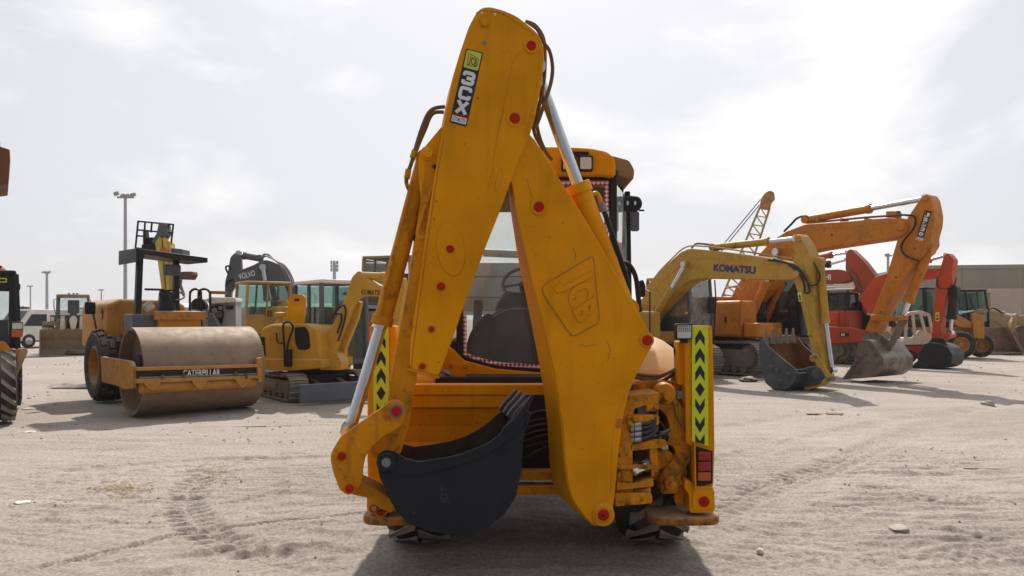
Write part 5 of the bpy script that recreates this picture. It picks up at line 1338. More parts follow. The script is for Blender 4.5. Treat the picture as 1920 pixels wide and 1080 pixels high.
MB().poly(MP_, fil([(668, 564), (677, 566), (670, 598), (648, 652), (640, 690), (630, 690), (624, 676), (640, 640)], 2), .30, .42).build("boom_ram_guard", KOMY, mx_, .01)
MB().poly(MP_, fil([(744, 520), (757, 521), (759, 545), (747, 600), (738, 640), (736, 700), (722, 700), (722, 640), (738, 560)], 2), .08, .26).build("stick", KOMY, mx_, .012)
ram(mx_, MP_, (677, 517), (722, 519), (748, 524), .085, .05, .17, KOMY)
hose(mx_, [MP_.W(x, y, .02) for x, y in ((622, 596), (632, 580), (644, 572), (648, 586), (644, 610), (634, 640))], .02, HOSE)
hose(mx_, [MP_.W(x, y, .02) for x, y in ((620, 600), (628, 588), (638, 588), (640, 600), (632, 625))], .02, HOSE)
lettering(mx_, "KOMATSU", MP_.W(678, 542.5, .06), MP_.W(716, 544, .06), MP_.W(678, 552.5, .06), -MP_.n * .004, PRINTB, .02)

# yellow loader standing behind it
yl = thing("wheel_loader", "tall tan wheel loader partly hidden behind the folded digging arm", "wheel loader", V(-3.3, 22.5))
cab(yl, V(-3.35, 22.4), V(-.3, -.95), 1.5, 1.5, 1.95, 3.5, TAN, GLASS, .0, 0, .3, roofm=TAN, post=.1)
house(yl, V(-3.2, 22.9), V(-.3, -.95), 3.4, 2.0, .8, 1.95, TAN)
YP = PL(700, 21.3, 0)
MB().poly(YP, [(676, 571), (716, 574), (716, 580), (676, 578)], 0, .9).build("side_rail", GREYL, yl, .02)
MB().poly(YP, [(684, 580), (690, 580), (690, 690), (684, 690)], 0, .1).build("frame_post", GREYL, yl, .01)
MB().poly(YP, rect(690, 580, 718, 640), .2, .5).build("radiator", DARK, yl)
for sx in (-1, 1):
    for sy in (-1, 1): wheel(yl, V(-3.2 + sx * .95, 22.7 + sy * 1.3, .65), (1, 0, 0), .65, .45, .32, TAN, RUBBER, 12, .03)

# machine cut by the left edge of the picture ---------------------------------------
te = thing("telehandler", "black cabbed loader with orange arm and muddy tyre cut off by the picture's left edge", "loader", V(-8.46, 12.9))
wheel(te, V(-8.6, 12.75, .62), (1, 0, 0), .63, .44, .3, ORANGE, RUBBER, 17, .045, "bar", TREADD)
wheel(te, V(-10.1, 12.75, .62), (1, 0, 0), .63, .44, .3, ORANGE, RUBBER, 17, .045, "bar", TREADD)
for x in (-8.5, -10.1): wheel(te, V(x, 15.2, .62), (1, 0, 0), .63, .44, .3, ORANGE, RUBBER, 12, .045, "bar")
TP = PL(20, 12.9, 0)
cab(te, V(-9.25, 13.75), V(0, -1), 1.7, 1.72, 1.15, 2.52, BLACK, GLASS, .04, 0, .2, post=.13)
MB().poly(TP, fil([(-60, 512), (20, 506), (36, 510), (38, 520), (38, 545), (-60, 545)], 4), .0, .5).build("roof_front", BLACK, te, .03)
MB().poly(TP, fil([(26, 512), (38, 515), (37, 660), (24, 660)], 3), .02, 1.6).build("cab_post", BLACK, te, .03)
MB().poly(TP, fil(rect(3, 521.5, 20, 530), 2), -.01, .0).build("marker_plate", LIME, te)
MB().poly(TP, fil(rect(5, 523.5, 18, 528), 1), -.014, -.01).build("marker_text", BLACK, te)
MB().lathe([(.0001, .10), (.09, .08), (.14, .02), (.14, 0), (.0001, 0)], TP.W(18, 508, .2), (0, 0, 1), 16).build("beacon", LENSO, te)
MB().poly(TP, rect(10, 499, 20, 504), .1, .2).build("beacon_bracket", BLACK, te)
for y in (537, 594): MB().poly(TP, fil(rect(36, y - 5, 42, y + 6), 1), .0, .08).build("side_lamp", BLACK, te)
hl = MB().poly(TP, fil(rect(8, 603, 28, 626), 3), -.25, -.1).build("head_lamp", BLACK, te, .01)
MB().poly(TP, fil(rect(10, 605.5, 26, 617), 2), -.257, -.25).build("lens", LENS, hl)
MB().poly(TP, fil(rect(8, 618, 26, 632), 2), -.27, -.2).build("indicator", LENSO, te)
MB().poly(TP, fil([(-50, 640), (-11, 640), (-5, 645), (5, 665), (11, 655), (23, 653), (26, 662), (5, 714), (-9, 725), (-50, 725)], 4), -.35, -.1).build("lift_arm", ORANGE2, te, .015)
MB().poly(TP, fil([(13, 655), (24, 653), (27, 660), (5, 716), (-3, 716)], 3), -.37, -.33).build("arm_edge", TAN, te, .008)
pin(te, TP, -1, 681, -.35, .035, RUST, depth=.03)
house(te, V(-9.3, 14.2), V(0, -1), 3.2, 1.3, .55, 1.2, ORANGE)
MB().poly(TP, rect(0, 600, 30, 660), .1, .4).build("cab_base", BLACK, te, .02)

te.rotation_euler.z = R(33.5)
te.location.x -= .06
# raised bucket looking in at the left edge
lb = thing("front_loader", "rust brown bucket held high at the picture's upper left edge", "loader", V(-8.75, 13.2))
BP = PL(10, 13.2, 0)
MB().poly(BP, fil([(-60, 266), (3, 266), (3, 276), (18, 280), (19, 300), (16, 344), (4, 347), (-60, 347)], 2), 0, 1.6).build("bucket", paint("rust_brown_paint", (.17, .055, .025), .6, .4, .3), lb, .02)
for dx in (.6, 1.6): MB().bar(V(-10.6 - dx * .6, 13.6, 4.2), V(-11.2 - dx, 15.8, 1.4), .2, .35).build("lift_arm", RUST, lb, .02)
house(lb, V(-12, 16.5), V(0, -1), 3.2, 1.6, .6, 1.9, TAN)
for x in (-11.2, -12.9):
    for y in (15.4, 17.6): wheel(lb, V(x, y, .6), (1, 0, 0), .6, .4, .3, TAN, RUBBER, 0)

lb.rotation_euler.z = R(34)
# dusty wheel loader far left --------------------------------------------------------
fl = thing("wheel_loader", "dusty wheel loader far off facing the camera with its wide bucket on the ground", "wheel loader", V(*gnd(122, 667).xy))
FL = PL(122, 35, 0)
DUSTY = paint("dust_caked_paint", (.26, .19, .115), .8, .5, .7, gthr=.5, grimecol=(.12, .085, .05))
bk2 = [(36.0, .05), (35.0, .02), (34.9, .1), (35.4, .3), (35.55, .7), (35.3, 1.22), (35.25, 1.22), (35.48, .7), (35.3, .36)]
fx0, fx1 = FL.W(70, 640).x, FL.W(177, 640).x
m = MB()
pr = [(34.75, .03), (35.5, .05), (35.62, .3), (35.55, .75), (35.1, 1.24)]
for a_, b_ in zip(pr[:-1], pr[1:]):
    m.prism([V(fx0, a_[0], a_[1]), V(fx0, b_[0], b_[1]), V(fx0, b_[0] + .06, b_[1]), V(fx0, a_[0] + .06, a_[1])], V(fx1 - fx0, 0, 0))
for x in (fx0, fx1 - .04): m.prism([V(x, p[0], p[1]) for p in pr] + [V(x, 34.9, .5)], V(.04, 0, 0))
m.build("bucket", DUSTY, fl)
FX, FY = FL.O.x, 35.0
def fp(px, py, d=0): q = FL.W(px, py, 0); return V(q.x, q.y + d, q.z)
def fpoly(pts, d0, d1): return MB().prism([fp(x, y, d0) for x, y in pts], V(0, d1 - d0, 0))
cab(fl, V(FX + .03, 37.2), V(0, -1), 1.5, 1.3, 1.72, 2.88, GREY, GLASS, .05, 0, .16, post=.11, roofm=DUSTY)
fpoly(fil([(95, 551), (151, 550), (152, 555), (95, 556)], 1), 1.3, 2.9).build("roof_visor", DUSTY, fl, .02)
house(fl, V(FX, 38.0), V(0, -1), 3.6, 1.3, .8, 1.72, DUSTY)
for x in (106, 138): fpoly(fil([(x - 3, 592), (x + 3, 592), (x + 6, 640), (x - 6, 640)], 1), 1, 1.6).build("lift_arm", CREAM, fl, .02)
fpoly(fil([(117, 600), (121, 592), (127, 592), (131, 600), (127, 618), (120, 618)], 2), .8, 1.1).build("tilt_link", CREAM, fl, .02)
fpoly(fil(rect(112, 598, 134, 616), 2), 1.2, 1.6).build("front_frame", DARK, fl, .02)
for s in (-1, 1):
    wheel(fl, V(FX + s * 1.0, 36.6, .72), (1, 0, 0), .72, .5, .35, DUSTY, RUBBERD, 10, .04)
    wheel(fl, V(FX + s * 1.0, 39.3, .72), (1, 0, 0), .72, .5, .35, DUSTY, RUBBERD, 0)
    fpoly(fil(rect(122 + s * 37 - 13, 603, 122 + s * 37 + 13, 611), 2), 1.2, 2.1).build("mudguard", DUSTY, fl, .03)
    MB().tube([fp(122 + s * 28, 590, 1.5), fp(122 + s * 31, 575, 1.5), fp(122 + s * 31, 560, 1.5), fp(122 + s * 27, 560, 1.5)], .025, 6).build("mirror_rail", DUSTY, fl)
    fpoly(fil(rect(122 + s * 33 - 3, 594, 122 + s * 33 + 3, 602), 1), 1.2, 1.4).build("head_lamp", CREAM, fl, .02)
for x in (116, 124, 130): fpoly(rect(x - 2, 547, x + 2, 551), 1.6, 1.8).build("roof_lamp", GREY, fl, .02)
fl.rotation_euler.z = R(29)
# loose tyre lying before that bucket
lt = thing("loose_tyre", "black tyre lying flat in front of the far wheel loader's bucket", "tyre", V(*gnd(143, 668).xy))
c = V(*gnd(143, 667).xy)
MB().lathe([(.36, .0), (.56, .02), (.62, .12), (.56, .24), (.36, .26), (.32, .13)], c + V(0, .3, 0), (0, 0, 1), 28, True).build("tyre", RUBBER, lt)

# parked vehicles ---------------------------------------------------------------------
def vehicle(name, label, cat, c, hd, L, W_, prof, glassp, col, wr=.32, group=None, gmat=None):
    """prof: side outline (along length 0..1, height m); glassp: window band outlines on the side"""
    c = Vector(c); hd = Vector(hd).normalized(); s = V(-hd.y, hd.x)
    o = thing(name, label, cat, c, group)
    P = lambda a, h, b: c + hd * (a - .5) * L + s * b + V(0, 0, h)
    MB().prism([P(a, h, -W_ / 2) for a, h in prof], s * W_).build("body", col, o, .05, seg=3)
    for q in glassp:
        for sg in (-1, 1):
            MB().prism([P(a, h, sg * (W_ / 2 + .004)) for a, h in q], s * sg * .012).build("side_window", gmat or GLASSD_, o, smooth=False)
    for k in range(len(prof)):
        a, b = prof[k], prof[(k + 1) % len(prof)]
        if a[1] > .75 and b[1] > .75 and abs(b[1] - a[1]) > .3:
            f0, f1 = .12, .88
            A_, B_ = (a[0] + (b[0] - a[0]) * f0, a[1] + (b[1] - a[1]) * f0), (a[0] + (b[0] - a[0]) * f1, a[1] + (b[1] - a[1]) * f1)
            out = Vector((b[1] - a[1], -(b[0] - a[0]) * L)); mid = (a[0] + b[0]) / 2
            dv = hd * (.012 if mid > .5 else -.012) + V(0, 0, .008)
            q = [P(*A_, -W_ * .42), P(*A_, W_ * .42), P(*B_, W_ * .40), P(*B_, -W_ * .40)]
            MB().prism([p + dv for p in q], dv * .5).build("windscreen", gmat or GLASSD_, o, smooth=False)
    for a in (.18, .8):
        for sg in (-1, 1):
            q = P(a, wr, sg * (W_ / 2 - .08))
            w = MB().lathe([(wr * .55, -.1), (wr * .9, -.11), (wr, -.06), (wr, .06), (wr * .9, .11), (wr * .55, .1)], q, s, 20, True).build("wheel", RUBBER, o)
            MB().lathe([(wr * .56, sg * .09), (wr * .4, sg * .06), (.0001, sg * .09)], q, s, 12).build("rim", GREYL, w)
    for sg in (-1, 1):
        MB().box(P(1.0, .72, sg * W_ * .36), .06, .3, .16, yaw=math.atan2(hd.y, hd.x)).build("headlight", LENS, o, .02)
        MB().box(P(0.0, .8, sg * W_ * .38), .06, .22, .18, yaw=math.atan2(hd.y, hd.x)).build("tail_light", LENSR, o, .02)
    return o
SEDAN = [(0, .4), (.0, .75), (.03, .95), (.16, 1.0), (.27, 1.38), (.55, 1.42), (.72, .98), (.97, .85), (1.0, .6), (1.0, .3), (0, .3)]
SED_G = [[(.22, 1.0), (.29, 1.32), (.41, 1.36), (.41, 1.0)], [(.43, 1.0), (.43, 1.36), (.54, 1.36), (.67, 1.0)]]
SUVP = [(0, .4), (.0, 1.0), (.04, 1.72), (.62, 1.78), (.74, 1.15), (.97, 1.05), (1.0, .7), (1.0, .35), (0, .35)]
SUVG = [[(.06, 1.15), (.08, 1.62), (.33, 1.66), (.33, 1.15)], [(.35, 1.15), (.35, 1.66), (.6, 1.66), (.69, 1.15)]]
VANP = [(0, .45), (0, 2.2), (.03, 2.3), (.78, 2.3), (.9, 1.35), (.99, 1.1), (1, .4)]
VANG = [[(.60, 1.3), (.60, 2.0), (.77, 2.0), (.86, 1.3)], [(.1, 1.35), (.1, 1.95), (.56, 1.95), (.56, 1.35)]]
TRKP = [(0, .8), (0, 2.2), (.55, 2.25), (.58, 2.9), (.9, 2.95), (.98, 1.8), (1, .6), (0, .6)]
TRKG = [[(.64, 1.9), (.64, 2.7), (.88, 2.7), (.94, 1.9)]]
GLASSD_ = plain("dark_window", (.03, .04, .045), .08)
vehicle("blue_car", "bright blue car parked far off at the left behind the black cab", "car", gnd(40, 640), V(.95, .3), 4.6, 1.8, SEDAN, SED_G, BLUE)
vehicle("box_van", "white box van with dark cab windows parked behind the far dusty loader", "van", V(*at(84, 652, 47).xy), V(-.42, -.9), 5.4, 2.0, VANP, VANG, WHITE, .42)
vehicle("dark_suv", "black roofed dark car parked behind the silver car at far left", "car", V(*at(168, 620, 62).xy), V(-.9, -.4), 4.6, 1.8, SUVP, SUVG, BLACK)
vehicle("white_van", "white van parked in the far row right of the dusty loader", "van", V(*at(190, 620, 70).xy), V(.95, -.3), 5.0, 1.9, VANP, VANG, WHITE)
vehicle("silver_car", "silver grey car parked just left of the road roller's bonnet", "car", V(*at(185, 640, 52).xy), V(-.85, -.5), 4.4, 1.75, SEDAN, SED_G, GREYL)
vehicle("white_car", "small white car parked behind the blue car", "car", V(*at(42, 620, 80).xy), V(.9, -.4), 4.3, 1.75, SUVP, SUVG, WHITE)
vehicle("grey_car", "dark grey car parked between the blue car and the white truck", "car", V(*at(52, 625, 70).xy), V(.3, -.95), 4.3, 1.75, SUVP, SUVG, GREY)

# lamp posts and mast ----------------------------------------------------------------------
def lamp(px, ytop, Y, r, heads, label, zb=0, name="lamp_post"):
    b = at(px, HY, Y); b.z = 0
    o = thing(name, label, "lamp post", b)
    t = at(px, ytop, Y)
    MB().cyl(b, t, r * 1.15, r * .8, 16).build("pole", POLE, o)
    k = Y / F
    for (dx, dy, w, h) in heads:
        p = at(px + dx, ytop + dy, Y)
        MB().bar(p - V(w * k / 2, .1, 0), p + V(w * k / 2, -.1, h * .4 * k), .45 * min(1, w * k), max(.08, h * k)).build("lamp_head", GREYL, o, .02)
    MB().bar(at(px + min(h[0] for h in heads), ytop, Y), at(px + max(h[0] for h in heads) + .01, ytop, Y), r, r).build("cross_arm", POLE, o)
    return o
lamp(235, 370, 42, .10, [(-15, -5, 9, 7), (-3, -2, 8, 5), (5, -2, 8, 5), (16, -3, 10, 6)], "tall grey floodlight pole behind the road roller")
lamp(88, 512, 85, .16, [(-4, -1, 8, 3), (4, -1, 8, 3)], "grey double headed lamp post behind the far dusty loader")
lamp(57, 537, 120, .12, [(-3, 0, 5, 2), (3, 0, 5, 2)], "thin distant lamp post above the blue car")
lamp(190, 544, 120, .12, [(-3, 0, 5, 2), (3, 0, 5, 2)], "thin distant lamp post above the silver car")
lamp(1665, 480, 62, .12, [(-3, -1, 8, 5), (4, 0, 5, 3)], "floodlight pole seen between the red excavator arms")
mast = thing("phone_mast", "distant phone mast with a cluster of antennas above the mini excavator", "mast", at(627, HY, 150).xy.to_3d())
MB().cyl(mast.location, at(627, 492, 150), .5, .3, 12).build("pole", POLE, mast)
for rw, y in enumerate((492, 499, 506)):
    for a in range(6):
        p = at(627, y, 150) + V(.65 * math.cos(a), .65 * math.sin(a))
        MB().box(p, .25, .25, .62).build("antenna", GREYL, mast)
# far shed and tree on the left skyline
shed = thing("long_shed", "long pale blue grey shed on the left skyline beyond the parked cars", "shed", at(215, HY, 170).xy.to_3d())
SHB = plain("haze_blue_cladding", (.42, .47, .55), .6)  # blue paleness of distant haze put into the cladding colour
sx0, sx1 = at(145, 590, 170).x, at(700, 590, 170).x
z_t = at(0, 577, 170).z
MB().prism([V(sx0, 170, 0), V(sx0, 170, z_t), V(sx0, 182, z_t + 1.0), V(sx0, 194, z_t), V(sx0, 194, 0)], V(sx1 - sx0, 0, 0)).build("wall", SHB, shed)
MB().prism([V(sx0 - 1, 169.4, z_t - .1), V(sx0 - 1, 182, z_t + 1.05), V(sx0 - 1, 182, z_t + 1.25), V(sx0 - 1, 169.4, z_t + .1)], V(sx1 - sx0 + 2, 0, 0)).build("roof", plain("pale_roof", (.55, .58, .62), .5), shed)
tree = thing("tree", "small dark tree on the skyline behind the black cab", "tree", at(40, HY, 130).xy.to_3d())
tb = Vector(tree.location)
MB().tube([tb, tb + V(.1, 0, 1.2), tb + V(-.1, .1, 2.4), tb + V(.2, 0, 3.4)], [.2, .16, .12, .05], 8).build("trunk", WOOD, tree)
rt = random.Random(5); m = MB()
for i in range(900):
    a = rt.random() * 6.283; rr_ = 1.9 * rt.random() ** .5; zz = 1.8 + 2.0 * rt.random()
    k = 1 - ((zz - 2.6) / 1.5) ** 2 * .7
    p = tb + V(rr_ * k * math.cos(a), rr_ * k * math.sin(a), zz)
    d1 = V(rt.uniform(-1, 1), rt.uniform(-1, 1), rt.uniform(-1, 1)).normalized() * .16; d2 = V(rt.uniform(-1, 1), rt.uniform(-1, 1), rt.uniform(-1, 1)).normalized() * .12
    m.add([p - d1, p + d2, p + d1, p - d2], [[0, 1, 2, 3]])
m.build("crown", LEAF, tree, smooth=False, kind="stuff")
# ---------------------------------------------------------------- right side of the yard
def undercarriage(root, c, hd, gauge, L, hgt, w, shoe=.2):
    hd = Vector(hd).normalized(); s = V(-hd.y, hd.x)
    for k in (-1, 1): crawler(root, c + s * k * gauge / 2, hd, L, hgt, w, shoe)
    MB().box(c + V(0, 0, hgt * .62), gauge, 1.4, .45, yaw=math.atan2(s.y, s.x)).build("centre_frame", DARK, root, .03)
    MB().cyl(c + V(0, 0, hgt * .8), c + V(0, 0, hgt + .18), .75, n=28).build("slew_ring", DARK, root)

def spikes(root, P, A_, d0, d1, n, dirv, ln, mat, w=.07):
    """row of bucket teeth across the lip at pixel A_"""
    for i in range(n):
        b = P.W(*A_, d0) + P.n * (d1 - d0) * (i + .5) / n
        dv = Vector(dirv).normalized(); side_ = P.n; up_ = dv.cross(side_)
        q = [b - dv * .1 + side_ * a * w + up_ * bb * w * .6 for a, bb in ((-1, -1), (1, -1), (1, 1), (-1, 1))]
        t = [b + dv * ln + side_ * a * w * .25 + up_ * bb * w * .15 for a, bb in ((-1, -1), (1, -1), (1, 1), (-1, 1))]
        MB().add(q + t, [[3, 2, 1, 0], [4, 5, 6, 7]] + [[k, (k + 1) % 4, 4 + (k + 1) % 4, 4 + k] for k in range(4)]).build("tooth", mat, root, .008)

def shell(root, P, side, d0, d1, open_from, open_to, mat, inner=None, name="bucket", th=.03):
    """digging bucket: two side plates and a wrapped shell; the outline edge from index open_from to open_to stays open"""
    near = [P.W(x, y, d0) for x, y in side]; sh = P.n * (d1 - d0)
    m = MB().prism(near, P.n * .04)
    m.prism([p + sh - P.n * .04 for p in near], P.n * .04)
    n = len(side); cen = sum(near, Vector()) / n; k = open_to
    ins = MB()
    while k != open_from:
        a, b = near[k], near[(k + 1) % n]
        ia, ib = a + (cen - a).normalized() * th, b + (cen - b).normalized() * th
        m.prism([a + P.n * .03, b + P.n * .03, ib + P.n * .03, ia + P.n * .03], sh - P.n * .06)
        ja, jb = a + (cen - a).normalized() * (th + .006), b + (cen - b).normalized() * (th + .006)
        ins.add([ja + P.n * .046, jb + P.n * .046, jb + sh - P.n * .046, ja + sh - P.n * .046], [[0, 1, 2, 3]])
        k = (k + 1) % n
    ins.add([p + sh - P.n * .046 for p in near], [list(range(n))])
    o = m.build(name, mat, root, .006)
    ins.build("bucket_lining", inner or RUST, o)
    return o

# mustard excavator with blue lettering ---------------------------------------------------
KB = PL(1540, 18.7, -55)
kh = V(math.cos(R(-55)), math.sin(R(-55))); kl = V(-kh.y, kh.x)
kc = V(4.05, 23.75)
ke = thing("excavator", "mustard yellow excavator with blue lettering on its boom and slate toothed bucket", "excavator", kc)
undercarriage(ke, kc, kh, 2.38, 4.0, .92, .6, .19)
bpts = fil([(1190, 596), (1201, 569), (1212, 537), (1240, 505), (1277, 472), (1293, 466), (1335, 470), (1413, 480), (1491, 494), (1505, 505), (1502, 520), (1488, 524), (1413, 524), (1312, 522), (1289, 527), (1264, 547), (1222, 592), (1210, 612), (1196, 612)], 5, 3)
kbo = MB().poly(KB, bpts, -.28, .28).build("boom", OLIVE, ke, .015)
spts = fil([(1489, 441), (1493, 438), (1498, 442), (1508, 457), (1519, 482), (1523, 503), (1529, 604), (1546, 698), (1545, 711), (1538, 708), (1524, 672), (1517, 636), (1499, 558), (1487, 523), (1488, 457)], 4, 3)
kst = MB().poly(KB, spts, -.22, .22).build("stick", OLIVE, ke, .015)
ram(ke, KB, (1339, 464), (1441, 453), (1494, 447), .10, .06, 0, OLIVE)
for d in (-.42, .42): ram(ke, KB, (1223, 602), (1259, 541), (1284, 496), .105, .06, d, OLIVE)
ram(ke, KB, (1538, 490), (1548, 605), (1560, 694), .095, .06, 0, OLIVE)
for y0, x0 in ((496, 1284),):
    pin(ke, KB, x0, y0, -.43, .09, OLIVE, depth=.05)
for x, y in ((1494, 514), (1498, 447), (1525, 672)): pin(ke, KB, x, y, -.29 if y > 500 and x < 1500 else -.22, .085, OLIVE, depth=.05)
lettering(ke, "KOMATSU", KB.W(1338, 494.5, -.28), KB.W(1417, 499.5, -.28), KB.W(1338, 508.5, -.28), -KB.n * .006, PRINTN, .055)
tagp = MB().poly(KB, fil([(1495, 549), (1502, 547), (1505, 564), (1498, 566)], 1), -.228, -.22).build("warning_label", LOGOY, kst)
MB().poly(KB, [(1499, 551), (1502, 558), (1497, 558)], -.231, -.228).build("warning_triangle", PRINTB, kst, smooth=False)
MB().poly(KB, [(1498, 560), (1502.5, 559), (1503, 562), (1499, 563)], -.231, -.228).build("warning_text", PRINTB, kst, smooth=False)
for off in (0, 1, 2):
    hose(ke, [KB.W(x, y - 3, -.2 + .14 * off) for x, y in ((1205, 560), (1230, 520), (1260, 488), (1283, 468), (1310, 464), (1380, 472), (1450, 483), (1485, 488))], .022, TAN)
hose(ke, [KB.W(x, y, -.1 + .05) for x, y in ((1297, 465), (1306, 457), (1325, 458), (1342, 461))], .03, HOSET)
for dd, pts in ((-.3, [(1440, 487), (1470, 492), (1494, 500), (1510, 520), (1518, 545), (1510, 550)]), (-.3, [(1450, 486), (1485, 497), (1505, 518), (1520, 534), (1534, 530), (1537, 515), (1530, 500), (1526, 493)]), (-.3, [(1478, 496), (1490, 505), (1500, 515), (1508, 535), (1508, 550)])):
    hose(ke, [KB.W(x, y, dd) for x, y in pts], .026, HOSE)
for x, y in ((1516, 592), (1518, 626)): pin(kst, KB, x, y, -.22, .05, OLIVE, depth=.04)
bs = [(1423, 660), (1424, 640), (1431, 635), (1441, 650), (1465, 671), (1489, 690), (1496, 700), (1490, 716), (1480, 727), (1470, 731), (1449, 730), (1435, 718), (1428, 692)]
kbk = shell(ke, KB, bs, -.75, .75, 1, 6, SLATE, paint("rusty_bucket_inside", (.17, .07, .03), .8, .5, .3, gthr=.5))
for d in (-.30, .30): MB().poly(KB, fil([(1480, 694), (1505, 692), (1524, 686), (1538, 690), (1546, 706), (1536, 722), (1480, 730)], 4), d - .05, d + .05).build("hinge_lug", SLATE, kbk, .01)
MB().cyl(KB.W(1532, 702, -.4), KB.W(1532, 702, .4), .12).build("hinge_tube", SLATE, kbk, .01)
MB().poly(KB, fil([(1486, 700), (1526, 696), (1532, 712), (1488, 728)], 3), -.26, .26).build("neck", SLATE, kbk, .02)
spikes(kbk, KB, (1429, 638), -.72, .72, 5, (0, 0, 1), .30, TRACK, .085)
MB().bar(KB.W(1429, 640, -.74), KB.W(1429, 640, .74), .07, .14).build("cutting_edge", SLATE, kbk, .01)
for x, y in ((1443, 668), (1458, 695), (1462, 716), (1478, 704), (1446, 690)): pin(kbk, KB, x, y, -.75, .07, SLATE, "wear_button", .03)
for d in (-.32, .28):
    MB().poly(KB, fil([(1523, 664), (1530, 662), (1534, 668), (1556, 704), (1556, 712), (1549, 713), (1525, 674)], 2), d, d + .05).build("link_arm", OLIVE, ke, .01)
    MB().poly(KB, fil([(1556, 702), (1560, 712), (1545, 722), (1512, 733), (1506, 728), (1510, 722), (1545, 710)], 2), d - .02, d + .05).build("bucket_link", OLIVE, ke, .01)
for x, y in ((1527, 668), (1552, 709), (1563, 709)): pin(ke, KB, x, y, -.34, .06, TRACK, depth=.05)
house(ke, kc - kh * 1.3, kh, 3.0, 2.75, 1.05, 2.15, OLIVE)
house(ke, kc + kh * .7 - kl * .9, kh, 1.2, .9, 1.05, 1.95, OLIVE, "tank", .1, .1)
house(ke, kc + kh * .2, kh, 1.9, .9, 1.0, 1.35, OLIVE, "boom_bracket")
cab(ke, kc + kh * .72 + kl * .92, kh, 1.75, 1.02, 1.15, 2.98, GREY, GLASSW, .08, 0, .35, roofm=OLIVE, post=.08)
MB().tube([kc + kh * 1.6 - kl * 1.25 + V(0, 0, z) for z in (1.0, 2.5)] + [kc + kh * 1.3 - kl * 1.25 + V(0, 0, 2.6)], .025, 6).build("handrail", BLACK, ke)
MB().tube([kc + kh * 1.75 + kl * 1.3 + V(0, 0, 1.0), kc + kh * 1.85 + kl * 1.3 + V(0, 0, 2.3), kc + kh * 1.8 + kl * 1.3 + V(0, 0, 2.9)], .022, 6).build("mirror_rail", BLACK, ke)
MB().box(KB.W(1334, 572, 1.2), .12, .34, .5, yaw=R(-40)).build("mirror", BLACK, ke, .03)
hose(ke, [KB.W(x, y, -.1) for x, y in ((1236, 575), (1226, 590), (1216, 606), (1222, 618))], .03, HOSE)
hose(ke, [KB.W(x, y, .1) for x, y in ((1244, 575), (1234, 592), (1226, 610), (1234, 620))], .03, HOSE)

for x, y in ((1300, 474), (1350, 479), (1400, 485), (1450, 492)):
    MB().poly(KB, rect(x, y - 6, x + 4, y - 1), -.2, .25).build("hose_clip", TAN, ke, .005)
hose(kbo, [KB.W(x, y, -.281) for x, y in ((1215, 560), (1245, 525), (1285, 492), (1320, 484), (1410, 490), (1480, 502))], .008, OLIVE, "weld_seam")
hose(kst, [KB.W(x, y, -.221) for x, y in ((1500, 470), (1510, 510), (1518, 600), (1530, 680))], .008, OLIVE, "weld_seam")
MB().box(kc - kl * 1.40 - kh * 1.2 + V(0, 0, 1.62), 1.2, .04, .8, yaw=R(-55)).build("side_door", OLIVE, ke, .03)
# big orange excavator ---------------------------------------------------------------------
JB = PL(1640, 21.5, -55)
jc = V(7.45, 25.6)
je = thing("excavator", "big orange excavator with tall arm and shiny worn steel bucket resting on the ground", "excavator", jc)
undercarriage(je, jc, kh, 2.7, 4.6, 1.02, .62, .21)
jb = fil([(1363, 572), (1382, 534), (1402, 505), (1422, 478), (1448, 450), (1476, 433), (1511, 420), (1590, 415), (1665, 408), (1694, 409), (1703, 421), (1699, 435), (1686, 445), (1610, 456), (1532, 468), (1500, 475), (1476, 490), (1452, 523), (1390, 592), (1368, 590)], 5, 3)
jbo = MB().poly(JB, jb, -.32, .32).build("boom", ORANGE, je, .02)
js = fil([(1726, 372), (1732, 364), (1739, 364), (1746, 374), (1752, 405), (1750, 425), (1744, 446), (1745, 460), (1737, 472), (1709, 500), (1672, 562), (1651, 600), (1641, 626), (1620, 622), (1633, 594), (1658, 532), (1682, 451), (1702, 407)], 5, 3)
jst = MB().poly(JB, js, -.25, .25).build("stick", ORANGE, je, .02)
hose(jst, [JB.W(x, y, -.25) for x, y in ((1736, 395), (1728, 425), (1700, 490), (1670, 555), (1648, 610))], .01, ORANGE, "weld_seam")
ram(je, JB, (1513, 412), (1632, 391), (1738, 372), .12, .075, 0, ORANGE)
for d in (-.48, .48): ram(je, JB, (1397, 620), (1437, 528), (1457, 472), .13, .075, d, ORANGE)
for d in (.62,): ram(je, JB, (1430, 612), (1467, 530), (1480, 495), .13, .075, d, ORANGE)
ram(je, JB, (1741, 470), (1703, 566), (1690, 600), .13, .08, -.02, ORANGE)
for x, y, d, r_ in ((1690, 424, -.32, .13), (1736, 371, -.25, .08), (1744, 461, -.25, .11), (1640, 596, -.3, .1), (1636, 618, -.25, .1)): pin(je, JB, x, y, d, r_, ORANGE, depth=.06)
MB().poly(JB, fil([(1633, 590), (1640, 590), (1690, 594), (1700, 591), (1700, 600), (1690, 602), (1642, 602), (1633, 602)], 2), -.34, -.28).build("link_arm", ORANGE, je, .01)
MB().poly(JB, fil([(1688, 594), (1698, 592), (1702, 600), (1688, 625), (1674, 650), (1664, 648), (1672, 628)], 2), -.30, -.24).build("bucket_link", TRACK, je, .01)
MB().poly(JB, fil([(1688, 594), (1698, 592), (1702, 600), (1688, 625), (1674, 650), (1664, 648), (1672, 628)], 2), .22, .28).build("bucket_link", TRACK, je, .01)
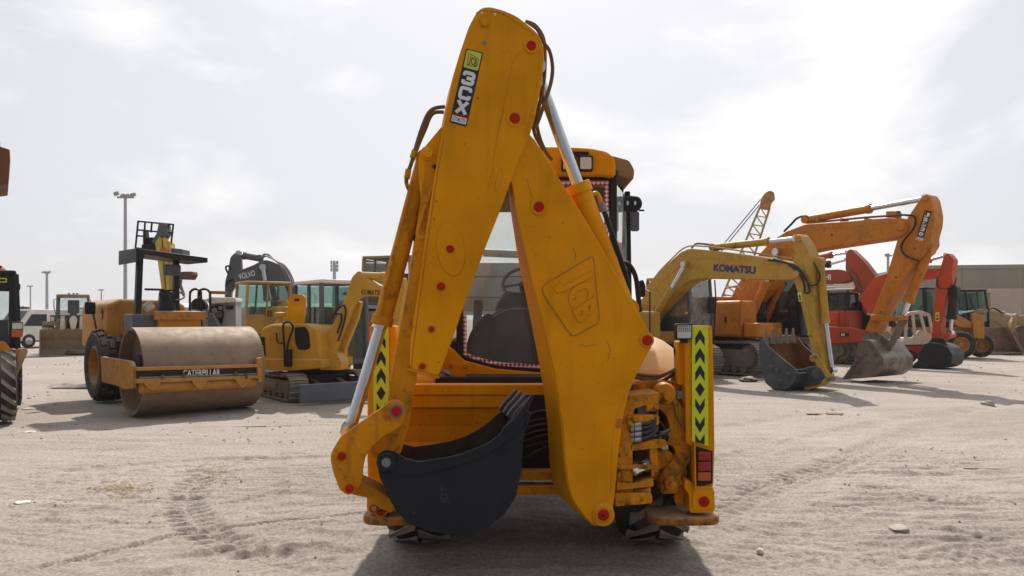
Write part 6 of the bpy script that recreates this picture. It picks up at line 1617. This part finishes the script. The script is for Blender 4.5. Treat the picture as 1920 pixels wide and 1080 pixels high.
# letters down the arm, on a black strip
Jq = quadmap(JB, ((1734.3, 393.5), (1747.3, 396.5), (1730, 452), (1717, 449)), -.25)
jo = -JB.n
sk = MB().prism([Jq(*p) + jo * .004 for p in RC(0, 0, 1, .9)], jo * .004).build("sticker", PRINTB, jst, smooth=False)
for i, ch in enumerate("JS330"):
    lettering(jst, ch, Jq(.2, .07 + .163 * i) + jo * .009, Jq(.85, .07 + .163 * i) + jo * .009, Jq(.2, .20 + .163 * i) + jo * .009, jo * .001, PRINTW, .04)
MB().prism([Jq(*p) + jo * .004 for p in RC(0, .9, 1, 1)], jo * .004).build("sticker", PRINTW, jst, smooth=False)
lettering(jst, "LC", Jq(.15, .915) + jo * .009, Jq(.85, .915) + jo * .009, Jq(.15, .985) + jo * .009, jo * .001, PRINTB, .02)
js_ = [(1606, 655), (1609, 644), (1619, 637), (1631, 637), (1644, 655), (1657, 673), (1655, 694), (1638, 707), (1580, 712), (1602, 679)]
jbk = shell(je, JB, fil(js_, 5, 3), -.78, .78, 36, 0, STEEL, STEEL)
for d in (-.28, .24): MB().poly(JB, fil([(1614, 640), (1624, 620), (1644, 622), (1668, 640), (1672, 655), (1650, 668), (1630, 640)], 3), d, d + .07).build("hinge_lug", STEEL, jbk, .01)
MB().poly(JB, fil([(1602, 678), (1609, 677), (1588, 710), (1578, 712)], 1), -.80, -.76).build("cutting_edge", STEEL, jbk, .005)
hose(je, [JB.W(x, y, -.36) for x, y in ((1700, 404), (1712, 404), (1717, 414), (1712, 430), (1697, 448), (1690, 462), (1694, 475), (1708, 484), (1724, 489))], .03, HOSE)
for d in (-.1, .15):
    hose(je, [JB.W(x, y, d) for x, y in ((1470, 434), (1484, 420), (1495, 409), (1510, 405), (1517, 410))], .035, HOSE)
    hose(je, [JB.W(x, y, d) for x, y in ((1520, 418), (1560, 414), (1620, 408), (1662, 405), (1690, 403), (1708, 404))], .03, HOSET)
MB().poly(JB, fil(rect(1661, 396, 1680, 408), 2), -.1, .2).build("valve_block", ORANGE, je, .01)
MB().cyl(JB.W(1684, 404, 0), JB.W(1684, 396, 0), .06).build("valve_cap", GREY, je)
hose(jbo, [JB.W(x, y, -.321) for x, y in ((1385, 560), (1420, 500), (1460, 455), (1512, 432), (1600, 424), (1680, 416))], .01, ORANGE, "weld_seam")
for x in (1530, 1575, 1620): MB().poly(JB, rect(x, 409, x + 4, 416), -.15, .2).build("hose_clip", ORANGE, je, .005)
for x, y in ((1560, 440), (1735, 420), (1715, 466), (1680, 520), (1652, 585)): pin(je, JB, x, y, -.25 if x > 1640 else -.32, .03, RUST, "bolt", .02)
house(je, jc - kh * 1.4, kh, 3.4, 3.0, 1.15, 2.45, ORANGE2)
house(je, jc + kh * .8 - kl * 1.02, kh, 1.3, .9, 1.15, 2.3, ORANGE, "tank", .15, .12)
house(je, jc + kh * 1.75 - kl * 1.0, kh, .6, .8, 1.15, 1.6, ORANGE, "tool_box", .05, .06)
for i in range(3):
    MB().box(jc - kl * 1.52 - kh * (.3 + i * 1.05) + V(0, 0, 1.8), .98, .04, 1.1, yaw=R(-55)).build("side_door", ORANGE, je, .03)
    MB().box(jc - kl * 1.55 - kh * (.0 + i * 1.05) + V(0, 0, 1.75), .1, .04, .05, yaw=R(-55)).build("door_handle", BLACK, je, .01)
MB().box(jc + kh * .9 - kl * 1.49 + V(0, 0, 1.7), .06, .04, .2, yaw=R(-55)).build("tank_gauge", BLACK, je, .01)
house(je, jc + kh * .4, kh, 2.4, 1.0, 1.1, 1.6, ORANGE2, "boom_bracket")
cab(je, jc + kh * 1.25 + kl * 1.12, kh, 1.95, 1.1, 1.2, 3.25, BLACK, GLASSD, .05, 0, .2, roofm=BLACK, post=.1)
rl0 = jc + kh * 2.2 + kl * 1.15 + V(0, 0, 1.27)
for i in range(8):
    MB().box(rl0 + kl * (-.55 + i * .16), .02, .09, .06, yaw=R(-55)).build("hazard_strip", LIME if i % 2 else PRINTW, je, smooth=False)
MB().tube([jc + kh * 1.5 - kl * 1.45 + V(0, 0, 1.5), jc + kh * 1.5 - kl * 1.45 + V(0, 0, 2.6), jc + kh * 1.3 - kl * 1.45 + V(0, 0, 2.75), jc + kh * .9 - kl * 1.45 + V(0, 0, 2.7)], .03, 6).build("handrail", ORANGE, je)
MB().tube([JB.W(x, y, -1.2) for x, y in ((1368, 600), (1372, 575), (1380, 570), (1386, 580), (1394, 606))], .05, 6).build("handrail", ORANGE, je)
for i in range(5):
    hose(je, [JB.W(1412 + 5 * i, 570 - 2 * i, -.3 + .15 * i), JB.W(1416 + 5 * i, 590, -.35), JB.W(1420 + 4 * i, 612, -.3 + .1 * i)], .035, HOSE)

# faded red excavator ------------------------------------------------------------------------
hh = V(math.cos(R(-48)), math.sin(R(-48))); hl_ = V(-hh.y, hh.x)
HP = PL(1610, 30.5, -48)
hc = V(13.2, 31.8)
h1 = thing("excavator", "faded red excavator with its pale lettered boom between the orange arm and mustard arm", "excavator", hc)
MB().poly(HP, fil([(1586, 476), (1592, 467), (1597, 468), (1619, 489), (1641, 518), (1645, 534), (1637, 560), (1624, 592), (1618, 582), (1612, 550), (1600, 528), (1585, 505)], 3, 3), -.22, .22).build("stick", REDF, h1, .02)
MB().poly(HP, fil([(1478, 545), (1500, 516), (1532, 507), (1574, 505), (1592, 510), (1597, 524), (1580, 531), (1532, 532), (1508, 550), (1470, 620), (1455, 612)], 4, 3), -.28, .28).build("boom", REDF, h1, .02)
lettering(h1, "HITACHI", HP.W(1506, 514, -.28), HP.W(1558, 514, -.28), HP.W(1506, 525, -.28), -HP.n * .006, PRINTW, .03)
ram(h1, HP, (1535, 483), (1560, 478), (1589, 474), .12, .06, 0, REDF)
ram(h1, HP, (1536, 497), (1556, 495.5), (1588, 487), .13, .05, -.1, BLACK)
MB().poly(HP, fil([(1604, 535), (1611, 545), (1590, 590), (1578, 616), (1566, 612), (1585, 575)], 2), .5, .9).build("boom_foot", RED, h1, .02)
ram(h1, HP, (1592, 600), (1602, 575), (1610, 556), .14, .08, .3, BLACK, WHITE)
ram(h1, HP, (1632, 586), (1625, 574), (1618, 560), .1, .06, -.1, WHITE)
for i in range(3): hose(h1, [HP.W(x + 3 * i, y + 2 * i, -.3) for x, y in ((1588, 505), (1600, 520), (1604, 535), (1618, 544), (1636, 540), (1648, 526))], .035, HOSET)
house(h1, hc - hh * .6, hh, 4.2, 2.7, 1.15, 2.05, RED)
HQ = PL(1590, 29.2, -10)
MB().poly(HQ, fil([(1553, 612), (1600, 614), (1622, 620), (1626, 642), (1553, 645)], 4), 0, 1.0).build("front_cover", RED, h1, .04)
MB().poly(HQ, fil(rect(1575, 624, 1592, 631), 1), -.02, 0).build("lamp_housing", BLACK, h1)
MB().poly(HQ, fil(rect(1577, 625.5, 1584, 629.5), 1), -.03, -.02).build("lens", LENS, h1)
cab(h1, V(13.0, 30.9), hh, 1.7, 1.1, 1.3, 2.75, BLACK, GLASSD, .05, 0, .3, roofm=BLACK, post=.09)
MB().poly(HP, fil([(1590, 585), (1598, 565), (1622, 566), (1634, 600), (1630, 620), (1590, 616)], 4), .2, .8).build("hose_guard", BLACK, h1, .05)
undercarriage(h1, hc, hh, 2.4, 4.2, .98, .6, .22)
hb = [(1598, 640), (1604, 628), (1618, 628), (1640, 622), (1652, 640), (1648, 662), (1625, 672), (1606, 664)]
hbk = shell(h1, HP, hb, -.65, .65, 1, 2, RUST)
spikes(hbk, HP, (1610, 632), -.6, .6, 5, (-.35, -.2, 1), .34, TRACK, .08)

# orange red excavator with the black bucket -----------------------------------------------------
H2 = PL(1765, 27.2, -50)
gh = V(math.cos(R(-50)), math.sin(R(-50))); gl_ = V(-gh.y, gh.x)
gc = V(11.9, 31.5) + V(1.0, .6)
h2 = thing("excavator", "bright red excavator with upright arm, black ram and a glossy black bucket", "excavator", gc)
s2 = fil([(1763, 502), (1770, 478), (1777, 474), (1788, 487), (1784, 515), (1785, 533), (1777, 541), (1767, 590), (1760, 640), (1746, 638), (1750, 582), (1755, 521)], 3, 3)
st2 = MB().poly(H2, s2, -.22, .22).build("stick", REDO, h2, .02)
MB().poly(H2, fil([(1610, 560), (1640, 520), (1680, 506), (1731, 503.5), (1762, 503), (1764, 514), (1757, 519), (1706, 528), (1668, 536), (1630, 590)], 4, 3), -.28, .28).build("boom", REDO, h2, .02)
lettering(h2, "HITACHI", H2.W(1664, 514, -.28), H2.W(1722, 511, -.28), H2.W(1664, 525, -.28), -H2.n * .006, PRINTW, .03)
ram(h2, H2, (1690, 500), (1745, 487), (1774, 479), .10, .06, 0, REDO)
ram(h2, H2, (1789, 542), (1784, 598), (1782, 624), .15, .065, -.02, BLACK)
lbp = MB().poly(H2, fil(rect(1754, 586, 1761, 602), 1), -.226, -.22).build("warning_label", LOGOY, st2)
MB().poly(H2, [(1757.5, 588), (1760, 594), (1755, 594)], -.23, -.226).build("warning_triangle", PRINTB, st2, smooth=False)
MB().poly(H2, fil(rect(1755, 596, 1760, 600), 1), -.23, -.226).build("warning_text", PRINTB, st2, smooth=False)
hose(st2, [H2.W(x, y, -.23) for x, y in ((1758, 522), (1757, 534), (1764, 541), (1776, 541), (1788, 536), (1793, 520))], .022, BLACK)
MB().poly(H2, fil([(1764, 624), (1780, 624), (1782, 632), (1768, 636)], 2), -.3, .3).build("link_arm", REDO, h2, .02)
b2 = fil([(1711, 683), (1720, 678), (1727, 657), (1733, 646), (1742, 642), (1760, 644), (1778, 652), (1786, 667), (1782, 684), (1770, 690), (1740, 689)], 3, 3)
bk2_ = shell(h2, H2, b2, -.55, .55, 43, 3, BLACK, BLACK)
MB().poly(H2, fil([(1709, 686), (1722, 680), (1742, 684), (1742, 690), (1709, 690)], 1), -.58, .58).build("cutting_edge", BLACK, bk2_, .01)
for d in (-.25, .2): MB().poly(H2, fil([(1738, 646), (1748, 634), (1768, 634), (1778, 650), (1772, 660)], 3), d, d + .06).build("hinge_lug", BLACK, bk2_, .01)
house(h2, gc - gh * .5, gh, 4.2, 2.7, 1.1, 2.0, REDO)
undercarriage(h2, gc, gh, 2.4, 4.2, .98, .6, .22)
cab(h2, gc + gh * 1.1 + gl_ * .9, gh, 1.7, 1.05, 1.2, 2.95, BLACK, GLASSG, .05, 0, .3, roofm=WHITE, post=.09)

# white buggy-like forklift under the orange arm's shadow side
FK = PL(1720, 28.6, -20)
fk = thing("forklift", "small white framed forklift with a red lower body between the red arms", "forklift", V(*FK.W(1720, 672).xy))
for d in (0, 1.0):
    for a_, b_ in (((1700, 588), (1697, 646)), ((1711, 590), (1716, 636)), ((1725, 586), (1736, 628)), ((1742, 592), (1748, 625))):
        MB().bar(FK.W(*a_, d), FK.W(*b_, d), .09, .09).build("cage_post", CREAM, fk, .01)
MB().poly(FK, fil([(1695, 592), (1706, 585), (1728, 582), (1744, 588), (1745, 593), (1728, 588), (1706, 591), (1696, 598)], 2), -.05, 1.1).build("cage_roof", CREAM, fk, .02)
MB().poly(FK, fil([(1694, 633), (1716, 634), (1730, 620), (1746, 626), (1748, 646), (1694, 647)], 3), -.05, 1.1).build("body", CREAM, fk, .03)
MB().poly(FK, fil([(1694, 648), (1740, 648), (1740, 672), (1697, 674)], 2), 0, 1.0).build("chassis", REDF, fk, .03)
MB().poly(FK, fil([(1700, 618), (1708, 616), (1712, 632), (1700, 632)], 2), .2, .7).build("seat", SEAT, fk, .04)
MB().poly(FK, rect(1714, 653, 1722, 661), -.01, .0).build("lamp_panel", RED, fk)
for x in (1703, 1735): wheel(fk, V(FK.W(x, 650, .05).x, FK.W(x, 650, .05).y, .3), FK.n, .3, .22, .16, CREAM, RUBBER, 0)

# yellow tractor loader and the loaders beyond -----------------------------------------------------
TL_ = PL(1815, 33.5, -20)
tl = thing("backhoe_loader", "old tan backhoe loader standing side on with two big tyred wheels", "backhoe loader", V(*TL_.W(1815, 668).xy))
for x, y, r_, d in ((1801, 643, .59, -.2), (1839, 645, .52, 1.0)):
    c = TL_.W(x, y, d); c.z = r_ + .0
    wheel(tl, c, TL_.n, r_ + .02, .42, r_ * .55, CATY, RUBBER, 20, .035, "bar", RUBBERD, out=-1)
c = TL_.W(1801, 643, 1.7); c.z = .59
wheel(tl, c, TL_.n, .6, .42, .33, CATY, RUBBER, 14, .03)
c = TL_.W(1836, 643, -.1); c.z = .45
MB().poly(TL_, fil([(1789, 588), (1796, 590), (1822, 604), (1824, 616), (1800, 613), (1788, 606)], 3), -.2, 1.3).build("loader_arm", CATY, tl, .03)
MB().poly(TL_, fil([(1824, 588), (1828, 586), (1846, 592), (1846, 636), (1826, 634)], 2), -.35, .3).build("stabiliser", CATY, tl, .03)
MB().poly(TL_, rect(1790, 612, 1828, 640), .1, 1.2).build("chassis", TAN, tl, .03)
MB().poly(TL_, fil([(1822, 585), (1832, 578), (1840, 588)], 1), 0, .4).build("bracket", TAN, tl, .02)
ram(tl, TL_, (1846, 583), (1826, 584), (1800, 586), .1, .06, .2, TAN)
cab(tl, TL_.W(1805, 640, .9) * 1.0 - V(0, 0, TL_.W(1805, 640, .9).z), V(.95, -.3), 1.7, 1.3, 1.35, 3.0, BLACK, GLASSG, .12, 0, .15, roofm=BLACK, post=.09)
hose(tl, [TL_.W(x, y, -.1) for x, y in ((1816, 552), (1822, 570), (1830, 580))], .04, HOSE)

def shovel(root, P, front, d1, mat, teeth=0):
    """loader shovel: front outline traced on the plane, curved floor running back"""
    m = MB().poly(P, front, 0, .08)
    return m.build("bucket", mat, root, .02)
L1 = PL(1870, 37.0, -12)
l1 = thing("wheel_loader", "worn tan loader with toothed bucket lowered and its arms raised behind it", "wheel loader", V(*L1.W(1870, 664).xy))
m = MB()
lo0, lo1, hi0, hi1 = L1.W(1846, 663, 0), L1.W(1919, 658, 0), L1.W(1850, 614, .9), L1.W(1893, 613, .9)
lo2 = L1.W(1870, 664, -.5); 
m.add([L1.W(1845, 663, .9), L1.W(1849, 614, .5), L1.W(1890, 613, .5), L1.W(1918, 657, .9)], [[0, 1, 2, 3]])
WORN = paint("worn_tan_bucket", (.24, .155, .10), .7, .55, .45, gthr=.48, grimecol=(.09, .055, .04), bump=.3)
m = MB().poly(L1, [(1849, 614), (1890, 613), (1918, 657), (1904, 660), (1846, 662)], .7, .78)
m.poly(L1, [(1890, 613), (1894, 613.5), (1922, 659), (1916, 661)], .0, .78)
m.poly(L1, [(1846, 614), (1850, 614), (1850, 664), (1844, 664)], .0, .78)
m.prism([L1.W(1846, 664, .0), L1.W(1918, 664, .0), L1.W(1918, 661, .78), L1.W(1846, 661, .78)], V(0, 0, .06))
lbk = m.build("bucket", WORN, l1, .02)
for i in range(9):
    p = L1.W(1872 + i * 5.6, 663.5 - i * .25, 0)
    MB().bar(p + L1.n * .2, p - L1.n * .25, .09, .06).build("tooth", TRACK, lbk, .01)
for d in (.9, 1.9):
    MB().poly(L1, fil([(1843, 584), (1848, 580), (1868, 586), (1884, 600), (1894, 612), (1896, 622), (1886, 622), (1872, 606), (1856, 598), (1843, 596)], 3), d, d + .25).build("lift_arm", TAN, l1, .03)
ram(l1, L1, (1846, 582), (1882, 589), (1904, 592), .13, .07, 1.5, TAN)
MB().poly(L1, fil([(1897, 604), (1906, 588), (1911, 590), (1906, 608), (1902, 622), (1895, 622)], 2), 1.3, 1.7).build("tilt_lever", TAN, l1, .02)
house(l1, V(*L1.W(1850, 640, 4).xy), V(.9, -.4), 3.5, 1.6, .8, 1.9, TAN)
cab(l1, V(*L1.W(1822, 640, 4.0).xy), V(.9, -.4), 1.5, 1.4, 1.8, 3.1, TAN, GLASSG, .05, 0, .2, post=.1)
for dx in (1840, 1880):
    c = L1.W(dx, 640, 1.6); c.z = .7; wheel(l1, c, L1.n, .7, .5, .35, TAN, RUBBERD, 0)
hose(l1, [L1.W(x, y, .8) for x, y in ((1852, 580), (1862, 578), (1872, 582), (1880, 588))], .05, HOSE)
L2 = PL(1915, 39, -10)
l2 = thing("wheel_loader", "second loader bucket dark and scraped at the picture's right edge", "wheel loader", V(*L2.W(1930, 660).xy))
MB().poly(L2, fil([(1902, 616), (1912, 610), (1960, 610), (1975, 650), (1970, 657), (1914, 657), (1905, 640)], 4), .0, .9).build("bucket", RUST, l2, .03)
for x in (1922, 1950): MB().poly(L2, fil([(x, 598), (x + 8, 598), (x + 12, 625), (x + 2, 625)], 2), .9, 2.4).build("lift_arm", TAN, l2, .02)
house(l2, V(*L2.W(1945, 640, 3.4).xy), V(.1, -1), 3, 1.5, .7, 1.9, TAN)
for x in (1925, 1965):
    c = L2.W(x, 640, 2.6); c.z = .65; wheel(l2, c, V(1, 0, 0), .65, .4, .3, TAN, RUBBERD, 0)
# black cabbed machine behind the bright red arm
bc_ = thing("backhoe_loader", "dark cabbed machine with amber beacon behind the forklift cage", "backhoe loader", V(*at(1722, 655, 36).xy))
cab(bc_, V(*at(1718, 655, 36).xy), V(.5, -.85), 1.7, 1.5, 1.35, 3.15, BLACK, GLASSG, .06, 0, .2, post=.1)
cab_b = at(1716, 540, 36); MB().cyl(cab_b - V(0, 0, .15), cab_b + V(0, 0, .1), .09).build("beacon", LENSR, bc_)
house(bc_, V(*at(1722, 655, 36).xy) + V(.5, -.85) * .5, V(.5, -.85), 3.2, 1.6, .6, 1.35, CATY)
for s in (-.95, .95): wheel(bc_, V(*at(1722, 655, 36).xy) + V(.85 * s, .5 * s, .65), V(.85, .5), .65, .4, .32, CATY, RUBBER, 12, .03)

# white lorry seen under the mustard boom, crane beyond --------------------------------------------
vehicle("white_truck", "white lorry with dark windows seen under the mustard excavator's boom", "truck", V(*at(1350, 630, 42).xy), V(.7, -.7), 6.0, 2.3, TRKP, TRKG, WHITE, .48)
CRP = PL(1400, 52, -20)
cr = thing("lattice_crane", "lattice boom crane with orange head reaching up behind the mustard excavator", "crane", V(*CRP.W(1330, 635).xy))
ends = (((1425, 388), (1443, 391)), ((1322, 632), (1362, 640)))
ch = []
for d, f in ((-.45, 0), (.45, 1)):
    for k in (0, 1):
        a_, b_ = CRP.W(*ends[0][k], d * .8), CRP.W(*ends[1][k], d * 1.6)
        MB().tube([a_, b_], .075, 6).build("chord", TAN, cr); ch.append((a_, b_))
LACE = paint("pale_lattice_paint", (.50, .33, .20), .6, .3, .3)
nb_ = 15
for i in range(nb_):
    for (p, q) in ((0, 1), (2, 3), (0, 2), (1, 3)):
        f0, f1 = i / nb_, (i + 1) / nb_
        A0, A1 = ch[p][0].lerp(ch[p][1], f0), ch[q][0].lerp(ch[q][1], f1)
        B0 = ch[q][0].lerp(ch[q][1], f0)
        MB().tube([A0, A1], .04, 5).build("lacing", LACE, cr)
        MB().tube([A0, B0], .035, 5).build("lacing", LACE, cr)
MB().poly(CRP, fil([(1424, 388), (1427, 372), (1434, 362), (1443, 357), (1451, 360), (1453, 370), (1446, 378), (1443, 392)], 2), -.5, .5).build("boom_head", paint("crane_orange", (.42, .17, .03), .6, .4, .3), cr, .03)
for x, y in ((1440, 366), (1448, 371), (1432, 376), (1436, 384)): MB().lathe([(.0001, -.05), (.12, -.05), (.15, 0), (.12, .05), (.0001, .05)], CRP.W(x, y, -.52), CRP.n, 16).build("sheave", TAN, cr)
for a_, b_ in (((1426, 374), (1340, 478)), ((1424, 384), (1352, 472))):
    MB().tube([CRP.W(*a_, 0), CRP.W(b_[0], b_[1], 0), CRP.W(b_[0] - 60, b_[1] + 72, 0)], .035, 5).build("pendant_rope", DARK, cr)
house(cr, V(*CRP.W(1310, 635, 1).xy), V(.6, -.8), 5, 3, 1.2, 3.2, CATY)
undercarriage(cr, V(*CRP.W(1310, 635, 1).xy), V(.6, -.8), 3.2, 5.5, 1.1, .7, .3)

# warehouse along the right ------------------------------------------------------------------------
wh = thing("warehouse", "long beige warehouse wall with a pinkish lower wall along the right skyline", "warehouse", V(45, 70))
WU = paint("upper_cladding", (.33, .275, .215), .8, .15, .0, scale=.15, var=.06, bump=0)
WLo = paint("lower_render", (.47, .375, .31), .85, .2, .0, scale=.15, var=.07, bump=0)
WP_ = PL(1800, 72, -10)
def wpt(px, d=0): return WP_.W(px, HY, d)
ztop = WP_.W(1800, 502, 0).z
pw = 5.2; p0 = wpt(1694); nP = 12
for i in range(nP):
    a_ = p0 + WP_.u * pw * i; b_ = a_ + WP_.u * (pw - .03)
    MB().prism([V(a_.x, a_.y, 0), V(b_.x, b_.y, 0), V(b_.x, b_.y, ztop), V(a_.x, a_.y, ztop)], WP_.n * .3).build("cladding_panel", WU, wh, smooth=False)
e0 = p0 - WP_.n * .12; e1 = p0 + WP_.u * pw * nP - WP_.n * .12
MB().prism([V(e0.x, e0.y, ztop - .1), V(e1.x, e1.y, ztop - .1), V(e1.x, e1.y, ztop + .25), V(e0.x, e0.y, ztop + .25)], WP_.n * .6).build("parapet", WU, wh)
MB().prism([V(p0.x, p0.y, 0) + WP_.n * .4, V(p0.x, p0.y, 0) + WP_.n * 30, p0 + WP_.n * 30 + V(0, 0, ztop - HY * 0 - p0.z), p0 + WP_.n * .4 + V(0, 0, ztop - p0.z)], WP_.u * pw * nP).build("roof", WU, wh)
q0 = wpt(1812, -4.0); zl = WP_.W(1860, 541, -4).z
for i in range(7):
    a_ = q0 + WP_.u * 4.6 * i; b_ = a_ + WP_.u * 4.56
    MB().prism([V(a_.x, a_.y, 0), V(b_.x, b_.y, 0), V(b_.x, b_.y, zl), V(a_.x, a_.y, zl)], WP_.n * .25).build("wall_panel", WLo, wh, smooth=False)
b0 = q0 - WP_.n * .06; b1 = q0 + WP_.u * 4.6 * 7 - WP_.n * .06
MB().prism([V(b0.x, b0.y, 0), V(b1.x, b1.y, 0), V(b1.x, b1.y, 1.6), V(b0.x, b0.y, 1.6)], WP_.n * .05).build("painted_band", plain("faded_pink", (.40, .24, .20), .85), wh, smooth=False)
low = thing("warehouse", "low beige building with a grey rooftop unit beyond the red excavators", "building", V(*at(1540, 640, 62).xy))
LPn = PL(1540, 62, 0)
MB().poly(LPn, rect(1490, 548, 1600, 640), 0, 8).build("wall", WLo, low, smooth=False)
MB().poly(LPn, rect(1488, 545, 1602, 548), -.2, 8).build("parapet", WU, low)
MB().poly(LPn, rect(1545, 528, 1563, 545), 2, 3).build("rooftop_unit", GREYL, low, .05)
MB().cyl(LPn.W(1545, 543, 1.5), LPn.W(1562, 543, 1.5), .3).build("duct", GREYL, low)
# ---------------------------------------------------------------- small things lying about
def ground_box(name, label, cat, px, py, L, W_, h, yaw, mat, tilt=0.0):
    g = gnd(px, py); z = gz(g.x, g.y)
    o = thing(name, label, cat, V(g.x, g.y, z))
    return o, g + V(0, 0, z)
def plank(label, px, py, L, W_, h, yaw, name="plank", mat=None):
    g = gnd(px, py); z = gz(g.x, g.y) + h / 2 - .01
    c = g + V(0, 0, z); M = Matrix.Rotation(R(yaw), 3, 'Z') @ Matrix.Rotation(R(random.uniform(-1.5, 1.5)), 3, 'Y')
    o = MB().box((0, 0, 0), L, W_, h, M=M).build(name, mat or WOOD, None, .006)
    o.location = c
    return tag(o, label, "plank")
plank("weathered plank lying on the sand left of the road roller", 142, 727, 1.1, .12, .05, 8)
plank("thick timber lying on the ground just right of the roller's drum", 500, 743, 1.7, .16, .12, -35)
plank("thin broken stick lying on the sand in front of the roller", 462, 796, .62, .025, .02, 12, "stick")
plank("long thin cane lying beside the broken stick before the roller", 512, 794, .6, .018, .015, 2, "stick")
plank("pale straight lath lying far right of the tracks", 1850, 880, .5, .02, .015, -6, "stick")

def rock(name, label, cat, px, py, r, sq, mat, seed):
    g = gnd(px, py); rs = random.Random(seed)
    bm = bmesh.new(); bmesh.ops.create_icosphere(bm, subdivisions=3, radius=1)
    ph = [rs.uniform(0, 6) for _ in range(6)]
    for v in bm.verts:
        n = v.co.normalized()
        k = 1 + .18 * math.sin(3 * n.x + ph[0]) * math.sin(4 * n.y + ph[1]) + .12 * math.sin(7 * n.z + ph[2] + 3 * n.x) + .06 * math.sin(11 * n.y + ph[3])
        v.co = Vector((n.x * r * k, n.y * r * k * .8, n.z * r * k * sq))
    me = bpy.data.meshes.new(name); bm.to_mesh(me); bm.free(); me.materials.append(mat); me.shade_smooth()
    o = bpy.data.objects.new(name, me); COL.objects.link(o)
    o.location = (g.x, g.y, gz(g.x, g.y) + r * sq * .45); o.rotation_euler.z = rs.uniform(0, 6)
    return tag(o, label, cat)
STONE = paint("pale_stone", (.40, .36, .31), .9, .3, .3)
CLOTH = paint("faded_rag", (.16, .05, .035), .9, .4, .4)
PAPER = paint("grubby_paper", (.62, .60, .56), .8, .2, .1)
rock("stone", "flat pale stone on the sand at lower right", "stone", 1686, 1000, .085, .22, STONE, 1)
rock("stone", "small whitish stone near the tyre marks at lower right", "stone", 1425, 1036, .03, .7, PAPER, 2)
rock("stone", "lone block of stone near the shadow tip at far right", "stone", 1853, 751, .13, .5, STONE, 3)
rock("stone", "small dark stone right of the tail lamp", "stone", 1474, 897, .05, .5, paint("dark_stone", (.16, .12, .10), .9), 4)
rock("rubber_scrap", "black lump of scrap rubber lying between the excavator track and bucket", "scrap", 1404, 712, .25, .42, RUBBERD, 5)
rock("rag", "dark red rag lying on the sand below the slate bucket", "rag", 1528, 769, .16, .12, CLOTH, 6)
rock("rag", "longer faded brown rag beside the dark red rag", "rag", 1562, 770, .17, .08, CLOTH, 7)
rock("paper_scrap", "white scrap of paper on the sand at the far left edge", "paper", 43, 947, .075, .12, PAPER, 8)
rock("paper_scrap", "white scrap near the muddy tyre at the left", "paper", 55, 808, .1, .12, PAPER, 9)
rock("paper_scrap", "small pale scrap left of the roller's shadow", "paper", 55, 763, .12, .12, PAPER, 10)
# straw: dry shreds in two patches
rs = random.Random(3); m = MB()
for (cx_, cy_, sx_, sy_, n_) in ((228, 922, 50, 13, 260), (395, 896, 45, 14, 120), (130, 945, 90, 20, 20)):
    for _ in range(n_):
        g = gnd(cx_ + rs.gauss(0, sx_ * .6), cy_ + rs.gauss(0, sy_ * .6)); a = rs.uniform(0, 3.1); L = rs.uniform(.02, .09)
        z = gz(g.x, g.y) + .006
        d = V(math.cos(a), math.sin(a), rs.uniform(-.1, .2)) * L / 2; s_ = V(-math.sin(a), math.cos(a)) * .004
        p = g + V(0, 0, z)
        m.add([p - d - s_, p + d - s_, p + d + s_, p - d + s_, p + V(0, 0, .005)], [[0, 1, 4], [1, 2, 4], [2, 3, 4], [3, 0, 4]])
tag(m.build("straw", paint("dry_straw", (.48, .36, .23), .9, .2, .1), None, smooth=False, kind="stuff"), "dry straw shreds scattered over the sand left of the digging arm", "straw")
# gravel: loose grit and pebbles over the whole yard
m = MB()
def pebble(g, r, z):
    q = [V(rs.uniform(.7, 1.2), 0, 0), V(0, rs.uniform(.7, 1.2), 0), V(-rs.uniform(.7, 1.2), 0, 0), V(0, -rs.uniform(.7, 1.2), 0), V(0, 0, rs.uniform(.5, .9)), V(0, 0, -.6)]
    a = rs.uniform(0, 6); c, s = math.cos(a), math.sin(a)
    m.add([g + V(p.x * c - p.y * s, p.x * s + p.y * c, p.z) * r + V(0, 0, z) for p in q], [[0, 1, 4], [1, 2, 4], [2, 3, 4], [3, 0, 4], [1, 0, 5], [2, 1, 5], [3, 2, 5], [0, 3, 5]])
for _ in range(6000):
    Y_ = 4.9 + 30 * rs.random() ** 2.0; x_ = rs.uniform(-1, 1) * Y_ * .72
    if vn(np.array([x_ / 1.9]), np.array([Y_ / 1.4]), 30)[0] < -.02 + .25 * rs.random() - .1: continue
    r_ = min(.045, .004 + .011 * rs.random() ** 5 * (1 + Y_ / 7) + .003 * Y_ / 10)
    if Y_ < 10: r_ *= .6
    pebble(V(x_, Y_), r_, gz(x_, Y_) + r_ * .15)
tag(m.build("gravel", paint("gravel_stone", (.33, .285, .24), .95, .4, .5, grimecol=(.12, .10, .085), scale=3), None, kind="stuff"), "loose grit and pebbles strewn over the sandy yard", "gravel")

# ---------------------------------------------------------------- hazy air
hz = MB().box((0, 95, 8.0), 420, 210, 19.2).build("haze", MATS["white_paint"], None, smooth=False)
hz.data.materials.clear()
hm = bpy.data.materials.new("hazy_air"); hm.use_nodes = True
hn = hm.node_tree.nodes; hn.remove(hn["Principled BSDF"])
pv = hn.new("ShaderNodeVolumePrincipled"); pv.inputs["Color"].default_value = (.95, .95, .97, 1); pv.inputs["Density"].default_value = 0.0004
pv.inputs["Anisotropy"].default_value = 0.3
hm.node_tree.links.new(pv.outputs["Volume"], hn["Material Output"].inputs["Volume"])
hz.data.materials.append(hm)
hz["kind"] = "stuff"; hz["label"] = "thin pale haze in the air over the yard"; hz["category"] = "haze"
